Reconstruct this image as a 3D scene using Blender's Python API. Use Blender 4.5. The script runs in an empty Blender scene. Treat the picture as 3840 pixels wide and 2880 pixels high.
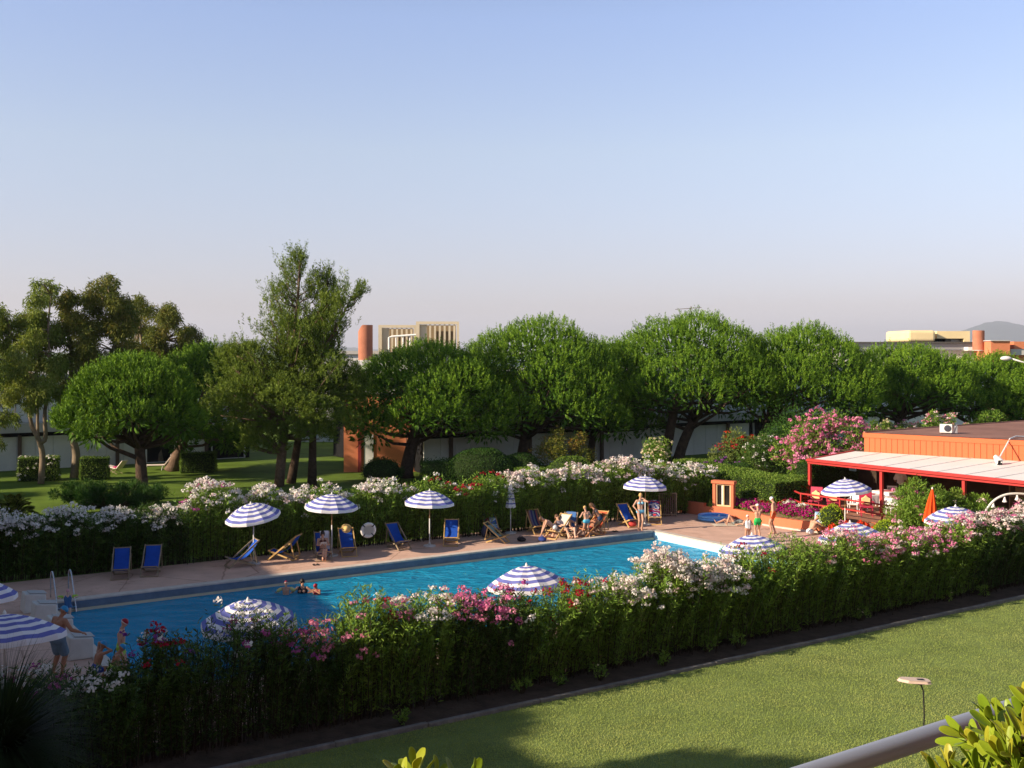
import bpy, math, random
import numpy as np
from mathutils import Vector, Matrix
R = math.radians
random.seed(7)
scene = bpy.context.scene
COL = scene.collection

# ------------------------------------------------------------------ camera, sky, sun
F, CX, HY, H = 1100.0, 512.0, 352.0, 8.0          # focal length in pixels, principal column, horizon row, eye height
cam_data = bpy.data.cameras.new('camera')
cam = bpy.data.objects.new('camera', cam_data); COL.objects.link(cam)
cam.location = (0, 0, H); cam.rotation_euler = (R(90), 0, 0)
cam_data.sensor_width = 36; cam_data.lens = F/1024*36; cam_data.shift_y = -(384-HY)/1024
cam_data.clip_start = 0.05; cam_data.clip_end = 60000
scene.camera = cam

SUN_EL = R(24); LIGHT_AZ = R(23)                   # sunlight travels towards +X turned 23 degrees to +Y
Ldir = Vector((math.cos(LIGHT_AZ)*math.cos(SUN_EL), math.sin(LIGHT_AZ)*math.cos(SUN_EL), -math.sin(SUN_EL)))
sun_data = bpy.data.lights.new('sun', 'SUN'); sun_data.energy = 5.0; sun_data.angle = R(0.5); sun_data.color = (1.0, 0.84, 0.64)
sun = bpy.data.objects.new('sun', sun_data); COL.objects.link(sun)
sun.rotation_euler = Ldir.to_track_quat('-Z', 'Y').to_euler()

world = bpy.data.worlds.new('World'); scene.world = world; world.use_nodes = True
wt = world.node_tree
bg = wt.nodes['Background']
sky = wt.nodes.new('ShaderNodeTexSky'); sky.sky_type = 'NISHITA'; sky.sun_disc = False
sky.sun_elevation = SUN_EL
sky.sun_rotation = math.atan2(-Ldir.x, -Ldir.y)    # clockwise from +Y
sky.altitude = 0; sky.air_density = 1.0; sky.dust_density = 0.35; sky.ozone_density = 1.4
tint = wt.nodes.new('ShaderNodeMixRGB'); tint.blend_type = 'MULTIPLY'; tint.inputs[0].default_value = 1.0
wc = wt.nodes.new('ShaderNodeTexCoord'); ws = wt.nodes.new('ShaderNodeSeparateXYZ'); wr = wt.nodes.new('ShaderNodeValToRGB')
wt.links.new(wc.outputs['Generated'], ws.inputs[0]); wt.links.new(ws.outputs['Z'], wr.inputs['Fac'])
we = wr.color_ramp.elements; we[0].position = 0.0; we[1].position = 1.0
SKYRAMP = [(0.0, (0.70, 0.69, 1.10)), (0.04, (0.665, 0.57, 0.73)), (0.092, (0.80, 0.675, 0.775)), (0.18, (1.05, 0.875, 0.87)), (0.29, (1.09, 0.96, 1.05)), (0.55, (0.60, 0.62, 0.62)), (1.0, (0.44, 0.46, 0.46))]
for i, (z_, c_) in enumerate(SKYRAMP):
    e_ = we[0] if i == 0 else (we[len(we)-1] if i == len(SKYRAMP)-1 else we.new(z_)); e_.color = (*c_, 1)
wt.links.new(wr.outputs[0], tint.inputs[2])
wt.links.new(sky.outputs[0], tint.inputs[1]); wt.links.new(tint.outputs[0], bg.inputs[0]); bg.inputs[1].default_value = 0.118
scene.view_settings.view_transform = 'Standard'; scene.view_settings.look = 'None'
scene.view_settings.exposure = 0.80; scene.view_settings.gamma = 1.0
scene.render.engine = 'CYCLES'
scene.cycles.max_bounces = 6; scene.cycles.transparent_max_bounces = 12
scene.cycles.use_denoising = True

# ------------------------------------------------------------------ placing
def G(px, py, z=0.0):
    d = (H-z)*F/(py-HY); return Vector(((px-CX)/F*d, d, z))
def at(px, d, z=0.0): return Vector(((px-CX)/F*d, d, z))
def zy(py, d): return H-(py-HY)/F*d
A0 = G(74, 601.5); C0 = G(653.6, 532.2)
U = (C0-A0).normalized(); V = Vector((U.y, -U.x, 0)); UANG = math.atan2(U.y, U.x)
def W(a, b, z=0.0): return A0+U*a+V*b+Vector((0, 0, z))
PL, PR, PW, ZW = -0.75, (C0-A0).length, 11.0, -0.30          # pool ends, width, water level

# ------------------------------------------------------------------ objects
def link(o): COL.objects.link(o); return o
def tag(o, label=None, cat=None, group=None, kind=None):
    if label: o['label'] = label
    if cat: o['category'] = cat
    if group: o['group'] = group
    if kind: o['kind'] = kind
    return o
def thing(name, label, cat, loc=(0, 0, 0), rz=0.0, group=None):
    o = link(bpy.data.objects.new(name, None)); o.empty_display_size = 0.2
    o.location = loc; o.rotation_euler = (0, 0, rz)
    return tag(o, label, cat, group)
def rootmat(o): return Matrix.Translation(o.location) @ o.rotation_euler.to_matrix().to_4x4()
def put(name, me, mats, parent=None, world=False, smooth=False, label=None):
    for m in (mats if isinstance(mats, (list, tuple)) else [mats]): me.materials.append(m)
    if smooth: me.polygons.foreach_set('use_smooth', [True]*len(me.polygons))
    o = link(bpy.data.objects.new(name, me))
    if parent is not None:
        if world:
            p = parent; M = Matrix.Identity(4); ch = []
            while p is not None: ch.append(p); p = p.parent
            for q in reversed(ch): M = M @ rootmat(q)
            me.transform(M.inverted())
        o.parent = parent
    if label: o['label'] = label
    return o
def kids(o): return [c for c in list(bpy.data.objects) if c.parent == o]
KID = {}
def copy_tree(o, parent=None):
    c = o.copy(); COL.objects.link(c); c.parent = parent
    for ch in kids(o): copy_tree(ch, c)
    return c

class MB:
    """collects shapes into one mesh"""
    def __init__(s): s.v = []; s.f = []; s.mi = []; s.cur = 0
    def add(s, vs, fs, M=None):
        n = len(s.v)
        s.v += [tuple(M @ Vector(p)) if M is not None else tuple(p) for p in vs]
        for f in fs: s.f.append([n+i for i in f]); s.mi.append(s.cur)
        return s
    def box(s, c, size, rz=0.0, M=None):
        x, y, z = size[0]/2, size[1]/2, size[2]/2
        vs = [(-x,-y,-z),(x,-y,-z),(x,y,-z),(-x,y,-z),(-x,-y,z),(x,-y,z),(x,y,z),(-x,y,z)]
        T = Matrix.Translation(c) @ Matrix.Rotation(rz, 4, 'Z')
        if M is not None: T = M @ T
        return s.add(vs, [(0,3,2,1),(4,5,6,7),(0,1,5,4),(1,2,6,5),(2,3,7,6),(3,0,4,7)], T)
    def bar(s, p, q, w, h=None):
        p = Vector(p); q = Vector(q); h = h or w; d = (q-p)
        t = d.normalized(); up = Vector((0, 0, 1)) if abs(t.z) < 0.95 else Vector((0, 1, 0))
        r = t.cross(up).normalized(); k = r.cross(t)
        vs = []
        for e in (p, q): vs += [e-r*w/2-k*h/2, e+r*w/2-k*h/2, e+r*w/2+k*h/2, e-r*w/2+k*h/2]
        return s.add(vs, [(0,3,2,1),(4,5,6,7),(0,1,5,4),(1,2,6,5),(2,3,7,6),(3,0,4,7)])
    def tube(s, pts, rad, n=8, cap=True):
        pts = [Vector(p) for p in pts]
        if not isinstance(rad, (list, tuple)): rad = [rad]*len(pts)
        vs = []; fs = []
        ref = None
        for i, p in enumerate(pts):
            t = (pts[min(i+1, len(pts)-1)]-pts[max(i-1, 0)]).normalized()
            if ref is None: ref = Vector((1, 0, 0)) if abs(t.x) < 0.8 else Vector((0, 1, 0))
            r = (ref-t*ref.dot(t)).normalized(); k = t.cross(r); ref = r
            for j in range(n):
                a = 2*math.pi*j/n; vs.append(p+r*math.cos(a)*rad[i]+k*math.sin(a)*rad[i])
        for i in range(len(pts)-1):
            for j in range(n):
                a = i*n+j; b = i*n+(j+1) % n; fs.append((a, b, b+n, a+n))
        if cap:
            fs.append(tuple(range(n-1, -1, -1))); fs.append(tuple(range((len(pts)-1)*n, len(pts)*n)))
        return s.add(vs, fs)
    def lathe(s, prof, n=16, M=None):
        vs = []; fs = []
        for r, z in prof:
            for j in range(n):
                a = 2*math.pi*j/n; vs.append((r*math.cos(a), r*math.sin(a), z))
        for i in range(len(prof)-1):
            for j in range(n):
                a = i*n+j; b = i*n+(j+1) % n; fs.append((a, b, b+n, a+n))
        if prof[0][0] > 1e-6: fs.append(tuple(range(n-1, -1, -1)))
        if prof[-1][0] > 1e-6: fs.append(tuple(range((len(prof)-1)*n, len(prof)*n)))
        return s.add(vs, fs, M)
    def ell(s, c, r, nu=12, nv=8, M=None, v0=-90.0, v1=90.0):
        vs = []; fs = []
        for i in range(nv+1):
            t = R(v0+(v1-v0)*i/nv)
            for j in range(nu):
                a = 2*math.pi*j/nu
                vs.append((r[0]*math.cos(t)*math.cos(a), r[1]*math.cos(t)*math.sin(a), r[2]*math.sin(t)))
        for i in range(nv):
            for j in range(nu):
                a = i*nu+j; b = i*nu+(j+1) % nu; fs.append((a, b, b+nu, a+nu))
        T = Matrix.Translation(c)
        if M is not None: T = T @ M
        return s.add(vs, fs, T)
    def caps(s, p, q, r0, r1, n=10):
        p = Vector(p); q = Vector(q); t = q-p; L = t.length
        if L < 1e-5: t = Vector((0, 0, 1)); L = 1e-5
        prof = [(r0*math.cos(R(a))+1e-7, r0*math.sin(R(a))) for a in (-88, -55, -25)]
        prof += [(r0, 0), (r1, L)] + [(r1*math.cos(R(a))+1e-7, L+r1*math.sin(R(a))) for a in (25, 55, 88)]
        M = Matrix.Translation(p) @ t.to_track_quat('Z', 'Y').to_matrix().to_4x4()
        return s.lathe(prof, n, M)
    def quad(s, a, b, c, d): return s.add([a, b, c, d], [(0, 1, 2, 3)])
    def grid(s, rows):
        m = len(rows[0]); vs = [p for r in rows for p in r]; fs = []
        for i in range(len(rows)-1):
            for j in range(m-1): fs.append((i*m+j, i*m+j+1, (i+1)*m+j+1, (i+1)*m+j))
        return s.add(vs, fs)
    def build(s, name, mats, parent=None, world=False, smooth=False, label=None):
        me = bpy.data.meshes.new(name)
        me.from_pydata([tuple(v) for v in s.v], [], s.f)
        if any(s.mi): me.polygons.foreach_set('material_index', s.mi)
        me.update()
        return put(name, me, mats, parent, world, smooth, label)

def smooth_by(o, ang=40):
    o.data.polygons.foreach_set('use_smooth', [True]*len(o.data.polygons))
    try: o.data.set_sharp_from_angle(angle=R(ang))
    except Exception: pass
    return o
def bevel(o, w=0.01, n=2):
    m = o.modifiers.new('bevel', 'BEVEL'); m.width = w; m.segments = n; m.limit_method = 'ANGLE'; return o

# ------------------------------------------------------------------ materials
MATS = {}
def mat(name, col, rough=0.6, spec=0.3, noise=None, bump=None, metal=0.0, trans=0.0, col2=None, detail=4):
    if name in MATS: return MATS[name]
    m = bpy.data.materials.new(name); m.use_nodes = True; MATS[name] = m
    t = m.node_tree; p = t.nodes['Principled BSDF']
    p.inputs['Base Color'].default_value = (*col, 1); p.inputs['Roughness'].default_value = rough
    p.inputs['Specular IOR Level'].default_value = spec; p.inputs['Metallic'].default_value = metal
    tc = t.nodes.new('ShaderNodeTexCoord')
    if noise:
        nz = t.nodes.new('ShaderNodeTexNoise'); nz.inputs['Scale'].default_value = noise[0]; nz.inputs['Detail'].default_value = detail
        nz.inputs['Roughness'].default_value = 0.65
        t.links.new(tc.outputs['Object'], nz.inputs['Vector'])
        rp = t.nodes.new('ShaderNodeValToRGB'); rp.color_ramp.elements[0].position = 0.3; rp.color_ramp.elements[1].position = 0.7
        a = noise[1]; c2 = col2 or tuple(min(1, c*(1+a)) for c in col)
        rp.color_ramp.elements[0].color = (*[c*(1-a) for c in col], 1); rp.color_ramp.elements[1].color = (*c2, 1)
        t.links.new(nz.outputs['Fac'], rp.inputs['Fac']); t.links.new(rp.outputs['Color'], p.inputs['Base Color'])
    if bump:
        nb = t.nodes.new('ShaderNodeTexNoise'); nb.inputs['Scale'].default_value = bump[0]; nb.inputs['Detail'].default_value = 5
        t.links.new(tc.outputs['Object'], nb.inputs['Vector'])
        b = t.nodes.new('ShaderNodeBump'); b.inputs['Strength'].default_value = bump[1]; b.inputs['Distance'].default_value = bump[2]
        t.links.new(nb.outputs['Fac'], b.inputs['Height']); t.links.new(b.outputs['Normal'], p.inputs['Normal'])
    if trans:
        tr = t.nodes.new('ShaderNodeBsdfTranslucent'); mx = t.nodes.new('ShaderNodeMixShader'); mx.inputs[0].default_value = trans
        src = p.inputs['Base Color'].links[0].from_socket if p.inputs['Base Color'].links else None
        if src: t.links.new(src, tr.inputs['Color'])
        else: tr.inputs['Color'].default_value = (*col, 1)
        t.links.new(p.outputs[0], mx.inputs[1]); t.links.new(tr.outputs[0], mx.inputs[2])
        t.links.new(mx.outputs[0], t.nodes['Material Output'].inputs['Surface'])
    return m
def leafmat(name, stops, trans=0.25, rough=0.5, spec=0.3, tcol=None):
    if name in MATS: return MATS[name]
    if not name.startswith('petal'): stops = [(r*1.5, g*1.42, b*1.0) for r, g, b in stops]; spec *= 0.5; rough = min(0.7, rough+0.1)
    m = bpy.data.materials.new(name); m.use_nodes = True; MATS[name] = m
    t = m.node_tree; p = t.nodes['Principled BSDF']
    at_ = t.nodes.new('ShaderNodeAttribute'); at_.attribute_name = 'rnd'
    rp = t.nodes.new('ShaderNodeValToRGB'); e = rp.color_ramp.elements
    e[0].position = 0; e[1].position = 1
    e[0].color = (*stops[0], 1); e[1].color = (*stops[-1], 1)
    for i, c in enumerate(stops[1:-1]):
        x = e.new((i+1)/(len(stops)-1)); x.color = (*c, 1)
    t.links.new(at_.outputs['Fac'], rp.inputs['Fac'])
    t.links.new(rp.outputs['Color'], p.inputs['Base Color'])
    p.inputs['Roughness'].default_value = rough; p.inputs['Specular IOR Level'].default_value = spec
    tr = t.nodes.new('ShaderNodeBsdfTranslucent'); mx = t.nodes.new('ShaderNodeMixShader'); mx.inputs[0].default_value = trans
    if tcol:
        ml = t.nodes.new('ShaderNodeMixRGB'); ml.blend_type = 'MULTIPLY'; ml.inputs[0].default_value = 1; ml.inputs[2].default_value = (*tcol, 1)
        t.links.new(rp.outputs['Color'], ml.inputs[1]); t.links.new(ml.outputs[0], tr.inputs['Color'])
    else: t.links.new(rp.outputs['Color'], tr.inputs['Color'])
    t.links.new(p.outputs[0], mx.inputs[1]); t.links.new(tr.outputs[0], mx.inputs[2])
    t.links.new(mx.outputs[0], t.nodes['Material Output'].inputs['Surface'])
    return m

# ------------------------------------------------------------------ many leaf faces at once
def norm(a): return a/np.maximum(np.linalg.norm(a, axis=-1, keepdims=True), 1e-9)
def rdir(rng, n): return norm(rng.normal(size=(n, 3)))
def leafq(P, D, L, Wd, rng):
    n = len(P); S = norm(np.cross(D, rdir(rng, n)))
    L = np.broadcast_to(np.asarray(L, float), (n,))[:, None]; Wd = np.broadcast_to(np.asarray(Wd, float), (n,))[:, None]
    q = np.empty((n, 4, 3)); m = P+D*L*0.45
    q[:, 0] = P; q[:, 1] = m+S*Wd/2; q[:, 2] = P+D*L; q[:, 3] = m-S*Wd/2
    return q
def faceq(P, N, s, rng):
    n = len(P); a = norm(np.cross(N, rdir(rng, n))); b = np.cross(N, a)
    s = np.broadcast_to(np.asarray(s, float), (n,))[:, None]/2
    q = np.empty((n, 4, 3)); q[:, 0] = P-a*s; q[:, 1] = P-b*s; q[:, 2] = P+a*s; q[:, 3] = P+b*s
    return q
def flowerobj(root, Q, r, m, mt, world=True):
    """few flower heads: each its own part; many: one part"""
    k = len(Q)//m
    if k > 60: return quadobj('flowers', Q, mt, root, r, world=world)
    for i in range(k): quadobj('flower_head', Q[i*m:(i+1)*m], mt, root, r[i*m:(i+1)*m], world=world)
def quadobj(name, Q, mats, parent=None, rnd=None, midx=None, world=True, extra=None):
    n = len(Q); me = bpy.data.meshes.new(name)
    me.vertices.add(4*n); me.vertices.foreach_set('co', np.ascontiguousarray(Q, dtype=np.float32).ravel())
    me.loops.add(4*n); me.loops.foreach_set('vertex_index', np.arange(4*n, dtype=np.int32))
    me.polygons.add(n); me.polygons.foreach_set('loop_start', np.arange(0, 4*n, 4, dtype=np.int32))
    me.polygons.foreach_set('loop_total', np.full(n, 4, dtype=np.int32))
    if midx is not None: me.polygons.foreach_set('material_index', np.asarray(midx, dtype=np.int32))
    me.update(calc_edges=True)
    at_ = me.attributes.new('rnd', 'FLOAT', 'POINT')
    r = np.random.default_rng(n).random(n) if rnd is None else rnd
    at_.data.foreach_set('value', np.repeat(np.clip(r, 0, 1), 4).astype(np.float32))
    return put(name, me, mats, parent, world)
# ------------------------------------------------------------------ the ground and the pool
def sheet(name, pts, z, m):
    me = bpy.data.meshes.new(name)
    me.from_pydata([tuple(W(a, b, z)) for a, b in pts], [], [list(range(len(pts)))]); me.update()
    if me.polygons[0].normal.z < 0: me.flip_normals()
    o = put(name, me, m); o['kind'] = 'structure'; return o
def ring(name, outer, inner, z, m):
    a0, a1, b0, b1 = outer; c0, c1, d0, d1 = inner
    P = [(a0,b0),(a1,b0),(a1,b1),(a0,b1),(c0,d0),(c1,d0),(c1,d1),(c0,d1)]
    me = bpy.data.meshes.new(name)
    me.from_pydata([tuple(W(a, b, z)) for a, b in P], [], [[0,1,5,4],[1,2,6,5],[2,3,7,6],[3,0,4,7]]); me.update()
    if me.polygons[0].normal.z < 0: me.flip_normals()
    o = put(name, me, m); o['kind'] = 'structure'; return o

m_field = mat('far_grass', (0.105, 0.165, 0.022), 0.9, 0.1, noise=(0.35, 0.30), bump=(9, 0.5, 0.05))
m_lawn = mat('lawn_grass', (0.17, 0.22, 0.07), 0.9, 0.1, noise=(0.9, 0.22), bump=(45, 0.8, 0.03))
def deckmat():
    m = mat('deck_concrete', (0.60, 0.385, 0.295), 0.85, 0.2, noise=(1.1, 0.14), bump=(35, 0.25, 0.01), detail=9)
    t = m.node_tree; p = t.nodes['Principled BSDF']; src = p.inputs['Base Color'].links[0].from_socket
    tc = [n for n in t.nodes if n.type == 'TEX_COORD'][0]
    nz = t.nodes.new('ShaderNodeTexNoise'); nz.inputs['Scale'].default_value = 0.55; nz.inputs['Detail'].default_value = 8
    nz.inputs['Roughness'].default_value = 0.75; nz.inputs['Distortion'].default_value = 0.8
    t.links.new(tc.outputs['Object'], nz.inputs['Vector'])
    rp = t.nodes.new('ShaderNodeValToRGB'); rp.color_ramp.elements[0].position = 0.56; rp.color_ramp.elements[1].position = 0.70
    rp.color_ramp.elements[0].color = (1, 1, 1, 1); rp.color_ramp.elements[1].color = (0.62, 0.56, 0.52, 1)
    mx = t.nodes.new('ShaderNodeMixRGB'); mx.blend_type = 'MULTIPLY'; mx.inputs[0].default_value = 1
    t.links.new(nz.outputs['Fac'], rp.inputs['Fac']); t.links.new(src, mx.inputs[1]); t.links.new(rp.outputs[0], mx.inputs[2])
    vo = t.nodes.new('ShaderNodeTexVoronoi'); vo.feature = 'DISTANCE_TO_EDGE'; vo.inputs['Scale'].default_value = 0.33
    wn = t.nodes.new('ShaderNodeMixRGB'); wn.inputs[0].default_value = 0.12; n2 = t.nodes.new('ShaderNodeTexNoise'); n2.inputs['Scale'].default_value = 1.6; n2.inputs['Detail'].default_value = 6
    t.links.new(tc.outputs['Object'], n2.inputs['Vector']); t.links.new(tc.outputs['Object'], wn.inputs[1]); t.links.new(n2.outputs['Color'], wn.inputs[2]); t.links.new(wn.outputs[0], vo.inputs['Vector'])
    cr = t.nodes.new('ShaderNodeValToRGB'); cr.color_ramp.elements[0].color = (0.55, 0.50, 0.46, 1); cr.color_ramp.elements[1].position = 0.008; cr.color_ramp.elements[1].color = (1, 1, 1, 1)
    m2 = t.nodes.new('ShaderNodeMixRGB'); m2.blend_type = 'MULTIPLY'; m2.inputs[0].default_value = 1
    t.links.new(vo.outputs['Distance'], cr.inputs[0]); t.links.new(mx.outputs[0], m2.inputs[1]); t.links.new(cr.outputs[0], m2.inputs[2])
    t.links.new(m2.outputs[0], p.inputs['Base Color']); return m
m_deck = deckmat()
m_dirt = mat('bare_earth', (0.095, 0.066, 0.047), 0.95, 0.1, noise=(2.2, 0.35), bump=(14, 0.8, 0.05), detail=8)
m_kerb = mat('old_concrete', (0.19, 0.175, 0.16), 0.9, 0.2, noise=(5, 0.3), bump=(20, 0.7, 0.03), detail=8)
ring('ground', (-24000, 24000, -24000, 24000), (PL-0.02, PR+0.02, -0.02, PW+0.02), 0.0, m_field)
ring('pool_deck', (-30, 30.1, -4.2, 14.4), (PL-0.01, PR+0.01, -0.01, PW+0.01), 0.02, m_deck)
sheet('soil_strip', [(-40, 14.42), (60, 14.42), (60, 16.62), (-40, 16.62)], 0.012, m_dirt)
sheet('lawn', [(-40, 16.70), (60, 16.70), (60, 40), (-40, 40)], 0.016, m_lawn)
sheet('garden_path', [(30.6, -9.5), (40, -9.5), (40, -5.0), (30.6, -5.0)], 0.012, mat('path_grey', (0.34, 0.30, 0.27), 0.9, 0.1, noise=(2, 0.2)))
# concrete edging of the lawn, slightly irregular
b = MB(); rk = random.Random(3)
s = -14.0
while s < 40:
    L = rk.uniform(1.6, 3.4); off = rk.uniform(-0.02, 0.02); h = rk.uniform(0.085, 0.12)
    p = W(s+L/2, 16.64+off, h/2-0.02)
    b.box(p, (L-0.015, 0.12, h+0.04), UANG+rk.uniform(-0.004, 0.004)); s += L
k = b.build('kerb', m_kerb); k['kind'] = 'structure'; bevel(k, 0.02, 2)

# pool basin
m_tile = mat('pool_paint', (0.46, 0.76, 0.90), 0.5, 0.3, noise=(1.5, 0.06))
m_cope = mat('coping_stone', (0.58, 0.50, 0.43), 0.8, 0.2, noise=(4, 0.15))
b = MB(); zf = -1.7
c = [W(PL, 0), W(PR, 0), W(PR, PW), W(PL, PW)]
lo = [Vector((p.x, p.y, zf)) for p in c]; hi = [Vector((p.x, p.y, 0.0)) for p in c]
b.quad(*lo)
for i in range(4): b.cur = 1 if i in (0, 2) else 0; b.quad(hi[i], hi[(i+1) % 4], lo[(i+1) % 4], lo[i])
o = b.build('pool_basin', [m_tile, mat('long_wall_shade', (0.12, 0.17, 0.24), 0.6, 0.3, noise=(2, 0.2))]); o['kind'] = 'structure'  # far wall's shade is painted into this darker colour, near wall shares it
b = MB()
b.box(W((PL+PR)/2, -0.17, 0.03), (PR-PL+0.7, 0.36, 0.07), UANG)
b.box(W((PL+PR)/2, PW+0.17, 0.03), (PR-PL+0.7, 0.36, 0.07), UANG)
b.box(W(PL-0.17, PW/2, 0.03), (0.36, PW-0.024, 0.07), UANG)
b.box(W(PR+0.17, PW/2, 0.03), (0.36, PW-0.024, 0.07), UANG)
o = b.build('pool_coping', m_cope); o['kind'] = 'structure'; bevel(o, 0.02)
b = MB(); b.box(W((PL+PR)/2, 0.05, ZW+0.035), (PR-PL-0.02, 0.10, 0.07), UANG)
o = b.build('pool_gutter', mat('gutter_tile', (0.62, 0.52, 0.36), 0.6, 0.3)); o['kind'] = 'structure'
b = MB()
for lb in (2.2, 4.4, 6.6, 8.8): b.box(W((PL+PR)/2, lb, zf+0.008), (PR-PL-3, 0.22, 0.012), UANG)
o = b.build('lane_markings', mat('lane_paint', (0.03, 0.06, 0.12), 0.5)); o['kind'] = 'structure'

def watermat():
    m = bpy.data.materials.new('pool_water'); m.use_nodes = True; t = m.node_tree; t.nodes.clear()
    out = t.nodes.new('ShaderNodeOutputMaterial')
    tc = t.nodes.new('ShaderNodeTexCoord'); mp = t.nodes.new('ShaderNodeMapping')
    mp.inputs['Rotation'].default_value = (0, 0, -0.2); mp.inputs['Scale'].default_value = (0.6, 1.5, 1)
    t.links.new(tc.outputs['Object'], mp.inputs['Vector'])
    n1 = t.nodes.new('ShaderNodeTexNoise'); n1.inputs['Scale'].default_value = 1.25; n1.inputs['Detail'].default_value = 5
    n1.inputs['Roughness'].default_value = 0.6; n1.inputs['Distortion'].default_value = 1.1
    t.links.new(mp.outputs[0], n1.inputs['Vector'])
    bp = t.nodes.new('ShaderNodeBump'); bp.inputs['Strength'].default_value = 1.0; bp.inputs['Distance'].default_value = 0.5
    t.links.new(n1.outputs['Fac'], bp.inputs['Height'])
    fr = t.nodes.new('ShaderNodeFresnel'); fr.inputs['IOR'].default_value = 1.33; t.links.new(bp.outputs[0], fr.inputs['Normal'])
    ml = t.nodes.new('ShaderNodeMath'); ml.operation = 'MULTIPLY'; ml.inputs[1].default_value = 0.75
    t.links.new(fr.outputs[0], ml.inputs[0])
    tr = t.nodes.new('ShaderNodeBsdfTransparent'); tr.inputs[0].default_value = (0.16, 0.68, 0.94, 1)
    sc = t.nodes.new('ShaderNodeBsdfDiffuse'); sc.inputs[0].default_value = (0.025, 0.50, 0.84, 1); t.links.new(bp.outputs[0], sc.inputs['Normal'])
    m0 = t.nodes.new('ShaderNodeMixShader'); m0.inputs[0].default_value = 0.58
    t.links.new(tr.outputs[0], m0.inputs[1]); t.links.new(sc.outputs[0], m0.inputs[2])
    gl = t.nodes.new('ShaderNodeBsdfGlossy'); gl.inputs['Roughness'].default_value = 0.06; t.links.new(bp.outputs[0], gl.inputs['Normal'])
    mx = t.nodes.new('ShaderNodeMixShader')
    t.links.new(ml.outputs[0], mx.inputs[0]); t.links.new(m0.outputs[0], mx.inputs[1]); t.links.new(gl.outputs[0], mx.inputs[2])
    t.links.new(mx.outputs[0], out.inputs['Surface']); return m
o = sheet('pool_water', [(PL+0.01, 0.01), (PR-0.01, 0.01), (PR-0.01, PW-0.01), (PL+0.01, PW-0.01)], ZW, watermat())

# far hills, blue only through the haze
def hill(name, d, prof, seed):
    rng = np.random.default_rng(seed); b = MB(); rows = []
    xs = np.arange(prof[0][0], prof[-1][0]+0.1, 4.0)
    ys = np.interp(xs, [p[0] for p in prof], [p[1] for p in prof])+rng.normal(0, 0.25, len(xs))
    for k, f in ((-2600, 0.0), (-1500, 0.45), (-600, 0.85), (0, 1.0), (1200, 0.6), (3000, 0.0)):
        rows.append([(((x-CX)/F*d)*(d+k)/d, d+k, -3+(max(0, (HY-y)/F*d+H)+3)*f+(rng.normal(0, 6) if 0 < f < 1 else 0)) for x, y in zip(xs, ys)])
    b.grid(rows); o = b.build(name, mat('hill_scrub', (0.05, 0.075, 0.045), 0.95, 0.05, noise=(0.004, 0.4))); o['kind'] = 'structure'
    o.data.polygons.foreach_set('use_smooth', [True]*len(o.data.polygons)); return o
hill('hills', 15000, [(860, 352), (885, 346), (905, 341), (940, 336), (962, 331), (982, 323.5), (997, 320.5), (1010, 322.5), (1030, 327), (1080, 336), (1150, 345), (1220, 352)], 1)
hill('hills', 16000, [(150, 352), (190, 346), (225, 341), (250, 338.5), (270, 341), (300, 344), (360, 348), (420, 352)], 2)

# ------------------------------------------------------------------ buildings
m_panel = mat('pale_panel', (0.74, 0.73, 0.70), 0.7, 0.2, noise=(0.8, 0.07))
m_panel2 = mat('grey_slab', (0.50, 0.48, 0.45), 0.8, 0.2, noise=(0.8, 0.1))
m_dark = mat('dark_opening', (0.012, 0.012, 0.013), 0.8, 0.1)
m_terra = mat('terracotta_paint', (0.62, 0.215, 0.105), 0.75, 0.2, noise=(0.7, 0.08))
m_terra_d = mat('terracotta_weathered', (0.44, 0.17, 0.10), 0.85, 0.2, noise=(0.9, 0.15))
m_brown = mat('brown_steel', (0.13, 0.085, 0.065), 0.6, 0.3)
m_redtrim = mat('dark_red_trim', (0.22, 0.03, 0.03), 0.6, 0.3)
m_beige = mat('beige_metal', (0.64, 0.54, 0.38), 0.6, 0.3, noise=(1, 0.06))
m_yellow = mat('yellow_render', (0.80, 0.64, 0.36), 0.75, 0.2, noise=(0.5, 0.08))
m_white = mat('white_paint', (0.78, 0.76, 0.72), 0.6, 0.3, noise=(3, 0.05))
m_roof = mat('roof_felt', (0.27, 0.145, 0.115), 0.95, 0.1, noise=(0.5, 0.25), bump=(25, 0.4, 0.02))

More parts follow.
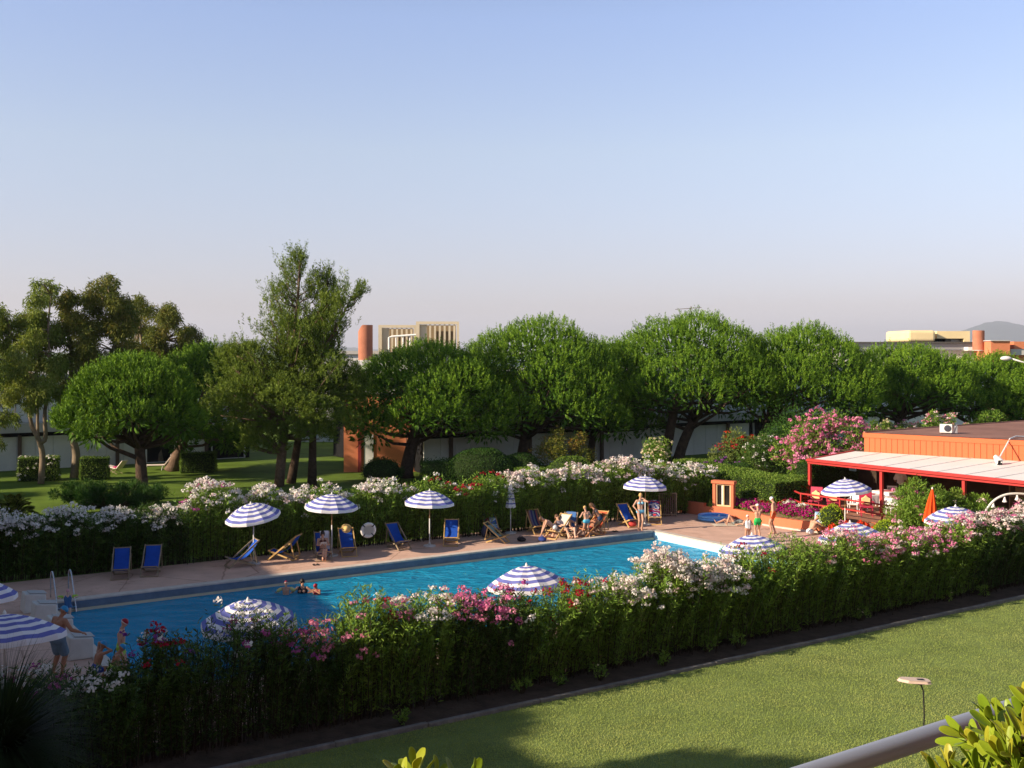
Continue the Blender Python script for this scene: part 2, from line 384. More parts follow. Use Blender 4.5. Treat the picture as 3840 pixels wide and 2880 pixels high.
def panel_block(label, o0, length, seed, doors=(), depth=14.0, hroof=6.2, zt=2.15, post=6.4):
    """two-storey panelled residence along U; local x runs along the front, local -y faces the pool"""
    t = thing('apartment_building', label, 'building', o0, UANG)
    rk = random.Random(seed); w = MB()
    x = 0.0
    while x < length:
        pw = rk.choice((1.15, 1.2, 1.25)); pw = min(pw, length-x)
        if not any(d0 < x+pw/2 < d1 for d0, d1 in doors):
            w.box((x+pw/2, 0.05, zt/2), (pw-0.025, 0.10, zt))
        elif w.v: w.build('wall', m_panel, t); w = MB()
        x += pw
    if w.v: w.build('wall', m_panel, t)
    b = MB(); b.box((length/2, 0.6, zt/2+0.15), (length-0.02, 0.9, zt+0.28)); b.box((length/2, depth/2+0.6, hroof/2), (length-0.1, depth-0.6, hroof-0.1))
    b.build('inner_wall', m_dark, t)
    b = MB(); b.box((length/2, 0.3, zt+0.62), (length, 1.7, 0.62)); b.build('fascia', m_panel2, t)
    b = MB(); x = 0.0
    while x < length:
        pw = min(2.4, length-x); b.box((x+pw/2, 0.9, zt+0.94+(hroof-zt-1.0)/2), (pw-0.03, 0.16, hroof-zt-1.0)); x += pw
    b.build('upper_wall', m_panel, t)
    b = MB(); b.box((length/2, depth/2+0.6, hroof+0.12), (length+0.4, depth+1.0, 0.26)); b.build('roof', m_panel2, t)
    x = 2.0
    while x < length:
        if not any(d0-0.2 < x < d1+0.2 for d0, d1 in doors):
            p = MB(); p.box((x, -0.12, zt/2+0.05), (0.22, 0.2, zt+0.1)); p.build('post', m_brown, t)
        x += post
    for d0, d1 in doors:
        p = MB(); p.box(((d0+d1)/2, 0.02, 0.03), (d1-d0, 0.12, 0.05)); p.box((d0+0.04, 0.0, zt/2), (0.08, 0.14, zt)); p.box((d1-0.04, 0.0, zt/2), (0.08, 0.14, zt))
        p.build('door_frame', m_white, t)
    return t
pL = Vector((-34.0, 74.0, 0))-U*14
panel_block('long pale panelled residence behind the eucalyptus trees, with dark garage openings', pL, 31.0, 5, doors=((23.2, 25.6), (28.0, 30.6)), zt=2.25)
pM = Vector((-5.8, 72.4, 0))
panel_block('long pale panelled residence running behind the row of stone pines', pM, 92.0, 6, doors=((30.5, 32.0), (33.5, 36.5)), zt=2.25, hroof=6.4)

# terracotta stair block beside the pine trunk
t = thing('stair_block', 'terracotta stair block with a grey door behind the forked pine trunk', 'building', (-8.6, 73.4, 0), R(6))
b = MB(); b.box((0, 1.5, 2.6), (5.2, 3.0, 5.2)); b.build('wall', m_terra, t)
b = MB(); b.box((2.68, 1.4, 2.6), (0.14, 3.0, 5.24)); b.build('corner_trim', m_redtrim, t)
b = MB(); b.box((-0.95, -0.03, 1.25), (0.62, 0.08, 2.5)); b.build('door', m_panel, t)
b = MB(); b.box((-1.55, -0.06, 2.2), (0.22, 0.18, 4.4)); b.build('pipe_casing', m_redtrim, t)
b = MB(); b.box((0, 1.5, 5.3), (5.5, 3.3, 0.16)); b.build('roof', m_panel2, t)
b = MB(); b.tube([(2.05, -0.10, 0.3), (2.05, -0.10, 5.0)], 0.035, 6); b.tube([(1.55, -0.10, 0.3), (1.55, -0.10, 5.0)], 0.03, 6)
for i in range(14): b.bar((1.55, -0.10, 0.5+i*0.33), (2.05, -0.10, 0.5+i*0.33), 0.03)
b.build('wall_ladder', m_brown, t)

# rooftop screens and towers behind the pines
def slat_screen(label, px0, px1, y0, y1, d, blank, seed, rail=False):
    x0 = (px0-CX)/F*d; x1 = (px1-CX)/F*d; z0 = zy(y1, d); z1 = zy(y0, d); w = x1-x0; h = z1-z0
    t = thing('roof_screen', label, 'roof screen', (x0, d, z0), R(4))
    b = MB(); b.box((w/2, 0, h-0.12), (w, 0.5, 0.24)); b.box((0.15, 0, (h-0.24)/2), (0.30, 0.5, h-0.25)); b.box((w-0.1, 0, (h-0.24)/2), (0.2, 0.5, h-0.25)); b.build('frame', m_beige, t)
    b = MB(); b.box((w/2, 0.9, (h-0.3)/2), (w-0.5, 0.1, h-0.3)); b.build('back_wall', mat('louvre_back', (0.30, 0.22, 0.13), 0.8), t)
    b = MB(); b.box((0.3+blank*w/2, 0.05, (h-0.26)/2), (blank*w, 0.12, h-0.28)); b.build('blank_panel', m_beige, t)
    xs = 0.3+blank*w+0.25; sl = MB()
    while xs < w-0.3: sl.box((xs, 0.0, (h-0.26)/2), (0.17, 0.32, h-0.27)); xs += 0.42
    sl.build('slat', m_beige, t)
    return t
slat_screen('low beige louvred roof screen next to the terracotta chimney drum', 378.5, 416, 325, 352, 97, 0.20, 1)
slat_screen('taller beige louvred roof screen above the dark pines', 416, 459, 321.5, 352, 95.5, 0.18, 2)
b = MB(); z0 = zy(344, 96)
b.tube([at(389, 95, zy(352, 95)), at(389, 95, zy(337.5, 95)), at(392, 95, zy(336.5, 95)), at(416, 94.8, zy(334.8, 95))], 0.09, 8)
for x in (396, 403, 410): b.tube([at(x, 95, zy(352, 95)), at(x, 95, zy(336.0-(x-396)*0.07, 95))], 0.07, 6)
tag(b.build('roof_railing', m_white), 'white tubular railing on the roof in front of the louvred screens', 'railing')
def drum(label, pxc, pxw, y0, y1, d, cut=False):
    r = pxw/2/F*d; z0 = zy(y1, d); z1 = zy(y0, d); t = thing('stair_drum', label, 'round tower', at(pxc, d, z0))
    b = MB(); n = 28
    lo_ = [(r*math.cos(2*math.pi*i/n), r*math.sin(2*math.pi*i/n), 0) for i in range(n)]
    hi_ = [(x, y, (z1-z0)-(max(0, -x/r-0.35)*0.9 if cut else 0)) for x, y, z in lo_]
    b.add(lo_+hi_, [(i, (i+1) % n, n+(i+1) % n, n+i) for i in range(n)]+[tuple(range(n, 2*n))])
    smooth_by(b.build('wall', m_terra_d, t))
    b = MB(); b.lathe([(r+0.02, -0.06), (r+0.02, 0)], n); b.build('base_ring', m_panel2, t)
    return t
drum('terracotta drum tower showing left of the louvred roof screens', 365.5, 14.5, 325, 360, 92, True)
# the residence under those roof pieces
t = thing('apartment_building', 'distant residence carrying the louvred screens, mostly hidden by pines', 'building', at(340, 98), R(4))
b = MB(); b.box((8, 4, 3.9), (24, 8, 7.8)); b.build('wall', m_panel, t)
b = MB(); b.box((8, 4, 7.95), (24.5, 8.5, 0.3)); b.build('roof', m_panel2, t)

# right: far flat roofs
dR = 112.0
def rbox(b, px0, px1, y0, y1, d, dep):
    x0 = (px0-CX)/F*d; x1 = (px1-CX)/F*d; z0 = zy(y1, d); z1 = zy(y0, d)
    b.box(((x0+x1)/2, d+dep/2, (z0+z1)/2), (x1-x0, dep, z1-z0))
t = thing('apartment_building', 'far flat-roofed residence with a grey parapet behind the right-hand pines', 'building', at(930, dR))
b = MB(); rbox(b, 838, 1130, 350, 425, dR+0.6, 14); b.build('wall', m_panel2, t, True)
b = MB(); rbox(b, 836, 992, 343, 349.5, dR, 15); b.build('parapet', mat('grey_parapet', (0.27, 0.27, 0.28), 0.8, 0.2), t, True)
b = MB(); rbox(b, 836, 1132, 341.8, 342.9, dR-0.4, 15.6); b.build('roof', mat('dark_felt', (0.08, 0.075, 0.07), 0.9), t, True)
b = MB(); rbox(b, 968, 985, 347, 350.5, dR-1.0, 2); b.build('awning', m_white, t, True)
t = thing('roof_house', 'pale yellow plant house on the far flat roof beside a terracotta drum', 'roof building', at(940, dR+3, zy(343, dR)))
b = MB(); rbox(b, 908, 936, 330.2, 341.7, dR+3, 7); bevel(b.build('wall', m_yellow, t, True), 0.3, 3)
b = MB(); rbox(b, 937, 970, 331, 338.5, dR+4, 6); rbox(b, 964, 970, 338.5, 341.7, dR+4, 6); b.build('side_wall', m_yellow, t, True)
b = MB(); rbox(b, 938, 963.5, 338.6, 341.6, dR+7.5, 2); b.build('opening', m_dark, t, True)
b = MB(); rbox(b, 951, 962, 339.2, 341.6, dR+5, 1.5); b.build('duct', mat('duct_metal', (0.4, 0.4, 0.42), 0.4, 0.5, metal=0.6), t, True)
drum('smooth terracotta drum tower on the far right-hand roof', 978.5, 11.3, 330.5, 350, dR-2)
t = thing('stair_block', 'terracotta block rising above the pines at the right edge', 'building', at(1000, dR-4, 5))
b = MB(); rbox(b, 991, 1010, 341, 362, dR-4, 4); b.build('wall', m_terra, t, True)
b = MB(); rbox(b, 990.7, 1010.4, 340.2, 341, dR-4.2, 4.4); b.build('roof_edge', m_panel2, t, True)
t = thing('stair_block', 'second terracotta block cut by the right edge of the picture', 'building', at(1040, dR-3, 5))
b = MB(); rbox(b, 1014, 1060, 341.5, 365, dR-3, 4); b.build('wall', m_terra, t, True)
b = MB(); rbox(b, 1010.5, 1060, 349, 355, dR-3.4, 0.3); b.build('balcony', m_panel2, t, True)
# terracotta end wall with ladder, right
t = thing('stair_block', 'sunlit terracotta end wall with a ladder between the two right-hand pines', 'building', at(1003, 84), R(-8))
b = MB(); b.box((0, 1, 2.2), (1.9, 2.0, 4.4)); b.build('wall', m_terra, t)
b = MB(); b.box((0.99, 1, 2.2), (0.1, 2.05, 4.42)); b.build('corner_trim', m_redtrim, t)
b = MB(); b.bar((-0.55, -0.06, 0.2), (-0.55, -0.06, 4.2), 0.05); b.bar((-0.15, -0.06, 0.2), (-0.15, -0.06, 4.2), 0.05)
for i in range(11): b.bar((-0.55, -0.06, 0.4+i*0.36), (-0.15, -0.06, 0.4+i*0.36), 0.05)
b.build('wall_ladder', m_brown, t)
# mast
t = thing('antenna_mast', 'thin television antenna on a mast above the tallest pine row', 'antenna', at(691, 84, 6.4))
b = MB(); b.tube([(0, 0, 0), (0, 0, 5.1)], 0.03, 6); b.build('mast', m_brown, t)
b = MB(); b.bar((-1.2, 0, 4.85), (0.8, 0, 5.0), 0.04)
for i in range(5): b.bar((-1.1+i*0.4, -0.25, 4.86+i*0.03), (-1.1+i*0.4, 0.25, 4.86+i*0.03), 0.03)
b.build('aerial', m_brown, t)

# off the picture to the left: the taller residence whose shadow lies over the lawn and pool end
sa = Vector((-22.3, 6.0, 0)); sb = Vector((-42.3, 46.0, 0)); dv = (sb-sa); sl = dv.length; ang = math.atan2(dv.y, dv.x)
t = thing('apartment_building', 'tall cream residence standing left of the pool, casting the long evening shadow', 'building', sa, ang)
b = MB(); b.box((sl/2, 5.3, 5.9), (sl, 10, 11.8)); b.build('wall', m_beige, t)
b = MB(); b.box((sl/2, 5.3, 12.0), (sl+0.6, 10.8, 0.4)); b.build('roof', m_panel2, t)
for fl in range(4):
    for i in range(12):
        b = MB(); b.box((2+i*3.4, 0.27, 1.6+fl*2.9), (1.6, 0.12, 1.5)); b.build('window', m_dark, t)
# ------------------------------------------------------------------ terrace, pool bar, retaining wall
m_orange = mat('orange_render', (0.60, 0.175, 0.085), 0.75, 0.2, noise=(0.8, 0.06))
m_fascia = mat('orange_cladding', (0.60, 0.135, 0.048), 0.6, 0.25, noise=(0.5, 0.06))
m_redpaint = mat('red_paint', (0.44, 0.035, 0.03), 0.5, 0.35)
m_canopy = mat('canopy_sheet', (0.84, 0.78, 0.73), 0.6, 0.3, noise=(0.7, 0.05))
m_wood = mat('light_wood', (0.56, 0.36, 0.14), 0.6, 0.3, noise=(6, 0.2))
m_wood_d = mat('grey_wood', (0.30, 0.23, 0.15), 0.7, 0.2, noise=(6, 0.2))
ZT = 0.45
# terrace slab
t = thing('terrace', 'raised terracotta-tiled terrace under the white-roofed pool bar', 'terrace', W(34.5, -0.6, 0), UANG)
m_ttile = mat('terrace_tile', (0.34, 0.16, 0.10), 0.7, 0.2, noise=(3, 0.15))
b = MB(); b.box((-1.12, -9.7, ZT/2-0.004), (2.2, 15.8, ZT-0.008)); b.build('front_slab', m_ttile, t)
b = MB(); b.box((-2.27, -9.7, ZT/2+0.01), (0.1, 15.9, ZT+0.06)); b.build('front_wall', m_orange, t)
b = MB(); b.box((8, -7.5, ZT/2), (16, 17.2, ZT)); b.build('floor_slab', mat('terrace_tile', (0.34, 0.16, 0.10), 0.7, 0.2, noise=(3, 0.15)), t)
b = MB(); b.box((-0.06, -7.5, ZT/2+0.01), (0.1, 17.3, ZT+0.06)); b.build('edge_wall', m_terra_d, t)

# the bar: canopy on red posts
zc = 2.56
f0 = W(35.0, -0.4, zc); f1 = W(34.95, 19.5, zc); k0 = W(38.6, -0.55, 2.80); k1 = W(44.4, 19.5, 2.80)
t = thing('pool_bar', 'open pool bar with a white sheet roof on red posts under orange ribbed cladding', 'bar', W(35.0, -0.4, 0), UANG)
b = MB(); n = 14
rows = [[f0.lerp(f1, i/n)+Vector((0, 0, 0.06)) for i in range(n+1)], [k0.lerp(k1, i/n)+Vector((0, 0, 0.05)) for i in range(n+1)]]
b.grid(rows); lo_ = [[p-Vector((0, 0, 0.05)) for p in r] for r in rows]; b.grid(lo_)
for i in range(n+1):
    p, q = rows[0][i], rows[1][i]; b.bar(p+Vector((0, 0, 0.012)), q+Vector((0, 0, 0.012)), 0.035, 0.02)
b.build('canopy', m_canopy, t, True)
b = MB(); b.bar(f0-U*0.06, f1-U*0.06, 0.12, 0.24); b.bar(f0-U*0.16+Vector((0, 0, 0.05)), f1-U*0.16+Vector((0, 0, 0.05)), 0.10, 0.10)
b.bar(f0, k0, 0.1, 0.2); b.build('gutter_beam', m_redpaint, t, True)
for i in range(5):
    p = W(35.02, -0.35+4.3*i, 0)
    b = MB(); b.box((p.x, p.y, (ZT+zc-0.12)/2), (0.14, 0.14, zc-0.12-ZT), UANG); b.build('post', m_redpaint, t, True)
# cladding fascia in ribs
c0 = W(38.8, -0.05, 0); c1 = W(44.55, 20, 0); cu = (c1-c0).normalized(); cn = Vector((cu.y, -cu.x, 0)); cn = cn if cn.dot(U) < 0 else -cn
cl = (c1-c0).length; b = MB(); ca = math.atan2(cu.y, cu.x); s = 0
while s < cl:
    p = c0+cu*(s+0.145); b.box((p.x, p.y, 3.17), (0.268, 0.06, 0.84), ca); s += 0.29
p = c0+cu*cl/2
q = p-cn*0.06; b.box((q.x, q.y, 3.2), (cl, 0.06, 1.1), ca)
q = p+cn*0.02; b.box((q.x, q.y, 3.71), (cl+0.1, 0.10, 0.24), ca)
b.build('cladding', m_fascia, t, True)
b = MB(); far = c0+U*16; far2 = c1+U*16; mid = [c0-cn*0.1, c1-cn*0.1, far2, far]
b.add([Vector((p.x, p.y, 3.84+(0.0 if i < 2 else 0.1))) for i, p in enumerate(mid)], [(0, 1, 2, 3)])
b.add([Vector((p.x, p.y, 3.70)) for p in mid], [(0, 1, 2, 3)])
p = (c0+far)/2; b.bar(Vector((c0.x, c0.y, 3.82)), Vector((far.x, far.y, 3.9)), 0.12, 0.16)
b.build('roof', m_roof, t, True)
b = MB(); p = c0+cu*(cl/2-2.2)-cn*1.2; b.box((p.x, p.y, 1.55), (cl+4.4, 0.2, 2.5), ca); p = c0+U*7+cu*0.4; b.box((p.x, p.y, 2.0), (13, 0.2, 3.3), UANG)
b.build('back_wall', mat('bar_wood', (0.06, 0.035, 0.022), 0.7, 0.2, noise=(2, 0.3)), t, True)
# shelves inside
t = thing('bar_shelf', 'wooden shelf unit with boxes deep in the shade of the bar', 'shelf', W(38.5, 9.3, ZT), UANG)
b = MB()
for z in (0.02, 0.55, 1.05, 1.6): b.box((0, 0, z), (0.5, 1.9, 0.05))
b.box((0, -0.95, 0.8), (0.5, 0.05, 1.65)); b.box((0, 0.95, 0.8), (0.5, 0.05, 1.65)); b.build('frame', m_wood_d, t)
for i, (y, z, h) in enumerate(((-0.55, 0.05, 0.35), (0.1, 0.58, 0.34), (-0.5, 0.58, 0.4), (0.45, 1.08, 0.4), (-0.3, 1.08, 0.3))):
    o = MB().box((0, y, z+h/2), (0.4, 0.5, h)).build('box', mat('carton', (0.34, 0.25, 0.17), 0.8), t); bevel(o, 0.01)
t = thing('waste_bin', 'yellow bin standing in the shade of the bar', 'bin', W(37.2, 10.0, ZT))
b = MB(); b.lathe([(0.001, 0), (0.19, 0), (0.25, 0.75), (0.24, 0.75), (0.18, 0.05), (0.001, 0.05)], 16); b.build('body', mat('yellow_plastic', (0.65, 0.42, 0.02), 0.5), t)
b = MB(); b.lathe([(0.25, 0.72), (0.28, 0.74), (0.28, 0.78), (0.25, 0.79)], 16); b.build('rim', MATS['yellow_plastic'], t)
t = thing('hanging_sign', 'small pale blue sign hanging under the canopy', 'sign', W(36.6, 1.0, 2.2), UANG)
b = MB(); b.box((0, 0, 0), (0.04, 0.42, 0.24)); bevel(b.build('panel', mat('blue_sign', (0.25, 0.5, 0.65), 0.5), t), 0.01)
b = MB(); b.tube([(0, -0.15, 0.12), (0, -0.15, 0.42)], 0.01, 5); b.tube([(0, 0.15, 0.12), (0, 0.15, 0.42)], 0.01, 5); b.build('cord', m_brown, t)

# air conditioner and lamp on the roof
pa = at(946, 55.9, 3.86)
t = thing('air_conditioner', 'white air conditioner unit standing on the brown flat roof', 'air conditioner', pa, R(-24)); t.scale = (0.72,)*3
b = MB(); b.box((0, 0, 0.36), (0.82, 0.34, 0.6)); bevel(b.build('casing', m_white, t), 0.02)
b = MB(); b.lathe([(0.001, 0), (0.23, 0), (0.24, 0.02), (0.001, 0.03)], 20, Matrix.Translation((0.12, -0.172, 0.37)) @ Matrix.Rotation(R(90), 4, 'X')); b.build('fan_grille', mat('grille_dark', (0.05, 0.05, 0.07), 0.5), t)
b = MB(); b.box((-0.3, 0, 0.03), (0.06, 0.4, 0.06)); b.box((0.3, 0, 0.03), (0.06, 0.4, 0.06)); b.build('foot', m_brown, t)
b = MB(); b.box((0.62, 0.12, 0.3), (0.26, 0.26, 0.5)); b.bar((0.42, -0.1, 0.06), (0.72, 0.0, 0.66), 0.05); b.build('pipe_box', mat('duct_metal', (0.4, 0.4, 0.42)), t)
t = thing('wall_lamp', 'white spotlight on a curved arm hanging from the bar roof over the canopy', 'lamp', at(1014, 53.0, 3.8))
b = MB(); b.tube([at(1030, 53.6, 3.86), at(1016, 53.2, 3.93), at(1010, 52.4, 3.87), at(1004, 51.6, 3.42), at(999.5, 51.0, 3.1)], 0.035, 8); b.build('arm', m_white, t, True)
hp = at(998.5, 50.9, 2.98)
b = MB(); b.lathe([(0.001, 0), (0.08, 0.02), (0.16, 0.2), (0.19, 0.4), (0.001, 0.4)], 16, Matrix.Translation(at(994.5, 51.0, 3.2)) @ Matrix.Rotation(R(140), 4, 'Y')); smooth_by(b.build('lamp_head', m_white, t, True))
b = MB(); b.box(hp+Vector((0.05, 0, -0.1)), (0.18, 0.16, 0.22)); b.build('bracket', m_dark, t, True)

# curved retaining wall with flower bed behind it
t = thing('retaining_wall', 'low curved orange retaining wall between pool deck and flower bed', 'wall', W(30, 0, 0), UANG)
pts = [(29.7, -4.1), (29.7, -2.6), (30.3, -1.2), (30.35, 0.2), (30.05, 1.6), (30.2, 3.2), (30.7, 5.0), (31.4, 7.0), (31.6, 9.5), (31.4, 13)]
def spl(P, k=6):
    out = []
    for i in range(len(P)-1):
        p0 = P[max(i-1, 0)]; p1 = P[i]; p2 = P[i+1]; p3 = P[min(i+2, len(P)-1)]
        for j in range(k):
            s = j/k; out.append(tuple(0.5*((2*b_)+(c_-a_)*s+(2*a_-5*b_+4*c_-d_)*s*s+(3*b_-a_-3*c_+d_)*s**3) for a_, b_, c_, d_ in zip(p0, p1, p2, p3)))
    return out+[P[-1]]
sp = spl(pts); b = MB()
for i in range(len(sp)-1):
    p = W(*sp[i], 0); q = W(*sp[i+1], 0); e = (q-p).normalized()*0.03
    h0 = 0.46 if sp[i][1] > -2.4 else 0.62
    z = Vector((0, 0, h0/2)); b.bar(p+z-e, q+z+e, 0.24, h0)
b.build('wall_face', m_orange, t, True)
b = MB()
for i in range(len(sp)-1):
    if sp[i][1] < 1.2: continue
    p = W(sp[i][0]-0.16, sp[i][1], 0.05); q = W(sp[i+1][0]-0.16, sp[i+1][1], 0.05); b.bar(p, q, 0.14, 0.07)
b.build('foot_strip', m_cope, t, True)
bed = [W(a+0.1, bb, 0.40) for a, bb in sp if bb > -2.5]
nb = len(bed); back = [W(34.42 if bb < 0.9 else 32.14, max(bb, -2.6), 0.60 if bb < 0.9 else 0.47) for a, bb in sp if bb > -2.5]
b = MB(); mid = [(p+q)/2+Vector((0, 0, 0.16+0.05*math.sin(i*0.9))) for i, (p, q) in enumerate(zip(bed, back))]
b.grid([bed, mid, back]); o = b.build('flower_bed', mat('bed_earth', (0.22, 0.13, 0.075), 0.95, 0.1, noise=(3, 0.3), bump=(12, 0.7, 0.05))); o['kind'] = 'structure'
def zbed(a, b_): return 0.45+0.17*min(1, max(0, (a-30.3)/2.2))

# red railing along the terrace edge
t = thing('railing', 'low red metal railing along the terrace edge above the flower bed', 'railing', W(34.3, -2.5, ZT), UANG)
for h in (0.42, 0.85):
    b = MB(); b.bar(W(32.4, 1.35, ZT+h), W(32.4, 15.6, ZT+h), 0.05, 0.07); b.build('rail', m_redpaint, t, True)
    b = MB(); b.bar(W(34.4, -2.0, ZT+h), W(32.4, 1.35, ZT+h), 0.05, 0.07); b.build('rail', m_redpaint, t, True)
for i in range(7):
    b = MB(); b.box(W(32.4, 1.4+i*2.3, ZT+0.43), (0.06, 0.06, 0.88), UANG); b.build('post', m_redpaint, t, True)

# window frame standing in the clipped hedge
pw = at(724, 53.3, 0.40)
t = thing('window_frame', 'small orange window frame with two dark panes set into the clipped hedge', 'window', pw, R(-32))
b = MB(); b.box((-0.46, 0, 0.62), (0.14, 0.3, 1.24)); b.box((0.46, 0, 0.62), (0.14, 0.3, 1.24)); b.box((0, 0, 0.06), (1.06, 0.34, 0.12)); b.box((0, -0.01, 1.30), (1.16, 0.4, 0.14)); b.build('frame', m_orange, t)
b = MB()
for x in (-0.36, 0.0, 0.36): b.box((x, -0.04, 0.68), (0.075, 0.10, 1.08))
b.box((0, -0.045, 1.19), (0.78, 0.1, 0.07)); b.box((0, -0.045, 0.16), (0.78, 0.1, 0.07)); b.build('sash', mat('cream_wood', (0.72, 0.50, 0.27), 0.6), t)
m_glass = mat('dark_glass', (0.02, 0.018, 0.016), 0.08, 0.5)
for x in (-0.18, 0.18):
    b = MB(); b.box((x, 0.0, 0.68), (0.3, 0.03, 1.0)); b.build('pane', m_glass, t)
b = MB(); b.box((-0.08, -0.03, 0.68), (0.05, 0.03, 0.96)); b.build('curtain', m_white, t)

# gate of vertical slats beside the last parasol
pg = G(667.5, 517)
t = thing('gate', 'brown slatted gate half open in the oleander hedge behind the patterned chair', 'gate', pg, R(18))
b = MB(); b.box((-0.46, 0, 0.58), (0.05, 0.05, 1.16)); b.box((0.46, 0, 0.58), (0.06, 0.06, 1.16)); b.box((0, 0, 1.14), (0.9, 0.04, 0.05)); b.box((0, 0, 0.12), (0.9, 0.04, 0.05)); b.build('frame', m_wood_d, t)
b = MB()
for i in range(8): b.box((-0.37+i*0.105, 0.01, 0.63), (0.055, 0.02, 1.0))
b.build('slat', m_brown, t)

# ------------------------------------------------------------------ pool fittings
m_steel = mat('stainless_steel', (0.55, 0.55, 0.57), 0.25, 0.5, metal=0.9)
t = thing('pool_ladder', 'stainless steel pool ladder at the far left corner of the pool', 'ladder', W(-0.24, -0.5, 0.02), UANG)
for a in (-0.52, 0.03):
    b = MB(); P = [(-0.95, 0.0), (-0.95, 0.62), (-0.90, 0.80), (-0.76, 0.87), (-0.58, 0.82), (-0.42, 0.6), (-0.16, 0.22), (0.06, -0.1), (0.16, -0.45), (0.18, -1.1)]
    b.tube([W(a, y, 0.02+z) for y, z in spl(P, 4)], 0.024, 8); b.build('rail', m_steel, t, True, True)
for z in (-0.12, -0.40, -0.68, -0.96):
    b = MB(); b.bar(W(-0.50, 0.17, z), W(0.01, 0.17, z), 0.08, 0.03); b.build('step', m_steel, t, True)
m_block = mat('block_paint', (0.60, 0.57, 0.53), 0.7, 0.2, noise=(2, 0.1))
for i, (bb, lb) in enumerate(((0.75, 'white starting block nearest the pool ladder'), (2.35, 'second white starting block from the pool ladder'), (4.5, 'third white starting block, partly behind the man in grey shorts'), (6.9, 'white starting block nearest the crouching children'))):
    t = thing('starting_block', lb, 'starting block', W(-1.35, bb, 0.02), UANG, 'starting blocks at the left pool end')
    b = MB(); b.add([(-0.33, -0.33, 0), (0.33, -0.33, 0), (0.33, 0.33, 0), (-0.33, 0.33, 0), (-0.28, -0.31, 0.60), (0.31, -0.31, 0.53), (0.31, 0.31, 0.53), (-0.28, 0.31, 0.60)], [(0,3,2,1),(4,5,6,7),(0,1,5,4),(1,2,6,5),(2,3,7,6),(3,0,4,7)])
    bevel(b.build('body', m_block, t), 0.04, 3)
    b = MB(); b.box((0.03, 0, 0.585), (0.5, 0.52, 0.012), M=Matrix.Rotation(R(6.8), 4, 'Y')); b.build('grip_plate', mat('grip', (0.42, 0.41, 0.40), 0.9), t)
t = thing('paddling_pool', 'round pale blue inflatable paddling pool on the deck by the orange wall', 'paddling pool', G(714, 519.8, 0.02))
b = MB(); prof = []
for z0 in (0.07, 0.19):
    for a in range(-90, 91, 30): prof.append((0.70+0.075*math.cos(R(a)), z0+0.065*math.sin(R(a))))
for a in range(90, 271, 30): prof.append((0.70+0.075*math.cos(R(a)), 0.19+0.065*math.sin(R(a))))
b.lathe(prof, 32); smooth_by(b.build('rim', mat('blue_vinyl', (0.18, 0.46, 0.88), 0.4, 0.4), t), 50)
b = MB(); b.lathe([(0.001, 0.10), (0.66, 0.10)], 32); b.build('water', mat('shallow_water', (0.22, 0.50, 0.85), 0.1, 0.5), t)
b = MB(); b.caps((0.1, -0.5, 0.16), (0.16, -0.46, 0.30), 0.05, 0.03); b.build('valve_flap', m_white, t)
# life ring hung in the hedge
t = thing('life_ring', 'white life ring with dark cord hanging on the oleander hedge', 'life ring', (0, 0, 0))
lr = G(368.3, 552); lr = at(368.3, 43.9, zy(530.2, 43.9)); t.location = lr; t.rotation_euler = (R(6), 0, R(20))
b = MB(); pr = [(0.255+0.062*math.cos(R(a)), 0.05*math.sin(R(a))) for a in range(0, 361, 30)]
b.lathe(pr, 32, Matrix.Rotation(R(90), 4, 'X')); smooth_by(b.build('ring', m_white, t), 60)
for i in range(4):
    a = R(45+90*i); b = MB(); b.lathe([(0.058, -0.02), (0.068, -0.02), (0.068, 0.02), (0.058, 0.02), (0.058, -0.02)], 10, Matrix.Translation((0.255*math.cos(a), 0, 0.255*math.sin(a))) @ Matrix.Rotation(-a, 4, 'Y')); b.build('band', mat('dark_cord', (0.03, 0.03, 0.05), 0.8), t)
b = MB(); b.tube([(-0.05, 0.03, 0.3), (0, 0.06, 0.42), (0.05, 0.03, 0.3)], 0.012, 6); b.build('hanger', MATS['dark_cord'], t)

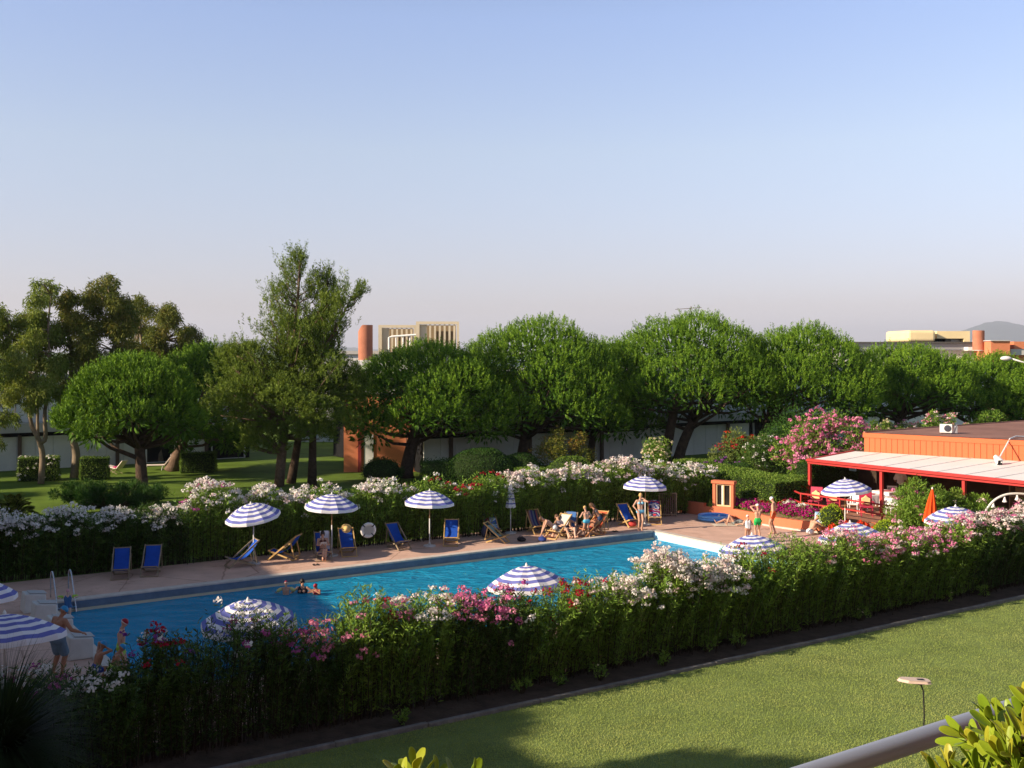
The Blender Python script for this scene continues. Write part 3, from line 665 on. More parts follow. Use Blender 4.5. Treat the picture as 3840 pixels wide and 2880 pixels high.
# ------------------------------------------------------------------ parasols
m_pw = mat('parasol_white', (0.82, 0.80, 0.82), 0.8, 0.1, trans=0.14)
m_pb = mat('parasol_blue', (0.155, 0.17, 0.47), 0.8, 0.1, trans=0.14)
m_pole_w = mat('pole_white', (0.72, 0.70, 0.66), 0.5, 0.3)
def canopy(t, Rr, sides=10, rise=0.46):
    prof = lambda s: (s*Rr, -rise*(0.55*s**2+0.45*s**1.3))
    cuts = [0.0, 0.10, 0.20, 0.295, 0.40, 0.50, 0.605, 0.70, 0.80, 0.90, 1.0]
    vs = []; fs = []; mi = []; sub = 2
    ns = sides*sub
    for s in cuts:
        r, z = prof(max(s, 0.004))
        for j in range(ns):
            a0 = 2*math.pi*(j//sub)/sides; a1 = 2*math.pi*(j//sub+1)/sides; f = (j % sub)/sub
            x = (1-f)*math.cos(a0)+f*math.cos(a1); y = (1-f)*math.sin(a0)+f*math.sin(a1)
            sag = 0.03*math.sin(math.pi*f)*s
            vs.append((x*r, y*r, z-sag))
    for i in range(len(cuts)-1):
        for j in range(ns):
            a = i*ns+j; b_ = i*ns+(j+1) % ns; fs.append((a, b_, b_+ns, a+ns)); mi.append(1 if i % 2 == 1 else 0)
    me = bpy.data.meshes.new('canopy'); me.from_pydata(vs, [], fs); me.polygons.foreach_set('material_index', mi); me.update()
    put('canopy', me, [m_pw, m_pb], t)
    z1 = -rise; vs = []; fs = []; mi = []
    for k, (rr, zz) in enumerate(((1.0, 0.0), (1.012, -0.055), (1.016, -0.125))):
        for j in range(ns):
            a0 = 2*math.pi*(j//sub)/sides; a1 = 2*math.pi*(j//sub+1)/sides; f = (j % sub)/sub
            x = (1-f)*math.cos(a0)+f*math.cos(a1); y = (1-f)*math.sin(a0)+f*math.sin(a1)
            sc = 0.02*(1 if (f > 0 and k == 2) else 0)
            vs.append((x*Rr*rr, y*Rr*rr, z1+zz-0.03*math.sin(math.pi*f)+sc))
    for i in range(2):
        for j in range(ns):
            a = i*ns+j; b_ = i*ns+(j+1) % ns; fs.append((a, b_, b_+ns, a+ns)); mi.append(1 if i == 1 else 0)
    me = bpy.data.meshes.new('valance'); me.from_pydata(vs, [], fs); me.polygons.foreach_set('material_index', [0 if x else 0 for x in mi]); me.update()
    put('valance', me, [m_pw, m_pb], t)
    for j in range(sides):
        b = MB(); a = 2*math.pi*j/sides; c_, s_ = math.cos(a), math.sin(a)
        q = [prof(x) for x in (0.03, 0.35, 0.7, 1.0)]
        b.tube([(r*c_, r*s_, z-0.02) for r, z in q], 0.007, 4); b.tube([(0.03*c_, 0.03*s_, -rise*1.05), (q[1][0]*1.3*c_, q[1][0]*1.3*s_, prof(0.455)[1]-0.02)], 0.006, 4)
        b.build('rib', m_pole_w, t)
    b = MB(); b.lathe([(0.035, -0.02), (0.035, 0.03), (0.02, 0.06), (0.001, 0.09)], 10); b.build('finial', m_pole_w, t)
def parasol(label, top, foot, rad=1.02, tilt=(0, 0), spin=0.0, pole=None):
    """top: world point of the canopy's crown; the pole runs straight down to foot"""
    t = thing('parasol', label, 'parasol', foot, 0, 'open blue and white striped parasols')
    h = thing('canopy_head', None, None); h.parent = t; h.location = Vector(top)-Vector(foot); h.rotation_euler = (R(tilt[0]), R(tilt[1]), spin)
    canopy(h, rad)
    # flatten: canopy pieces become direct parts of the parasol
    M = Matrix.Translation(h.location) @ h.rotation_euler.to_matrix().to_4x4()
    for c in list(kids(h)): c.data.transform(M); c.parent = t
    bpy.data.objects.remove(h)
    lp = Vector(top)-Vector(foot)
    knee = Vector((0, 0, lp.z*0.62)) if (abs(lp.x)+abs(lp.y)) > 0.1 else Vector((0, 0, lp.z*0.5))
    b = MB(); b.tube([(0, 0, 0.05), knee], 0.022, 8); b.build('lower_pole', m_pole_w, t, smooth=True)
    b = MB(); b.tube([knee-Vector((0, 0, 0.05)), lp-Vector((0, 0, 0.01))], 0.017, 8); b.build('upper_pole', pole or m_pole_w, t, smooth=True)
    b = MB(); b.lathe([(0.001, 0), (0.25, 0), (0.26, 0.03), (0.24, 0.06), (0.05, 0.075), (0.05, 0.16), (0.001, 0.16)], 20); b.build('base', mat('base_concrete', (0.55, 0.53, 0.50), 0.8), t)
    return t
m_pole_wood = mat('pole_wood', (0.50, 0.30, 0.16), 0.5, 0.3)
def par_px(label, px, foot_y, top_y, dx=0.0, **k):
    f = G(px, foot_y, 0.02); top = Vector((f.x+dx, f.y, zy(top_y, f.y))); return parasol(label, top, f, **k)
par_px('tilted striped parasol above two low deckchairs left of the sunbathing woman', 253.5, 564, 503.5, dx=-0.1, tilt=(6, -9), spin=0.3, pole=m_pole_wood)
par_px('striped parasol beside the seated dark-haired woman', 331.8, 556, 494.0, tilt=(2, 2), spin=0.1, pole=m_pole_wood)
par_px('striped parasol on the far deck between two empty blue deckchairs', 429.6, 546.4, 490.6, tilt=(1, 1), spin=0.5, pole=m_pole_wood)
par_px('striped parasol over the blonde woman and the patterned deckchair', 645.2, 525, 476.0, tilt=(0, 2), spin=0.2, pole=m_pole_wood)
for lab, px, d, ty, rad, tilt in (
    ('striped parasol at the lower left edge beside the man in grey shorts', 4.6, 22.5, 614, 1.16, (-4, 8)),
    ('striped parasol half sunk behind the shaded oleanders near the red-capped boy', 248, 24.6, 600.5, 1.06, (-3, 4)),
    ('nearest-middle striped parasol above the pink oleander flowers', 526.5, 28.9, 565.8, 1.04, (-2, -3)),
    ('striped parasol mostly hidden by the dense white oleander', 676, 31.4, 557.5, 1.05, (0, 0)),
    ('striped parasol in front of the boys on the right deck', 752, 33.8, 534.8, 1.05, (-3, 3)),
    ('striped parasol rising from the hedge in front of the terrace', 850, 36.0, 522.5, 1.05, (-3, -4)),
    ('striped parasol next to the closed orange parasol', 955.5, 38.9, 506.5, 1.05, (-1, 0)),
    ('striped parasol cut by the left edge at the far pool corner', -29, 27.0, 577, 1.06, (0, 4))):
    z = zy(ty, d); p = at(px, d, z); parasol(lab, p, (p.x, p.y, 0.02), rad, tilt, spin=px*0.37)
p = at(845, 47.4, zy(479, 47.4)); parasol('striped parasol in front of the red terrace chairs', p, (p.x, p.y, 0.02), 1.04, (-2, -5), 0.4, pole=mat('pole_bamboo', (0.55, 0.42, 0.14), 0.5))

def closed_parasol(label, foot, ztop, zbot, r, m0, m1, stripes, tip=None, lean=0.0):
    t = thing('closed_parasol', label, 'parasol', foot, 0.4)
    n = 24; vs = []; fs = []; mi = []; k = 22; h = ztop-zbot
    for i in range(k+1):
        s = i/k; z = ztop-h*s; rr = 0.03+(r-0.03)*s**0.8
        for j in range(n):
            a = 2*math.pi*j/n; f = rr*(1+0.24*math.cos(a*8)*min(1, s*3)); vs.append((f*math.cos(a)+lean*(1-s), f*math.sin(a), z-foot[2]+0.03*math.cos(a*8)*(i == k)))
    for i in range(k):
        for j in range(n):
            a = i*n+j; b_ = i*n+(j+1) % n; fs.append((a, b_, b_+n, a+n)); mi.append(1 if stripes and (i % 4 == 2) and i > 2 and i < k-1 else 0)
    me = bpy.data.meshes.new('canopy'); me.from_pydata(vs, [], fs); me.polygons.foreach_set('material_index', mi); me.update(); put('canopy', me, [m0, m1], t)
    b = MB(); b.lathe([(0.035, 0), (0.03, 0.05), (0.001, 0.10)], 10, Matrix.Translation((lean, 0, ztop-foot[2]-0.01))); b.build('finial', tip or m_pole_w, t)
    b = MB(); b.tube([(0, 0, 0.05), (0, 0, zbot-foot[2]+0.2)], 0.022, 8); b.build('pole', m_pole_w, t, smooth=True)
    b = MB(); b.lathe([(0.001, 0), (0.25, 0), (0.26, 0.03), (0.24, 0.06), (0.05, 0.075), (0.001, 0.14)], 20); b.build('base', MATS['base_concrete'], t)
f = G(510.6, 533.5, 0.02); closed_parasol('closed blue and white parasol on the far deck', f, zy(481, f.y), zy(507.5, f.y), 0.20, m_pw, m_pb, True)
p = at(930, 43.5, 0.02); closed_parasol('closed bright orange parasol against the green bushes', p, zy(489, 43.5), zy(522, 43.5), 0.24, mat('orange_cloth', (0.75, 0.085, 0.015), 0.75, 0.1, trans=0.1), m_pb, False, lean=0.12)
# ------------------------------------------------------------------ deckchairs, loungers, terrace furniture
m_canvas = mat('blue_canvas', (0.018, 0.085, 0.45), 0.85, 0.1, noise=(2, 0.15), trans=0.08)
m_canvas_or = mat('orange_canvas', (0.46, 0.10, 0.045), 0.85, 0.1, noise=(2, 0.15))
m_canvas_wh = mat('white_canvas', (0.55, 0.50, 0.47), 0.85, 0.1, noise=(2, 0.1))
m_canvas_gr = mat('dark_green_canvas', (0.03, 0.045, 0.04), 0.85, 0.1, noise=(2, 0.2))
def stripemat(name, cols, axis=0, scale=1.0, wob=0.0):
    if name in MATS: return MATS[name]
    m = bpy.data.materials.new(name); m.use_nodes = True; MATS[name] = m; t = m.node_tree; p = t.nodes['Principled BSDF']
    p.inputs['Roughness'].default_value = 0.85; p.inputs['Specular IOR Level'].default_value = 0.1
    tc = t.nodes.new('ShaderNodeTexCoord'); mp = t.nodes.new('ShaderNodeMapping'); t.links.new(tc.outputs['Object'], mp.inputs[0])
    nz = t.nodes.new('ShaderNodeTexNoise'); nz.inputs['Scale'].default_value = 3.0; t.links.new(mp.outputs[0], nz.inputs[0])
    sx = t.nodes.new('ShaderNodeSeparateXYZ'); t.links.new(mp.outputs[0], sx.inputs[0])
    ad = t.nodes.new('ShaderNodeMath'); ad.operation = 'MULTIPLY_ADD'; ad.inputs[1].default_value = scale
    ml = t.nodes.new('ShaderNodeMath'); ml.operation = 'MULTIPLY'; ml.inputs[1].default_value = wob
    t.links.new(nz.outputs[0], ml.inputs[0]); t.links.new(sx.outputs[axis], ad.inputs[0]); t.links.new(ml.outputs[0], ad.inputs[2])
    fr = t.nodes.new('ShaderNodeMath'); fr.operation = 'FRACT'; t.links.new(ad.outputs[0], fr.inputs[0])
    rp = t.nodes.new('ShaderNodeValToRGB'); rp.color_ramp.interpolation = 'CONSTANT'; e = rp.color_ramp.elements
    e[0].color = (*cols[0], 1); e[1].position = 1/len(cols); e[1].color = (*cols[1], 1)
    for i in range(2, len(cols)): x = e.new(i/len(cols)); x.color = (*cols[i], 1)
    t.links.new(fr.outputs[0], rp.inputs[0]); t.links.new(rp.outputs[0], p.inputs['Base Color']); return m
CH_TOP, CH_MID, CH_SEAT = (-0.62, 0.93), (-0.16, 0.06), (0.47, 0.36)
def cloth_curve(n=14, t0=0.0, t1=1.0, off=0.0):
    out = []
    for i in range(n+1):
        s = t0+(t1-t0)*i/n
        y = (1-s)**2*CH_TOP[0]+2*s*(1-s)*CH_MID[0]+s*s*CH_SEAT[0]; z = (1-s)**2*CH_TOP[1]+2*s*(1-s)*CH_MID[1]+s*s*CH_SEAT[1]
        dy = 2*(1-s)*(CH_MID[0]-CH_TOP[0])+2*s*(CH_SEAT[0]-CH_MID[0]); dz = 2*(1-s)*(CH_MID[1]-CH_TOP[1])+2*s*(CH_SEAT[1]-CH_MID[1])
        l = math.hypot(dy, dz); out.append((y-dz/l*off, z+dy/l*off))
    return out
def cloth(b, w, curve, th=0.008, waves=0.0):
    rows = []; rows2 = []
    for i, (y, z) in enumerate(curve):
        r = [(x, y, z+waves*math.sin(7*x+i*0.8)) for x in np.linspace(-w/2, w/2, 7)]
        rows.append(r); rows2.append([(x, yy+th*0.4, zz-th) for x, yy, zz in r])
    b.grid(rows); b.grid([list(reversed(r)) for r in rows2])
def deckchair(label, loc, rz, canvas=None, wood=None, scale=1.0):
    wood = wood or m_wood; canvas = canvas or m_canvas
    t = thing('deckchair', label, 'deckchair', loc, rz, 'deckchairs round the pool'); t.scale = (scale,)*3
    w = 0.58
    for x in (-w/2, w/2):
        b = MB(); b.bar((x, 0.50, 0.02), (x, -0.66, 0.97), 0.032, 0.055); b.build('back_rail', wood, t)
        xs = x*0.88; b = MB(); b.bar((xs, -0.52, 0.02), (xs, 0.50, 0.37), 0.032, 0.055); b.build('seat_rail', wood, t)
        b = MB(); b.bar((x*1.08, -0.42, 0.76), (x*1.08, -0.56, 0.14), 0.025, 0.045); b.build('prop', wood, t)
    for y, z, ww in ((0.50, 0.03, w), (-0.63, 0.95, w), (0.48, 0.37, w*0.88), (-0.52, 0.03, w*0.88), (-0.56, 0.15, w*1.08)):
        b = MB(); b.bar((-ww/2, y, z), (ww/2, y, z), 0.035); b.build('crossbar', wood, t)
    b = MB(); cloth(b, 0.50, cloth_curve()); smooth_by(b.build('canvas', canvas, t), 60)
    return t
def towel_on(label, loc, rz, m, t0, t1, w=0.52, group=None, dx=0.0, waves=0.012):
    t = thing('towel', label, 'towel', loc, rz, group)
    cv = cloth_curve(16, t0, t1, 0.025)
    if t0 == 0.0: cv = [(-0.70, 0.62), (-0.69, 0.80), (-0.66, 0.99)]+cv
    b = MB(); cloth(b, w, [(y, z) for y, z in cv], 0.012, waves)
    o = b.build('cloth', m, t); o.location.x = dx; smooth_by(o, 60); return t
def face(deg): return R(deg)                      # 180 faces the camera, 90 faces left, 270 faces right
DZ = 0.02
D = {}
def dc(key, label, px, py, deg, **k):
    p = G(px, py, DZ); d_ = Vector((-math.sin(R(deg)), math.cos(R(deg)), 0)); p = p-d_*0.45
    D[key] = (p, R(deg)); return deckchair(label, p, R(deg), **k)
dc(1, 'empty blue deckchair nearest the pool ladder, facing the pool', 119.8, 580, 195, wood=m_wood_d)
dc(2, 'second empty blue deckchair from the ladder, with a pale frame', 149.0, 577, 190, wood=m_wood_d)
dc(3, 'low empty blue deckchair seen from the side, left of the tilted parasol', 228, 567.5, 120, wood=m_wood_d)
dc(4, 'folded-back wooden deckchair seen edge-on, right of the tilted parasol', 272, 559, 80)
dc(5, 'blue deckchair in which the dark-haired woman sits', 324.3, 561.5, 195, wood=m_wood_d)
dc(6, 'blue deckchair with a straw hat on its back', 349.5, 557, 197)
dc(7, 'empty blue deckchair right of the life ring, turned to the right', 404.5, 550, 215, wood=m_wood_d)
dc(8, 'empty blue deckchair with a yellow wooden frame, right of the middle parasol', 450.4, 546.5, 180)
dc(9, 'deckchair piled with magenta and blue towels beside the closed parasol', 494, 537.5, 195)
dc(10, 'dark green deckchair lying low in front of the closed parasol', 508, 543, 250, canvas=m_canvas_gr, scale=0.86)
dc(11, 'deckchair with multicoloured striped canvas left of the sunbathers', 540.5, 534.5, 200, canvas=stripemat('multi_stripe', [(0.05, 0.05, 0.16), (0.20, 0.16, 0.2), (0.28, 0.10, 0.06), (0.03, 0.03, 0.10), (0.12, 0.16, 0.2)], 0, 2.6))
dc(12, 'white deckchair with a sunbather in white bathing trunks', 551, 539.2, 140, canvas=m_canvas_wh)
dc(13, 'dark blue deckchair between the white and the orange one', 566, 538.6, 165, wood=m_wood_d)
dc(14, 'orange deckchair with a reclining sunbather', 582, 537.3, 120, canvas=m_canvas_or, wood=mat('orange_wood', (0.50, 0.20, 0.07), 0.6))
dc(15, 'orange-backed deckchair behind the standing pair', 592, 536.0, 150, canvas=m_canvas_or)
dc(16, 'blue deckchair behind the blonde woman', 634, 527.5, 205)
dc(17, 'blue deckchair draped with a patterned beach towel', 655, 525.0, 175)
m_tow_mag = mat('magenta_towel', (0.42, 0.02, 0.14), 0.9, 0.05, noise=(4, 0.2))
m_tow_lb = stripemat('blue_white_towel', [(0.55, 0.6, 0.68), (0.08, 0.16, 0.42), (0.5, 0.55, 0.62), (0.2, 0.34, 0.5)], 1, 4.0, 1.2)
m_tow_pat = stripemat('patterned_towel', [(0.55, 0.02, 0.06), (0.03, 0.04, 0.2), (0.6, 0.55, 0.5), (0.6, 0.05, 0.05), (0.04, 0.05, 0.16), (0.5, 0.5, 0.55), (0.04, 0.08, 0.3)], 2, 2.6, 1.6)
towel_on('magenta towel on the back of the cluttered deckchair', D[9][0], D[9][1], m_tow_mag, 0.0, 0.55, 0.34)
towel_on('blue and white towel heaped on the cluttered deckchair seat', D[9][0]+Vector((0.16, -0.05, 0.03)), D[9][1], m_tow_lb, 0.15, 1.0, 0.30)
towel_on('rust towel on the left side of the cluttered deckchair', D[9][0]+Vector((-0.24, 0, 0.01)), D[9][1], mat('rust_towel', (0.35, 0.07, 0.04), 0.9), 0.0, 0.35, 0.18)
towel_on('pale green towel over the low dark deckchair', D[10][0]+Vector((0.1, 0, -0.08)), D[10][1], mat('pale_green_towel', (0.20, 0.27, 0.24), 0.9), 0.1, 0.7, 0.42)
towel_on('white towel hung over the dark-haired woman\'s deckchair', D[5][0]+Vector((0.10, 0, 0.0)), D[5][1], mat('white_towel', (0.62, 0.60, 0.66), 0.9), 0.0, 0.5, 0.34)
towel_on('red, white and navy patterned beach towel hung over a deckchair', D[17][0], D[17][1], m_tow_pat, 0.0, 0.82, 0.52)
towel_on('blue towel on the seat of the middle sunbather', D[13][0], D[13][1], mat('mid_blue_towel', (0.06, 0.16, 0.40), 0.9), 0.0, 0.6, 0.44)
def softlump(name, label, cat, loc, size, m, seed, strap=None):
    t = thing(name, label, cat, loc, R(seed*37)); rk = random.Random(seed); b = MB()
    b.ell((0, 0, size[2]*0.48), (size[0]/2, size[1]/2, size[2]/2), 14, 9); o = b.build('body', m, t, smooth=True)
    for v in o.data.vertices:
        if v.co.z < 0.012: v.co.z = 0.0
        k = 1+0.10*math.sin(9*v.co.x+seed)+0.08*math.cos(11*v.co.y+seed*2); v.co.x *= k; v.co.y *= k
    b = MB(); b.tube([(-size[0]*0.28, 0, size[2]*0.8), (-size[0]*0.15, 0, size[2]*1.15), (size[0]*0.15, 0, size[2]*1.15), (size[0]*0.28, 0, size[2]*0.8)], 0.012, 6); b.build('handle', strap or m, t)
    return t
softlump('beach_bag', 'black and white bag leaning on the cluttered deckchair', 'bag', D[9][0]+Vector((-0.3, -0.45, 0)), (0.34, 0.24, 0.55), mat('dark_bag', (0.05, 0.05, 0.09), 0.8, noise=(6, 0.5)), 2)
softlump('beach_bag', 'navy bag on the deck before the white deckchair', 'bag', G(542, 541.5, DZ), (0.5, 0.3, 0.22), mat('navy_bag', (0.02, 0.04, 0.18), 0.8), 3)
softlump('beach_bag', 'small black bag beside the low dark deckchair', 'bag', G(521, 541.5, DZ), (0.42, 0.3, 0.2), mat('black_bag', (0.015, 0.015, 0.02), 0.8), 4)
softlump('beach_bag', 'red and white bag at the foot of the blue deckchair by the blonde woman', 'bag', G(632.5, 527.2, DZ), (0.4, 0.26, 0.3), mat('red_bag', (0.55, 0.06, 0.05), 0.8), 5)
# straw hat
p, a = D[6]
t = thing('straw_hat', 'straw hat hanging on the back of a blue deckchair', 'hat', p+Vector((-0.14, 0.58, 0.93)), 0); t.rotation_euler = (R(62), 0, a-math.pi)
b = MB(); b.lathe([(0.001, 0.13), (0.06, 0.125), (0.095, 0.08), (0.105, 0.0), (0.22, -0.03), (0.23, -0.035), (0.10, -0.015)], 20); b.build('brim', mat('straw', (0.72, 0.50, 0.20), 0.8, noise=(12, 0.15)), t, smooth=True)
b = MB(); b.lathe([(0.107, 0.005), (0.109, 0.03), (0.104, 0.035)], 20); b.build('hat_band', mat('hat_ribbon', (0.55, 0.34, 0.12), 0.8), t)
# flip-flops and a leafy bit on the deck
for lab, px, py in (('dark flip-flops on the deck before the seated woman', 316, 565), ('dark sandals on the deck right of the sunbathers', 615, 531.5)):
    t = thing('sandals', lab, 'sandals', G(px, py, DZ), 0.4)
    for x in (-0.07, 0.07):
        b = MB(); b.box((x, 0, 0.012), (0.09, 0.25, 0.022)); bevel(b.build('sole', mat('dark_rubber', (0.03, 0.02, 0.02), 0.7), t), 0.008)
        b = MB(); b.tube([(x-0.04, -0.02, 0.02), (x, 0.06, 0.05), (x+0.04, -0.02, 0.02)], 0.008, 5); b.build('strap', MATS['dark_rubber'], t)

# garden loungers on the far lawn
m_cush = mat('lounger_white', (0.80, 0.68, 0.60), 0.7, 0.2)
t = thing('lounger', 'white-cushioned reclining lounger with raised headrest, behind the leaning pine trunk', 'lounger', G(160, 470), R(-78))
b = MB(); b.box((0, -0.35, 0.34), (0.55, 1.25, 0.07)); bevel(b.build('seat', m_cush, t), 0.02)
b = MB(); b.box((0, 0, 0), (0.55, 0.75, 0.07), M=Matrix.Translation((0, 0.52, 0.62)) @ Matrix.Rotation(R(52), 4, 'X')); bevel(b.build('backrest', m_cush, t), 0.02)
b = MB(); b.box((0, 0, 0), (0.5, 0.5, 0.07), M=Matrix.Translation((0, 0.86, 0.85)) @ Matrix.Rotation(R(-52), 4, 'X')); bevel(b.build('headrest', m_cush, t), 0.02)
for x in (-0.24, 0.24):
    for y in (-0.85, 0.2): b = MB(); b.tube([(x, y, 0.32), (x, y-0.08, 0)], 0.02, 6); b.build('leg', m_white, t)
t = thing('lounger', 'pale folding lounger with a magenta cushion beside the clipped box bush', 'lounger', G(113, 473.5), R(70))
b = MB(); b.box((0, 0.1, 0.42), (0.6, 0.9, 0.06), M=Matrix.Rotation(R(9), 4, 'X')); bevel(b.build('seat', m_cush, t), 0.02)
b = MB(); b.box((0, 0, 0), (0.6, 0.75, 0.06), M=Matrix.Translation((0, -0.72, 0.62)) @ Matrix.Rotation(R(-48), 4, 'X')); bevel(b.build('backrest', m_cush, t), 0.02)
b = MB(); b.box((0, -0.3, 0.44), (0.45, 0.3, 0.1)); bevel(b.build('cushion', m_tow_mag, t), 0.03)
for x in (-0.27, 0.27):
    b = MB(); b.tube([(x, -0.55, 0), (x, 0.35, 0.42)], 0.018, 6); b.build('leg', m_wood_d, t)
    b = MB(); b.tube([(x, 0.3, 0), (x, -0.45, 0.42)], 0.018, 6); b.build('leg', m_wood_d, t)
# parked car in the dark opening of the left residence
t = thing('parked_car', 'dark car with a pale bonnet parked in the garage opening of the left residence', 'car', pL+U*29.3-V*2.6, UANG+R(20))
m_car = mat('car_paint', (0.16, 0.17, 0.19), 0.25, 0.5)
b = MB(); b.box((0, 0, 0.55), (1.6, 3.6, 0.55)); bevel(b.build('body', m_car, t), 0.15, 4)
b = MB(); b.add([(-0.72, -1.1, 0.82), (0.72, -1.1, 0.82), (0.72, 1.5, 0.82), (-0.72, 1.5, 0.82), (-0.6, -0.45, 1.35), (0.6, -0.45, 1.35), (0.6, 1.1, 1.35), (-0.6, 1.1, 1.35)], [(4,5,6,7),(0,1,5,4),(1,2,6,5),(2,3,7,6),(3,0,4,7)]); bevel(b.build('cabin', m_glass, t), 0.06, 3)
for x in (-0.76, 0.76):
    for y in (-1.15, 1.15):
        b = MB(); b.lathe([(0.001, -0.09), (0.26, -0.09), (0.30, -0.05), (0.30, 0.05), (0.26, 0.09), (0.001, 0.09)], 18, Matrix.Translation((x, y, 0.30)) @ Matrix.Rotation(R(90), 4, 'Y')); b.build('wheel', mat('tyre', (0.02, 0.02, 0.02), 0.8), t)
for x in (-0.55, 0.55): b = MB(); b.ell((x, -1.79, 0.62), (0.14, 0.05, 0.09)); b.build('headlight', m_white, t)

# terrace chairs and tables
m_redch = mat('red_plastic', (0.42, 0.025, 0.07), 0.5, 0.3)
m_cream = mat('cream_cushion', (0.82, 0.58, 0.28), 0.8, 0.1, noise=(8, 0.08))
def red_chair(label, loc, rz):
    t = thing('terrace_chair', label, 'chair', loc, rz, 'red cushioned chairs on the terrace')
    b = MB(); b.box((0, 0, 0.44), (0.56, 0.56, 0.07)); bevel(b.build('seat', m_redch, t), 0.02)
    b = MB(); b.box((0, 0, 0), (0.58, 0.06, 0.62), M=Matrix.Translation((0, -0.32, 0.76)) @ Matrix.Rotation(R(10), 4, 'X')); bevel(b.build('backrest', m_redch, t), 0.02)
    b = MB(); P = [(-0.19, -0.20), (0.19, -0.20), (0.2, 0.08), (0.09, 0.13), (0.0, 0.22), (-0.09, 0.13), (-0.2, 0.08)]
    for i, th in enumerate((0.05, -0.05)): b.v += [(x, th, z) for x, z in P]
    n = len(P); b.f = [list(range(n)), list(range(2*n-1, n-1, -1))]+[[i, n+i, n+(i+1) % n, (i+1) % n] for i in range(n)]; b.mi = [0]*len(b.f)
    o = b.build('cushion', m_cream, t); o.location = (0, -0.20, 0.72); bevel(o, 0.025, 3)
    for x in (-0.25, 0.25):
        for y in (-0.25, 0.25): b = MB(); b.tube([(x, y, 0), (x*0.95, y*0.95, 0.42)], 0.022, 6); b.build('leg', m_redch, t)
        b = MB(); b.box((x*1.15, 0, 0.66), (0.06, 0.5, 0.05)); b.build('armrest', m_redch, t)
    return t
def on_T(px, d): return at(px, d, ZT)
red_chair('red chair with a cream cushion behind the parasol, nearest the left bar post', on_T(815, 52.6), R(150))
red_chair('red chair with a cream cushion seen just left of the bamboo parasol pole', on_T(833, 51.8), R(165))
red_chair('red chair with a cream cushion right of the bamboo parasol pole', on_T(866.5, 50.6), R(170))
m_plas = mat('white_plastic', (0.80, 0.76, 0.74), 0.4, 0.35)
def white_chair(label, loc, rz):
    t = thing('plastic_chair', label, 'chair', loc, rz, 'white plastic chairs at the bar')
    b = MB(); b.box((0, 0, 0.43), (0.46, 0.46, 0.04)); bevel(b.build('seat', m_plas, t), 0.015)
    b = MB()
    for i in range(5): b.bar((-0.19+i*0.095, -0.22, 0.45), (-0.2+i*0.1, -0.30, 0.84), 0.045, 0.02)
    b.bar((-0.24, -0.30, 0.84), (0.24, -0.30, 0.84), 0.03, 0.07); b.build('backrest', m_plas, t)
    for x in (-0.21, 0.21):
        for y in (-0.2, 0.2): b = MB(); b.tube([(x*1.1, y*1.1, 0), (x, y, 0.42)], 0.022, 6); b.build('leg', m_plas, t)
        b = MB(); b.tube([(x*1.12, 0.2, 0.43), (x*1.15, 0.22, 0.64), (x*1.15, -0.27, 0.66)], 0.02, 6); b.build('armrest', m_plas, t)
    return t
white_chair('white plastic chair left of the cloth-covered tables', on_T(853.5, 51.6), R(150))
white_chair('white plastic chair in front of the cloth-covered tables, facing away', on_T(893, 50.2), R(10))
white_chair('white plastic chair in the shade beside the waiter', on_T(916, 54.2), R(200))
white_chair('white plastic chair deepest in the shade beneath the waiter', on_T(892, 54.6), R(160))
def cloth_table(label, loc, rz, w=0.9, tops=None):
    t = thing('table', label, 'table', loc, rz, 'tables on the bar terrace')
    b = MB(); b.box((0, 0, 0.72), (w, w, 0.04)); bevel(b.build('table_top', m_plas, t), 0.01)
    for x in (-w*0.4, w*0.4):
        for y in (-w*0.4, w*0.4): b = MB(); b.tube([(x, y, 0), (x, y, 0.7)], 0.025, 6); b.build('leg', m_plas, t)
    c = thing('tablecloth', 'white cloth on the '+label, 'tablecloth', Vector(loc)+Vector((0, 0, 0.745)), rz, 'white cloths on the bar tables')
    b = MB(); n = 32; w2 = w/2+0.02; rows = []
    for k, (e, z) in enumerate(((0.001, 0.012), (1.0, 0.012), (1.02, -0.02), (1.06, -0.42))):
        row = []
        for j in range(n+1):
            a = 2*math.pi*j/n; m_ = max(abs(math.cos(a)), abs(math.sin(a))); f = 1+(0.05*math.sin(a*12) if k == 3 else 0)
            row.append((w2*math.cos(a)/m_*e*f, w2*math.sin(a)/m_*e*f, z+(0.04*math.cos(a*4) if k == 3 else 0)))
        rows.append(row)
    b.grid(rows); o = b.build('cloth', mat('white_cloth', (0.80, 0.76, 0.74), 0.85, 0.1), c); smooth_by(o, 50)
    b = MB(); w3 = w2*0.72; b.box((0, 0, 0.02), (w3*1.4, w3*1.4, 0.008), R(45)); b.build('overlay', mat('rose_cloth', (0.48, 0.10, 0.12), 0.85), c)
    return t
cloth_table('table left of the bar post', on_T(869, 52.6), R(20), 1.0)
cloth_table('table right of the bar post', on_T(898, 51.4), R(24), 1.1)
cloth_table('square table behind it under the canopy', on_T(888, 53.8), R(30), 1.0)
cloth_table('table under the white arch at the right edge', at(1003, 46.5, ZT), R(20), 1.0)
t = thing('side_counter', 'small wooden cabinet in the shade beside the waiter', 'cabinet', on_T(908, 55.8), UANG)
b = MB(); b.box((0, 0, 0.62), (0.6, 0.6, 1.24)); bevel(b.build('body', mat('cabinet_wood', (0.30, 0.12, 0.05), 0.6), t), 0.02)
b = MB(); b.box((-0.31, 0, 0.62), (0.02, 0.5, 1.1)); b.build('door', mat('cabinet_door', (0.36, 0.15, 0.06), 0.6), t)
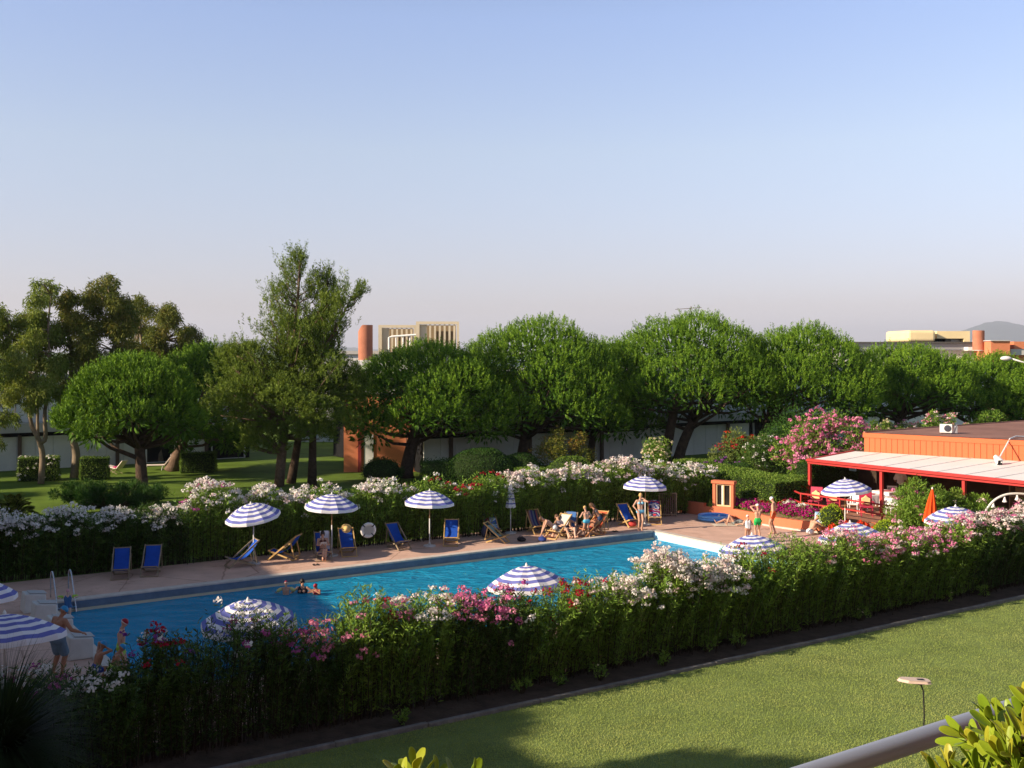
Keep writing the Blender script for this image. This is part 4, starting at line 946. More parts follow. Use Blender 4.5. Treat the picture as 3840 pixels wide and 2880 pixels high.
# arched white pole with bell lamps
p0 = at(985, 46.2, 0.5)
t = thing('lamp_arch', 'white arched pole with small hanging bell lamps at the right edge', 'lamp', p0)
def ap(px, py): return at(px, 46.2, zy(py, 46.2))
b = MB(); b.tube(spl([tuple(ap(*q)) for q in ((984, 523), (986, 511), (993, 501.5), (1003, 495.5), (1015, 493.6), (1030, 495), (1045, 500), (1056, 512))], 5), 0.05, 8); b.build('arch', m_pole_w, t, True, True)
for px, py in ((992, 503), (1003.5, 497.5), (1016, 495.5)):
    q = ap(px+1.2, py+3); b = MB(); b.lathe([(0.005, 0.16), (0.03, 0.15), (0.05, 0.06), (0.10, -0.06), (0.001, -0.05)], 12, Matrix.Translation(q)); smooth_by(b.build('lamp_bell', m_plas, t, True), 50)
# street lamp over the right pines, garden lamp on the lawn
t = thing('street_lamp', 'white street lamp head on a long arm at the right edge before the pines', 'lamp', at(1075, 70, 0))
b = MB(); b.tube([at(1075, 70, 0), at(1075, 70, 6.9), at(1062, 70, 7.3), at(1024, 70, zy(362.5, 70)), at(1011, 70, zy(358.5, 70))], [0.08, 0.07, 0.06, 0.05, 0.05], 8); b.build('pole', m_white, t, True, True)
b = MB(); b.ell(at(1006, 70, zy(358.4, 70)), (0.36, 0.18, 0.15), 16, 10); b.build('lamp_head', m_plas, t, True, True)
pl = Vector((8.45, 22.6, 0.016))
t = thing('garden_lamp', 'garden lamp with a flat pale hood on a thin dark post on the near lawn', 'lamp', pl)
b = MB(); b.tube([(0, 0, 0), (0.02, 0, 0.5), (0.0, 0, 1.02), (-0.06, 0, 1.18)], 0.016, 8)
rk = random.Random(5)
for i in range(16):
    z = 0.1+i*0.06; a = i*2.4; b.tube([(0.01, 0, z), (0.01+0.035*math.cos(a), 0.035*math.sin(a), z+0.02)], 0.006, 4)
b.build('post', mat('post_black', (0.02, 0.02, 0.02), 0.6), t)
b = MB(); P = [(0.13, -0.10), (0.13, 0.10), (0.05, 0.16), (-0.42, 0.15), (-0.52, 0.06), (-0.52, -0.05), (-0.36, -0.15), (0.04, -0.15)]
b.v = [(x, y, 1.20-x*0.06) for x, y in P]+[(x*0.92, y*0.85, 1.25-x*0.06) for x, y in P]; n = len(P)
b.f = [list(range(n)), list(range(2*n-1, n-1, -1))]+[[i, (i+1) % n, n+(i+1) % n, n+i] for i in range(n)]; b.mi = [0]*len(b.f)
bevel(b.build('lamp_hood', mat('hood_beige', (0.66, 0.50, 0.40), 0.6, noise=(9, 0.08)), t), 0.01)
b = MB(); b.box((-0.06, 0, 1.21), (0.14, 0.10, 0.10)); b.build('bracket', MATS['post_black'], t)
# ------------------------------------------------------------------ people
m_skin = mat('skin', (0.55, 0.30, 0.20), 0.55, 0.3, noise=(9, 0.08))
m_skin_t = mat('skin_tanned', (0.36, 0.165, 0.095), 0.5, 0.3, noise=(9, 0.08))
m_skin_l = mat('skin_light', (0.66, 0.40, 0.29), 0.55, 0.3, noise=(9, 0.06))
m_eye = mat('eye_dark', (0.015, 0.012, 0.01), 0.3, 0.5)
m_hair_d = mat('hair_dark', (0.016, 0.011, 0.009), 0.5, 0.3, noise=(40, 0.4))
m_hair_b = mat('hair_brown', (0.10, 0.05, 0.025), 0.5, 0.3, noise=(40, 0.4))
m_hair_y = mat('hair_blonde', (0.58, 0.36, 0.13), 0.5, 0.3, noise=(40, 0.25))
def V3(*a): return Vector(a)
def ik(a, b, l1, l2, bend):
    d = b-a; L = min(d.length, (l1+l2)*0.999); t = d.normalized(); b = a+t*L
    x = (l1*l1-l2*l2+L*L)/(2*L); h = math.sqrt(max(0, l1*l1-x*x)); n = (bend-t*bend.dot(t))
    n = n.normalized() if n.length > 1e-4 else Vector((0, 1, 0)); return a+t*x+n*h, b
def remesh(o, vox):
    m = o.modifiers.new('skin', 'REMESH'); m.mode = 'VOXEL'; m.voxel_size = vox; m.use_smooth_shade = True
    s = o.modifiers.new('smooth', 'SMOOTH'); s.factor = 0.5; s.iterations = 2
def person(label, loc, rz, stature, pose, skin=None, wear=(), hair=None, fat=1.0, group=None, hair_len=0.0, vox=0.013):
    """pose in metres for a 1.75 m body facing +Y: pel, chest (base of neck), head, hands hl/hr, ankles fl/fr"""
    t = thing('person', label, 'person', loc, rz, group); s = stature/1.75; t.scale = (s,)*3
    skin = skin or m_skin
    pel = V3(*pose.get('pel', (0, 0, 0.93))); ch = V3(*pose.get('chest', (0, -0.01, 1.45))); hd = V3(*pose.get('head', (0, 0.03, 1.63)))
    rt = V3(*pose.get('right', (1, 0, 0))).normalized(); up = (ch-pel).normalized(); rt = (rt-up*rt.dot(up)).normalized(); fw = up.cross(rt)
    look = V3(*pose.get('look', tuple(fw))).normalized(); srt = V3(*pose.get('sright', tuple(rt))).normalized()
    sh = {k: ch-up*0.05+srt*0.175*e*(1+(fat-1)*0.4) for k, e in (('l', -1), ('r', 1))}; hp = {k: pel-up*0.02+rt*0.092*e for k, e in (('l', -1), ('r', 1))}
    hand = {'l': V3(*pose.get('hl', (-0.26, 0.04, 0.86))), 'r': V3(*pose.get('hr', (0.26, 0.04, 0.86)))}
    foot = {'l': V3(*pose.get('fl', (-0.10, 0, 0.085))), 'r': V3(*pose.get('fr', (0.10, 0, 0.085)))}
    eb = {'l': V3(*pose.get('ebl', (-0.5, -1, 0))), 'r': V3(*pose.get('ebr', (0.5, -1, 0)))}
    kb = {'l': V3(*pose.get('kbl', tuple(fw))), 'r': V3(*pose.get('kbr', tuple(fw)))}
    f = fat; b = MB(); J = {}
    # trunk
    b.caps(hp['l'], hp['r'], 0.108*f, 0.108*f); w = pel+(ch-pel)*0.36+fw*0.01
    b.caps(pel-rt*0.045, w-rt*0.04, 0.108*f, 0.098*f); b.caps(pel+rt*0.045, w+rt*0.04, 0.108*f, 0.098*f)
    r1 = pel+(ch-pel)*0.70
    for e in (-1, 1): b.caps(w+rt*0.04*e, r1+srt*0.065*e, 0.098*f, 0.108*f); b.caps(r1+srt*0.065*e, ch-up*0.07+srt*0.10*e, 0.108*f, 0.07*f)
    if pose.get('bust'):
        for e in (-1, 1): b.ell(r1+srt*0.075*e+fw*0.085, (0.058, 0.058, 0.058))
    b.caps(sh['l'], sh['r'], 0.055*f, 0.055*f); b.caps(ch-up*0.05, ch+up*0.0, 0.07, 0.06)
    b.caps(ch, hd-up*0.05, 0.056, 0.052)
    # head with jaw, nose, ears
    hz = pose.get('hup', None); hu = V3(*hz).normalized() if hz else (hd-ch).normalized()
    look = (look-hu*look.dot(hu)).normalized(); hr_ = look.cross(hu)
    HM = Matrix((hr_, look, hu)).transposed().to_4x4()
    hp_ = lambda x, y, z: hd+hr_*x+look*y+hu*z
    b.ell(hd+hu*0.025, (0.076, 0.096, 0.098), M=HM); b.ell(hp_(0, 0.018, -0.05), (0.057, 0.072, 0.068), M=HM)
    b.caps(hp_(0, 0.085, 0.02), hp_(0, 0.106, -0.018), 0.010, 0.015); b.caps(hp_(-0.02, 0.083, -0.058), hp_(0.02, 0.083, -0.058), 0.011, 0.011)
    for e in (-1, 1): b.ell(hp_(0.078*e, -0.005, 0.0), (0.014, 0.024, 0.034), M=HM)
    for k, e in (('l', -1), ('r', 1)):
        el, ha = ik(sh[k], hand[k], 0.29, 0.255, eb[k]); J['e'+k] = el; J['h'+k] = ha
        b.caps(sh[k], el, 0.052*f, 0.040*f); b.caps(el, el+(ha-el)*0.35, 0.040*f, 0.039*f); b.caps(el+(ha-el)*0.35, ha, 0.039*f, 0.026)
        d = (ha-el).normalized(); s1 = (Vector(pose.get('palm'+k, (0, 1, 0.2)))); s1 = (s1-d*s1.dot(d)); s1 = s1.normalized() if s1.length > 1e-3 else d.orthogonal().normalized(); s2 = d.cross(s1)
        for o_ in (-0.024, 0.0, 0.024): b.caps(ha+s2*o_*0.6, ha+d*0.085+s2*o_, 0.019, 0.017, 8)
        for i, (o_, L) in enumerate(((-0.033, 0.062), (-0.011, 0.078), (0.012, 0.072), (0.034, 0.052))):
            k0 = ha+d*0.088+s2*o_; k1 = k0+d*L*0.55+s1*0.012+s2*o_*0.10; b.caps(k0, k1, 0.0105, 0.0095, 6); b.caps(k1, k1+d*L*0.40+s1*0.024, 0.0095, 0.0085, 6)
        tb = ha+d*0.03-s2*0.03; b.caps(tb, tb+d*0.035-s2*0.03+s1*0.01, 0.013, 0.011, 6); b.caps(tb+d*0.035-s2*0.03+s1*0.01, tb+d*0.068-s2*0.036+s1*0.022, 0.011, 0.009, 6)
        kn, an = ik(hp[k], foot[k], 0.44, 0.425, kb[k]); J['k'+k] = kn; J['f'+k] = an
        b.caps(hp[k], kn, 0.088*f, 0.056*f); c1 = kn+(an-kn)*0.35+(kn-(hp[k]+an)/2)*(-0.08); b.caps(kn, c1, 0.055*f, 0.055*f); b.caps(c1, an, 0.055*f, 0.036)
        td = V3(*pose.get('toe'+k, pose.get('toe', tuple(fw)))); sd = (an-kn).normalized()
        if 'toe' not in pose and 'toe'+k not in pose: td = fw-sd*fw.dot(sd)*0.9
        td = td.normalized(); heel = an+sd*0.035-td*0.035; b.caps(heel, an+sd*0.02, 0.034, 0.034, 8)
        b.caps(an+sd*0.025, an+sd*0.052+td*0.14, 0.036, 0.030, 8); b.caps(an+sd*0.052+td*0.12, an+sd*0.06+td*0.185, 0.033, 0.018, 8)
    o = b.build('body', skin, t); remesh(o, vox)
    b = MB()
    for e in (-1, 1): b.ell(hp_(0.03*e, 0.088, 0.018), (0.012, 0.007, 0.008), 8, 5, M=HM)
    b.build('eyes', m_eye, t)
    def cap_mesh(name, m, grow, v0, mats=None, tilt=0.0):
        q = MB(); T = HM @ Matrix.Rotation(R(tilt), 4, 'X'); q.ell(hd+hu*0.022, (0.076+grow, 0.098+grow, 0.098+grow), 18, 9, M=T, v0=v0)
        if mats:
            q.mi = [1 if p < mats[1] else 0 for p in range(len(q.f))]; return q.build(name, [m, mats[0]], t, smooth=True)
        return q.build(name, m, t, smooth=True)
    for g in wear:
        kind, m = g[0], g[1]; q = MB()
        if kind == 'cap':
            if len(g) > 2:                                    # second colour round the edge or on one side
                c = MB(); T = HM @ Matrix.Rotation(R(-14), 4, 'X'); c.ell(hd+hu*0.022, (0.085, 0.107, 0.107), 20, 10, M=T, v0=-6)
                if g[3] == 'edge': c.mi = [1 if p//20 < 1 else 0 for p in range(len(c.f))]
                else: c.mi = [1 if 4 <= (p % 20) < 13 else 0 for p in range(len(c.f))]
                c.build('swim_cap', [m, g[2]], t, smooth=True)
            else: cap_mesh('swim_cap', m, 0.009, -6, tilt=-14)
            continue
        if kind in ('trunks', 'brief', 'shorts'):
            L = {'trunks': 0.36, 'brief': 0.06, 'shorts': 0.80}[kind]; g_ = 0.012 if kind != 'shorts' else 0.022
            q.caps(hp['l'], hp['r'], 0.108*f+g_, 0.108*f+g_)
            q.caps(pel-rt*0.045, pel+(w-pel)*(0.45 if kind != 'brief' else 0.15)-rt*0.043, 0.108*f+g_, 0.104*f+g_); q.caps(pel+rt*0.045, pel+(w-pel)*(0.45 if kind != 'brief' else 0.15)+rt*0.043, 0.108*f+g_, 0.104*f+g_)
            for k in 'lr':
                e_ = hp[k]+(J['k'+k]-hp[k])*L; q.caps(hp[k], e_, 0.089*f+g_, (0.089-0.03*L)*f+g_+(0.02 if kind == 'shorts' else 0))
            o = q.build(kind if kind != 'brief' else 'swim_briefs', m, t); remesh(o, 0.016)
        if kind == 'bikini_top':
            for e in (-1, 1): q.ell(r1+srt*0.075*e+fw*0.09, (0.066, 0.062, 0.060)); q.caps(r1+srt*0.075*e+fw*0.12, ch+srt*0.06*e+fw*0.03, 0.012, 0.012, 6)
            q.caps(r1-srt*0.17, r1-srt*0.12+fw*0.1, 0.014, 0.014, 6); q.caps(r1+srt*0.17, r1+srt*0.12+fw*0.1, 0.014, 0.014, 6); q.caps(r1-srt*0.16-fw*0.05, r1+srt*0.16-fw*0.05, 0.045, 0.045)
            o = q.build('bikini_top', m, t); remesh(o, 0.014)
        if kind in ('shirt', 'vest', 'suit'):
            g_ = 0.014 if kind != 'shirt' else 0.024
            for e in (-1, 1): q.caps(pel+rt*0.05*e+up*(0.0 if kind != 'suit' else -0.02), w+rt*0.045*e, 0.108*f+g_, 0.10*f+g_); q.caps(w+rt*0.045*e, r1+srt*0.068*e, 0.10*f+g_, 0.108*f+g_); q.caps(r1+srt*0.068*e, ch-up*0.07+srt*0.10*e, 0.108*f+g_, 0.068*f+g_)
            if kind == 'suit': q.caps(hp['l'], hp['r'], 0.108*f+g_, 0.108*f+g_)
            if kind == 'shirt':
                q.caps(sh['l'], sh['r'], 0.055*f+g_, 0.055*f+g_)
                for k in 'lr': q.caps(sh[k], sh[k]+(J['e'+k]-sh[k])*0.75, 0.055*f+g_, 0.05*f+g_+0.01)
            o = q.build({'shirt': 'shirt', 'vest': 'top', 'suit': 'swimsuit'}[kind], m, t); remesh(o, 0.017)
        if kind == 'trousers':
            q.caps(hp['l'], hp['r'], 0.125*f, 0.125*f)
            for k in 'lr': q.caps(hp[k], J['k'+k], 0.105*f, 0.082*f); q.caps(J['k'+k], J['f'+k], 0.082*f, 0.07*f)
            o = q.build('trousers', m, t); remesh(o, 0.018)
        if kind == 'armband':
            for k in 'lr':
                q = MB(); c = sh[k]+(J['e'+k]-sh[k])*0.55; d = (J['e'+k]-sh[k]).normalized(); q.caps(c-d*0.07, c+d*0.07, 0.085, 0.085, 14); q.build('armband', m, t, smooth=True)
        if kind == 'book':
            c = (J['hl']+J['hr'])/2+V3(0, 0.03, 0.06)
            for e in (-1, 1): q.box((0, 0, 0), (0.14, 0.012, 0.2), M=Matrix.Translation(c+V3(0.065*e, 0.02, 0)) @ Matrix.Rotation(R(22*e), 4, 'Z') @ Matrix.Rotation(R(-40), 4, 'X'))
            q.build('magazine', m, t)
    if hair:
        q = MB(); T = HM @ Matrix.Rotation(R(-24), 4, 'X'); q.ell(hd+hu*0.028-look*0.006, (0.087, 0.108, 0.106), 16, 9, M=T, v0=-12)
        if hair_len: q.caps(hp_(0, -0.06, 0.0), hp_(0, -0.075, -hair_len), 0.075, 0.05); q.caps(hp_(-0.06, -0.03, 0), hp_(-0.06, -0.04, -hair_len*0.7), 0.04, 0.03); q.caps(hp_(0.06, -0.03, 0), hp_(0.06, -0.04, -hair_len*0.7), 0.04, 0.03)
        q.build('hair', hair, t, smooth=True)
    return t
m_cblue = mat('cap_blue', (0.02, 0.26, 0.52), 0.4, 0.4); m_cred = mat('cap_red', (0.34, 0.008, 0.02), 0.4, 0.4)
m_cwh = mat('cap_white', (0.75, 0.73, 0.72), 0.4, 0.4); m_cnavy = mat('cap_navy', (0.02, 0.05, 0.35), 0.4, 0.4); m_cdark = mat('cap_dark', (0.035, 0.03, 0.07), 0.4, 0.4)
m_grey = mat('grey_shorts', (0.13, 0.19, 0.25), 0.8, 0.1, noise=(5, 0.15)); m_lime = mat('lime_vinyl', (0.33, 0.52, 0.04), 0.4, 0.4)
cm = mat
# near left group (shaded)
person('broad man in blue cap and grey shorts, back turned, one arm stretched out', W(-2.15, 8.3, DZ), R(-28), 1.72,
       dict(chest=(0.03, 0.06, 1.43), head=(0.07, 0.13, 1.60), hr=(0.66, 0.16, 1.12), ebr=(0, -0.4, -1), palmr=(0, 0, -1), hl=(-0.22, 0.22, 0.95), look=(0.6, 0.8, -0.5), fl=(-0.13, -0.02, 0.085), fr=(0.14, 0.02, 0.085)),
       m_skin_t, (('cap', m_cblue), ('shorts', m_grey)), fat=1.24)
person('child in a blue swimming cap crouching with an elbow raised to the head', W(-1.5, 9.7, DZ), R(-50), 1.40,
       dict(pel=(0, -0.1, 0.50), chest=(0, 0.06, 1.0), head=(0, 0.13, 1.18), hl=(-0.09, 0.16, 1.2), ebl=(-1, 0, 0.1), hr=(0.1, 0.2, 1.1), ebr=(1, 0.2, -0.2), fl=(-0.14, 0.1, 0.085), fr=(0.14, 0.1, 0.085)), m_skin_t, (('cap', m_cblue), ('trunks', m_cnavy)))
person('second crouching child in a blue cap, almost hidden by the red oleander', W(-1.18, 9.95, DZ), R(-60), 1.38,
       dict(pel=(0, -0.1, 0.50), chest=(0, 0.10, 0.95), head=(0, 0.20, 1.11), hl=(-0.2, 0.3, 0.6), hr=(0.2, 0.3, 0.6), fl=(-0.14, 0.1, 0.085), fr=(0.14, 0.1, 0.085)), m_skin_t, (('cap', m_cblue), ('trunks', m_lime)))
person('boy in a red cap and yellow-green trunks standing in profile at the pool edge', W(-0.95, 9.55, DZ), R(-80), 1.50,
       dict(chest=(0, 0.03, 1.44), head=(0, 0.10, 1.61), look=(0.1, 0.9, -0.6), hl=(-0.22, 0.05, 0.86), hr=(0.22, 0.06, 0.86)), m_skin, (('cap', m_cred, m_cwh, 'edge'), ('trunks', m_lime)))
person('small child in a pink bathing cap and green armbands on the pool ladder', W(-0.26, 0.35, -0.62), R(200), 1.12,
       dict(pel=(0, 0, 0.9), chest=(0, 0.02, 1.42), hl=(-0.34, 0.2, 1.35), hr=(0.34, 0.2, 1.35)), m_skin_l, (('cap', mat('cap_pink', (0.62, 0.30, 0.32), 0.5)), ('suit', mat('suit_blue', (0.05, 0.14, 0.30), 0.7)), ('armband', m_lime)))
# bathers in the water
pw0 = G(302, 593.5, ZW)
person('dark-haired woman standing in the pool between two children', pw0+V3(0, 0.1, -1.16), R(176), 1.66, dict(hl=(-0.45, 0.22, 1.15), hr=(0.42, 0.25, 1.15), look=(-0.5, 0.9, -0.1), bust=1), m_skin, (('suit', mat('suit_black', (0.012, 0.012, 0.02), 0.7)),), m_hair_d, hair_len=0.10)
person('child in a red and white cap in the water, back to the camera', pw0+V3(-0.52, -0.15, -0.78), R(12), 1.25, dict(hl=(-0.45, 0.3, 1.15), hr=(0.4, 0.3, 1.2)), m_skin, (('cap', m_cred, m_cwh, 'edge'), ('trunks', m_cnavy), ('armband', mat('yellow_vinyl', (0.60, 0.55, 0.20), 0.4))))
person('child in a dark cap in the water, resting chin on the folded arm', pw0+V3(0.56, -0.1, -0.84), R(150), 1.28, dict(chest=(0, 0.08, 1.40), head=(0, 0.15, 1.56), hl=(-0.12, 0.3, 1.36), hr=(0.1, 0.32, 1.30), ebl=(-1, 0.2, -0.4), ebr=(1, 0.2, -0.4), look=(0.5, 0.8, -0.1)), m_skin_t, (('cap', m_cdark, m_cred, 'side'), ('suit', mat('suit_maroon', (0.20, 0.015, 0.03), 0.7))))
# seated woman
sit = dict(pel=(0, 0.02, 0.36), chest=(0, -0.26, 0.83), head=(0, -0.24, 1.02), hl=(-0.10, 0.18, 0.62), hr=(0.10, 0.18, 0.62), fl=(-0.02, 0.66, 0.11), fr=(0.08, 0.70, 0.14), kbl=(-0.1, 0.2, 1), kbr=(-0.25, 0.3, 1), look=(0, 0.9, -0.35), hup=(0, 0.1, 1))
p, a = D[5]; person('dark-haired woman sitting cross-legged in a blue deckchair, reading', p, a, 1.64, sit, m_skin, (('brief', mat('suit_brown', (0.10, 0.03, 0.02), 0.7)), ('bikini_top', MATS['suit_brown']), ('book', m_cwh)), m_hair_d, hair_len=0.12)
lie = dict(pel=(0, 0.02, 0.34), chest=(0, -0.36, 0.70), head=(0, -0.47, 0.86), hl=(-0.30, 0.10, 0.55), hr=(0.30, 0.10, 0.55), fl=(-0.16, 0.70, 0.10), fr=(0.14, 0.72, 0.10), kbl=(-0.2, 0.3, 1), kbr=(0.2, 0.3, 1), hup=(0, -0.4, 1))
# sunbathers
p, a = D[12]
person('sunbather in white bathing trunks bending forward from the white deckchair', p+V3(-0.15, -0.05, 0), R(100), 1.70, dict(pel=(0, 0.0, 0.50), chest=(0, 0.40, 0.80), head=(0, 0.56, 0.86), hup=(0, 0.9, 0.3), hl=(-0.16, 0.62, 0.20), hr=(0.16, 0.55, 0.16), ebl=(-1, -0.2, 0), ebr=(1, -0.2, 0), fl=(-0.16, 0.42, 0.09), fr=(0.18, 0.36, 0.09), look=(0, 0.4, -1)), m_skin, (('brief', m_cwh),), m_hair_b)
person('sunbather lying back in the white deckchair with a grey top and brown hair', p+V3(0.25, 0.15, 0), R(215), 1.68, dict(lie, hl=(-0.25, 0.2, 0.5)), m_skin, (('vest', mat('grey_top', (0.16, 0.14, 0.17), 0.8)), ('brief', MATS['grey_top'])), m_hair_b, hair_len=0.1)
p, a = D[13]; person('sunbather in dark shorts with bent legs on the dark blue deckchair', p+V3(0.02, 0, 0), R(188), 1.70, lie, m_skin_l, (('trunks', mat('navy_trunks', (0.03, 0.05, 0.11), 0.8)),), m_hair_b)
p, a = D[14]; person('sunbather reclining on the orange deckchair with one arm raised', p, R(118), 1.72, dict(lie, hl=(-0.12, -0.2, 1.12), ebl=(-1, 0.3, 0.5)), m_skin_t, (('brief', mat('red_trunks', (0.35, 0.03, 0.02), 0.8)),), m_hair_b)
person('child in pale blue trunks standing at the orange deckchairs', G(586.5, 537.8, DZ), R(20), 1.38, dict(chest=(-0.02, 0.05, 1.43), head=(-0.05, 0.1, 1.61), hl=(-0.25, 0.30, 1.1), hr=(0.22, 0.22, 1.05), fl=(-0.09, 0, 0.085), fr=(0.12, -0.12, 0.085)), m_skin, (('brief', mat('pale_blue_trunks', (0.10, 0.45, 0.62), 0.7)),), m_hair_y)
person('brown-haired woman leaning over behind the child at the orange deckchairs', G(598.5, 536.6, DZ), R(75), 1.62, dict(pel=(0, -0.05, 0.88), chest=(0, 0.22, 1.30), head=(0, 0.34, 1.44), hl=(-0.12, 0.48, 0.95), hr=(0.2, 0.42, 0.92), fl=(-0.1, 0.1, 0.085), fr=(0.12, -0.2, 0.085), look=(0, 0.8, -0.5), bust=1), m_skin_t, (('bikini_top', MATS['grey_top']), ('brief', MATS['navy_trunks'])), m_hair_b, hair_len=0.14)
person('blonde woman in a pale blue bikini standing with one hand at her face', G(640.3, 531.2, DZ), R(192), 1.70, dict(hl=(-0.10, 0.12, 1.50), ebl=(-1, 0.6, -0.8), hr=(0.20, 0.10, 0.98), ebr=(1, -0.7, 0), fl=(-0.06, 0.05, 0.085), fr=(0.07, -0.03, 0.085), bust=1, look=(0.2, 1, -0.15)), m_skin, (('bikini_top', mat('bikini_blue', (0.20, 0.50, 0.66), 0.7)), ('brief', MATS['bikini_blue'])), m_hair_y, fat=0.93)
# right deck
pl_ = G(733, 524.8, DZ+0.015)
t = thing('towel', 'pale towel spread on the deck beneath the lying sunbather', 'towel', pl_, R(5))
b = MB(); n = 10; b.grid([[(x, y, 0.012+0.006*math.sin(5*x+3*y)) for x in np.linspace(-0.95, 0.95, n)] for y in np.linspace(-0.36, 0.36, 5)]); b.grid([[(x, y, 0.0) for x in np.linspace(0.95, -0.95, n)] for y in np.linspace(-0.36, 0.36, 5)]); b.build('cloth', mat('pale_towel', (0.66, 0.58, 0.47), 0.9), t, smooth=True)
person('sunbather in a dark patterned top lying on a pale towel, one knee raised', pl_+V3(0.05, 0, 0.015), R(98), 1.62, dict(pel=(0, 0, 0.12), chest=(0, -0.50, 0.14), head=(0, -0.70, 0.16), right=(1, 0, 0), hup=(0, -1, 0.1), look=(0, 0.1, 1), hl=(-0.32, -0.1, 0.06), hr=(0.32, -0.1, 0.06), fl=(-0.12, 0.42, 0.08), fr=(0.12, 0.84, 0.09), kbl=(0, 0, 1), kbr=(0, 0, 1), ebl=(-1, 0, 0), ebr=(1, 0, 0), toe=(0, 0.5, 1)), m_skin, (('suit', mat('dark_print', (0.06, 0.07, 0.08), 0.8, noise=(14, 0.8), col2=(0.4, 0.42, 0.4))),), m_hair_d)
person('small child in a white cap and white float vest on the right deck', G(748, 544, DZ), R(10), 1.22, dict(hl=(-0.2, 0.3, 1.15), hr=(0.2, 0.3, 1.15), chest=(0, 0.03, 1.44), head=(0, 0.08, 1.61)), m_skin, (('cap', m_cwh), ('vest', m_cwh), ('brief', mat('skin_suit', (0.50, 0.25, 0.17), 0.7))))
person('boy in green trunks lifting both hands to his white cap', G(757.8, 539.6, DZ), R(8), 1.52, dict(hl=(-0.07, 0.12, 1.66), hr=(0.07, 0.12, 1.66), ebl=(-1, 0.1, -0.35), ebr=(1, 0.1, -0.35), fl=(-0.09, 0, 0.085), fr=(0.11, 0, 0.085)), m_skin, (('cap', m_cwh), ('trunks', mat('green_trunks', (0.02, 0.42, 0.09), 0.7))))
person('tall boy in orange trunks and a blue and white cap, looking down to the left', G(773.5, 533.8, DZ), R(62), 1.66, dict(chest=(0, -0.01, 1.44), head=(0, 0.07, 1.60), look=(0, 0.9, -0.5), hl=(-0.24, 0.02, 0.86), hr=(0.24, 0.06, 0.86), fl=(-0.09, 0.06, 0.085), fr=(0.09, -0.05, 0.085)), m_skin, (('cap', m_cnavy, m_cwh, 'side'), ('trunks', mat('orange_trunks', (0.72, 0.10, 0.02), 0.7))))
pb = G(811, 534.5, DZ)
person('person sitting on the deck edge bent over a blue and white towel', pb, R(-62), 1.68, dict(pel=(0, -0.05, 0.16), chest=(0, 0.22, 0.60), head=(0, 0.38, 0.74), hup=(0, 0.7, 0.7), hl=(-0.14, 0.62, 0.48), hr=(0.14, 0.62, 0.45), fl=(-0.14, 0.55, 0.09), fr=(0.14, 0.60, 0.09), kbl=(0, 0.2, 1), kbr=(0, 0.2, 1), look=(0, 0.6, -0.7)), m_skin, (('brief', m_cwh),), m_hair_b)
t = thing('towel', 'blue and white towel held up by the bent sitting person', 'towel', pb+V3(0.62, 0.25, 0.30), R(-40))
b = MB(); b.grid([[(x, 0.10*math.sin(3*x+z*2)+0.12*abs(x), z) for x in np.linspace(-0.42, 0.42, 9)] for z in np.linspace(0, 0.62, 6)]); o = b.build('cloth', m_tow_lb, t, smooth=True); sm = o.modifiers.new('thick', 'SOLIDIFY'); sm.thickness = 0.015
dcp = at(876, 42.0, 0.02); deckchair('deckchair with a white and lilac towel, just above the hedge before the terrace', dcp, R(170), canvas=m_canvas_or)
towel_on('white and lilac towel on the deckchair before the terrace', dcp, R(170), mat('lilac_towel', (0.70, 0.62, 0.68), 0.9, noise=(5, 0.15)), 0.0, 0.5, 0.46)
# bar
person('waiter in a white shirt standing with his back turned in the shade of the bar', on_T(900.5, 55.0), R(-10), 1.78, dict(hl=(-0.2, 0.25, 1.05), hr=(0.2, 0.25, 1.05)), m_skin_t, (('shirt', m_cwh), ('trousers', m_hair_d)), m_hair_d, vox=0.018)
# ------------------------------------------------------------------ vegetation
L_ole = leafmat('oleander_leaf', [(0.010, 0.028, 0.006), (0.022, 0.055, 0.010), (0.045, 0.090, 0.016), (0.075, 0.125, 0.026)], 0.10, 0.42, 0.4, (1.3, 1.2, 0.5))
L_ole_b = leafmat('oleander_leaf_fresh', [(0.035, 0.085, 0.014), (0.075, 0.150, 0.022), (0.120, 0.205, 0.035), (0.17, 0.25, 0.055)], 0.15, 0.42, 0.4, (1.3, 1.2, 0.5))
L_stem = mat('oleander_stem', (0.045, 0.036, 0.022), 0.9, 0.1)
def petal(name, a, b_): return leafmat(name, [a, tuple((x+y)/2 for x, y in zip(a, b_)), b_], 0.3, 0.6, 0.1)
FL = {'white': petal('petal_white', (0.74, 0.68, 0.63), (0.88, 0.84, 0.79)), 'blush': petal('petal_blush', (0.72, 0.52, 0.50), (0.86, 0.74, 0.69)),
      'pink': petal('petal_pink', (0.62, 0.14, 0.27), (0.84, 0.36, 0.46)), 'red': petal('petal_red', (0.28, 0.006, 0.02), (0.48, 0.02, 0.05)),
      'magenta': petal('petal_magenta', (0.36, 0.04, 0.22), (0.52, 0.14, 0.34)), 'cream': petal('petal_cream', (0.66, 0.54, 0.33), (0.78, 0.68, 0.46)),
      'purple': petal('petal_purple', (0.16, 0.03, 0.20), (0.30, 0.08, 0.34)), 'scarlet': petal('petal_scarlet', (0.62, 0.03, 0.012), (0.72, 0.07, 0.02)),
      'fuchsia': petal('petal_fuchsia', (0.36, 0.008, 0.13), (0.50, 0.025, 0.22)), 'hotpink': petal('petal_hot_pink', (0.68, 0.13, 0.33), (0.88, 0.36, 0.54))}
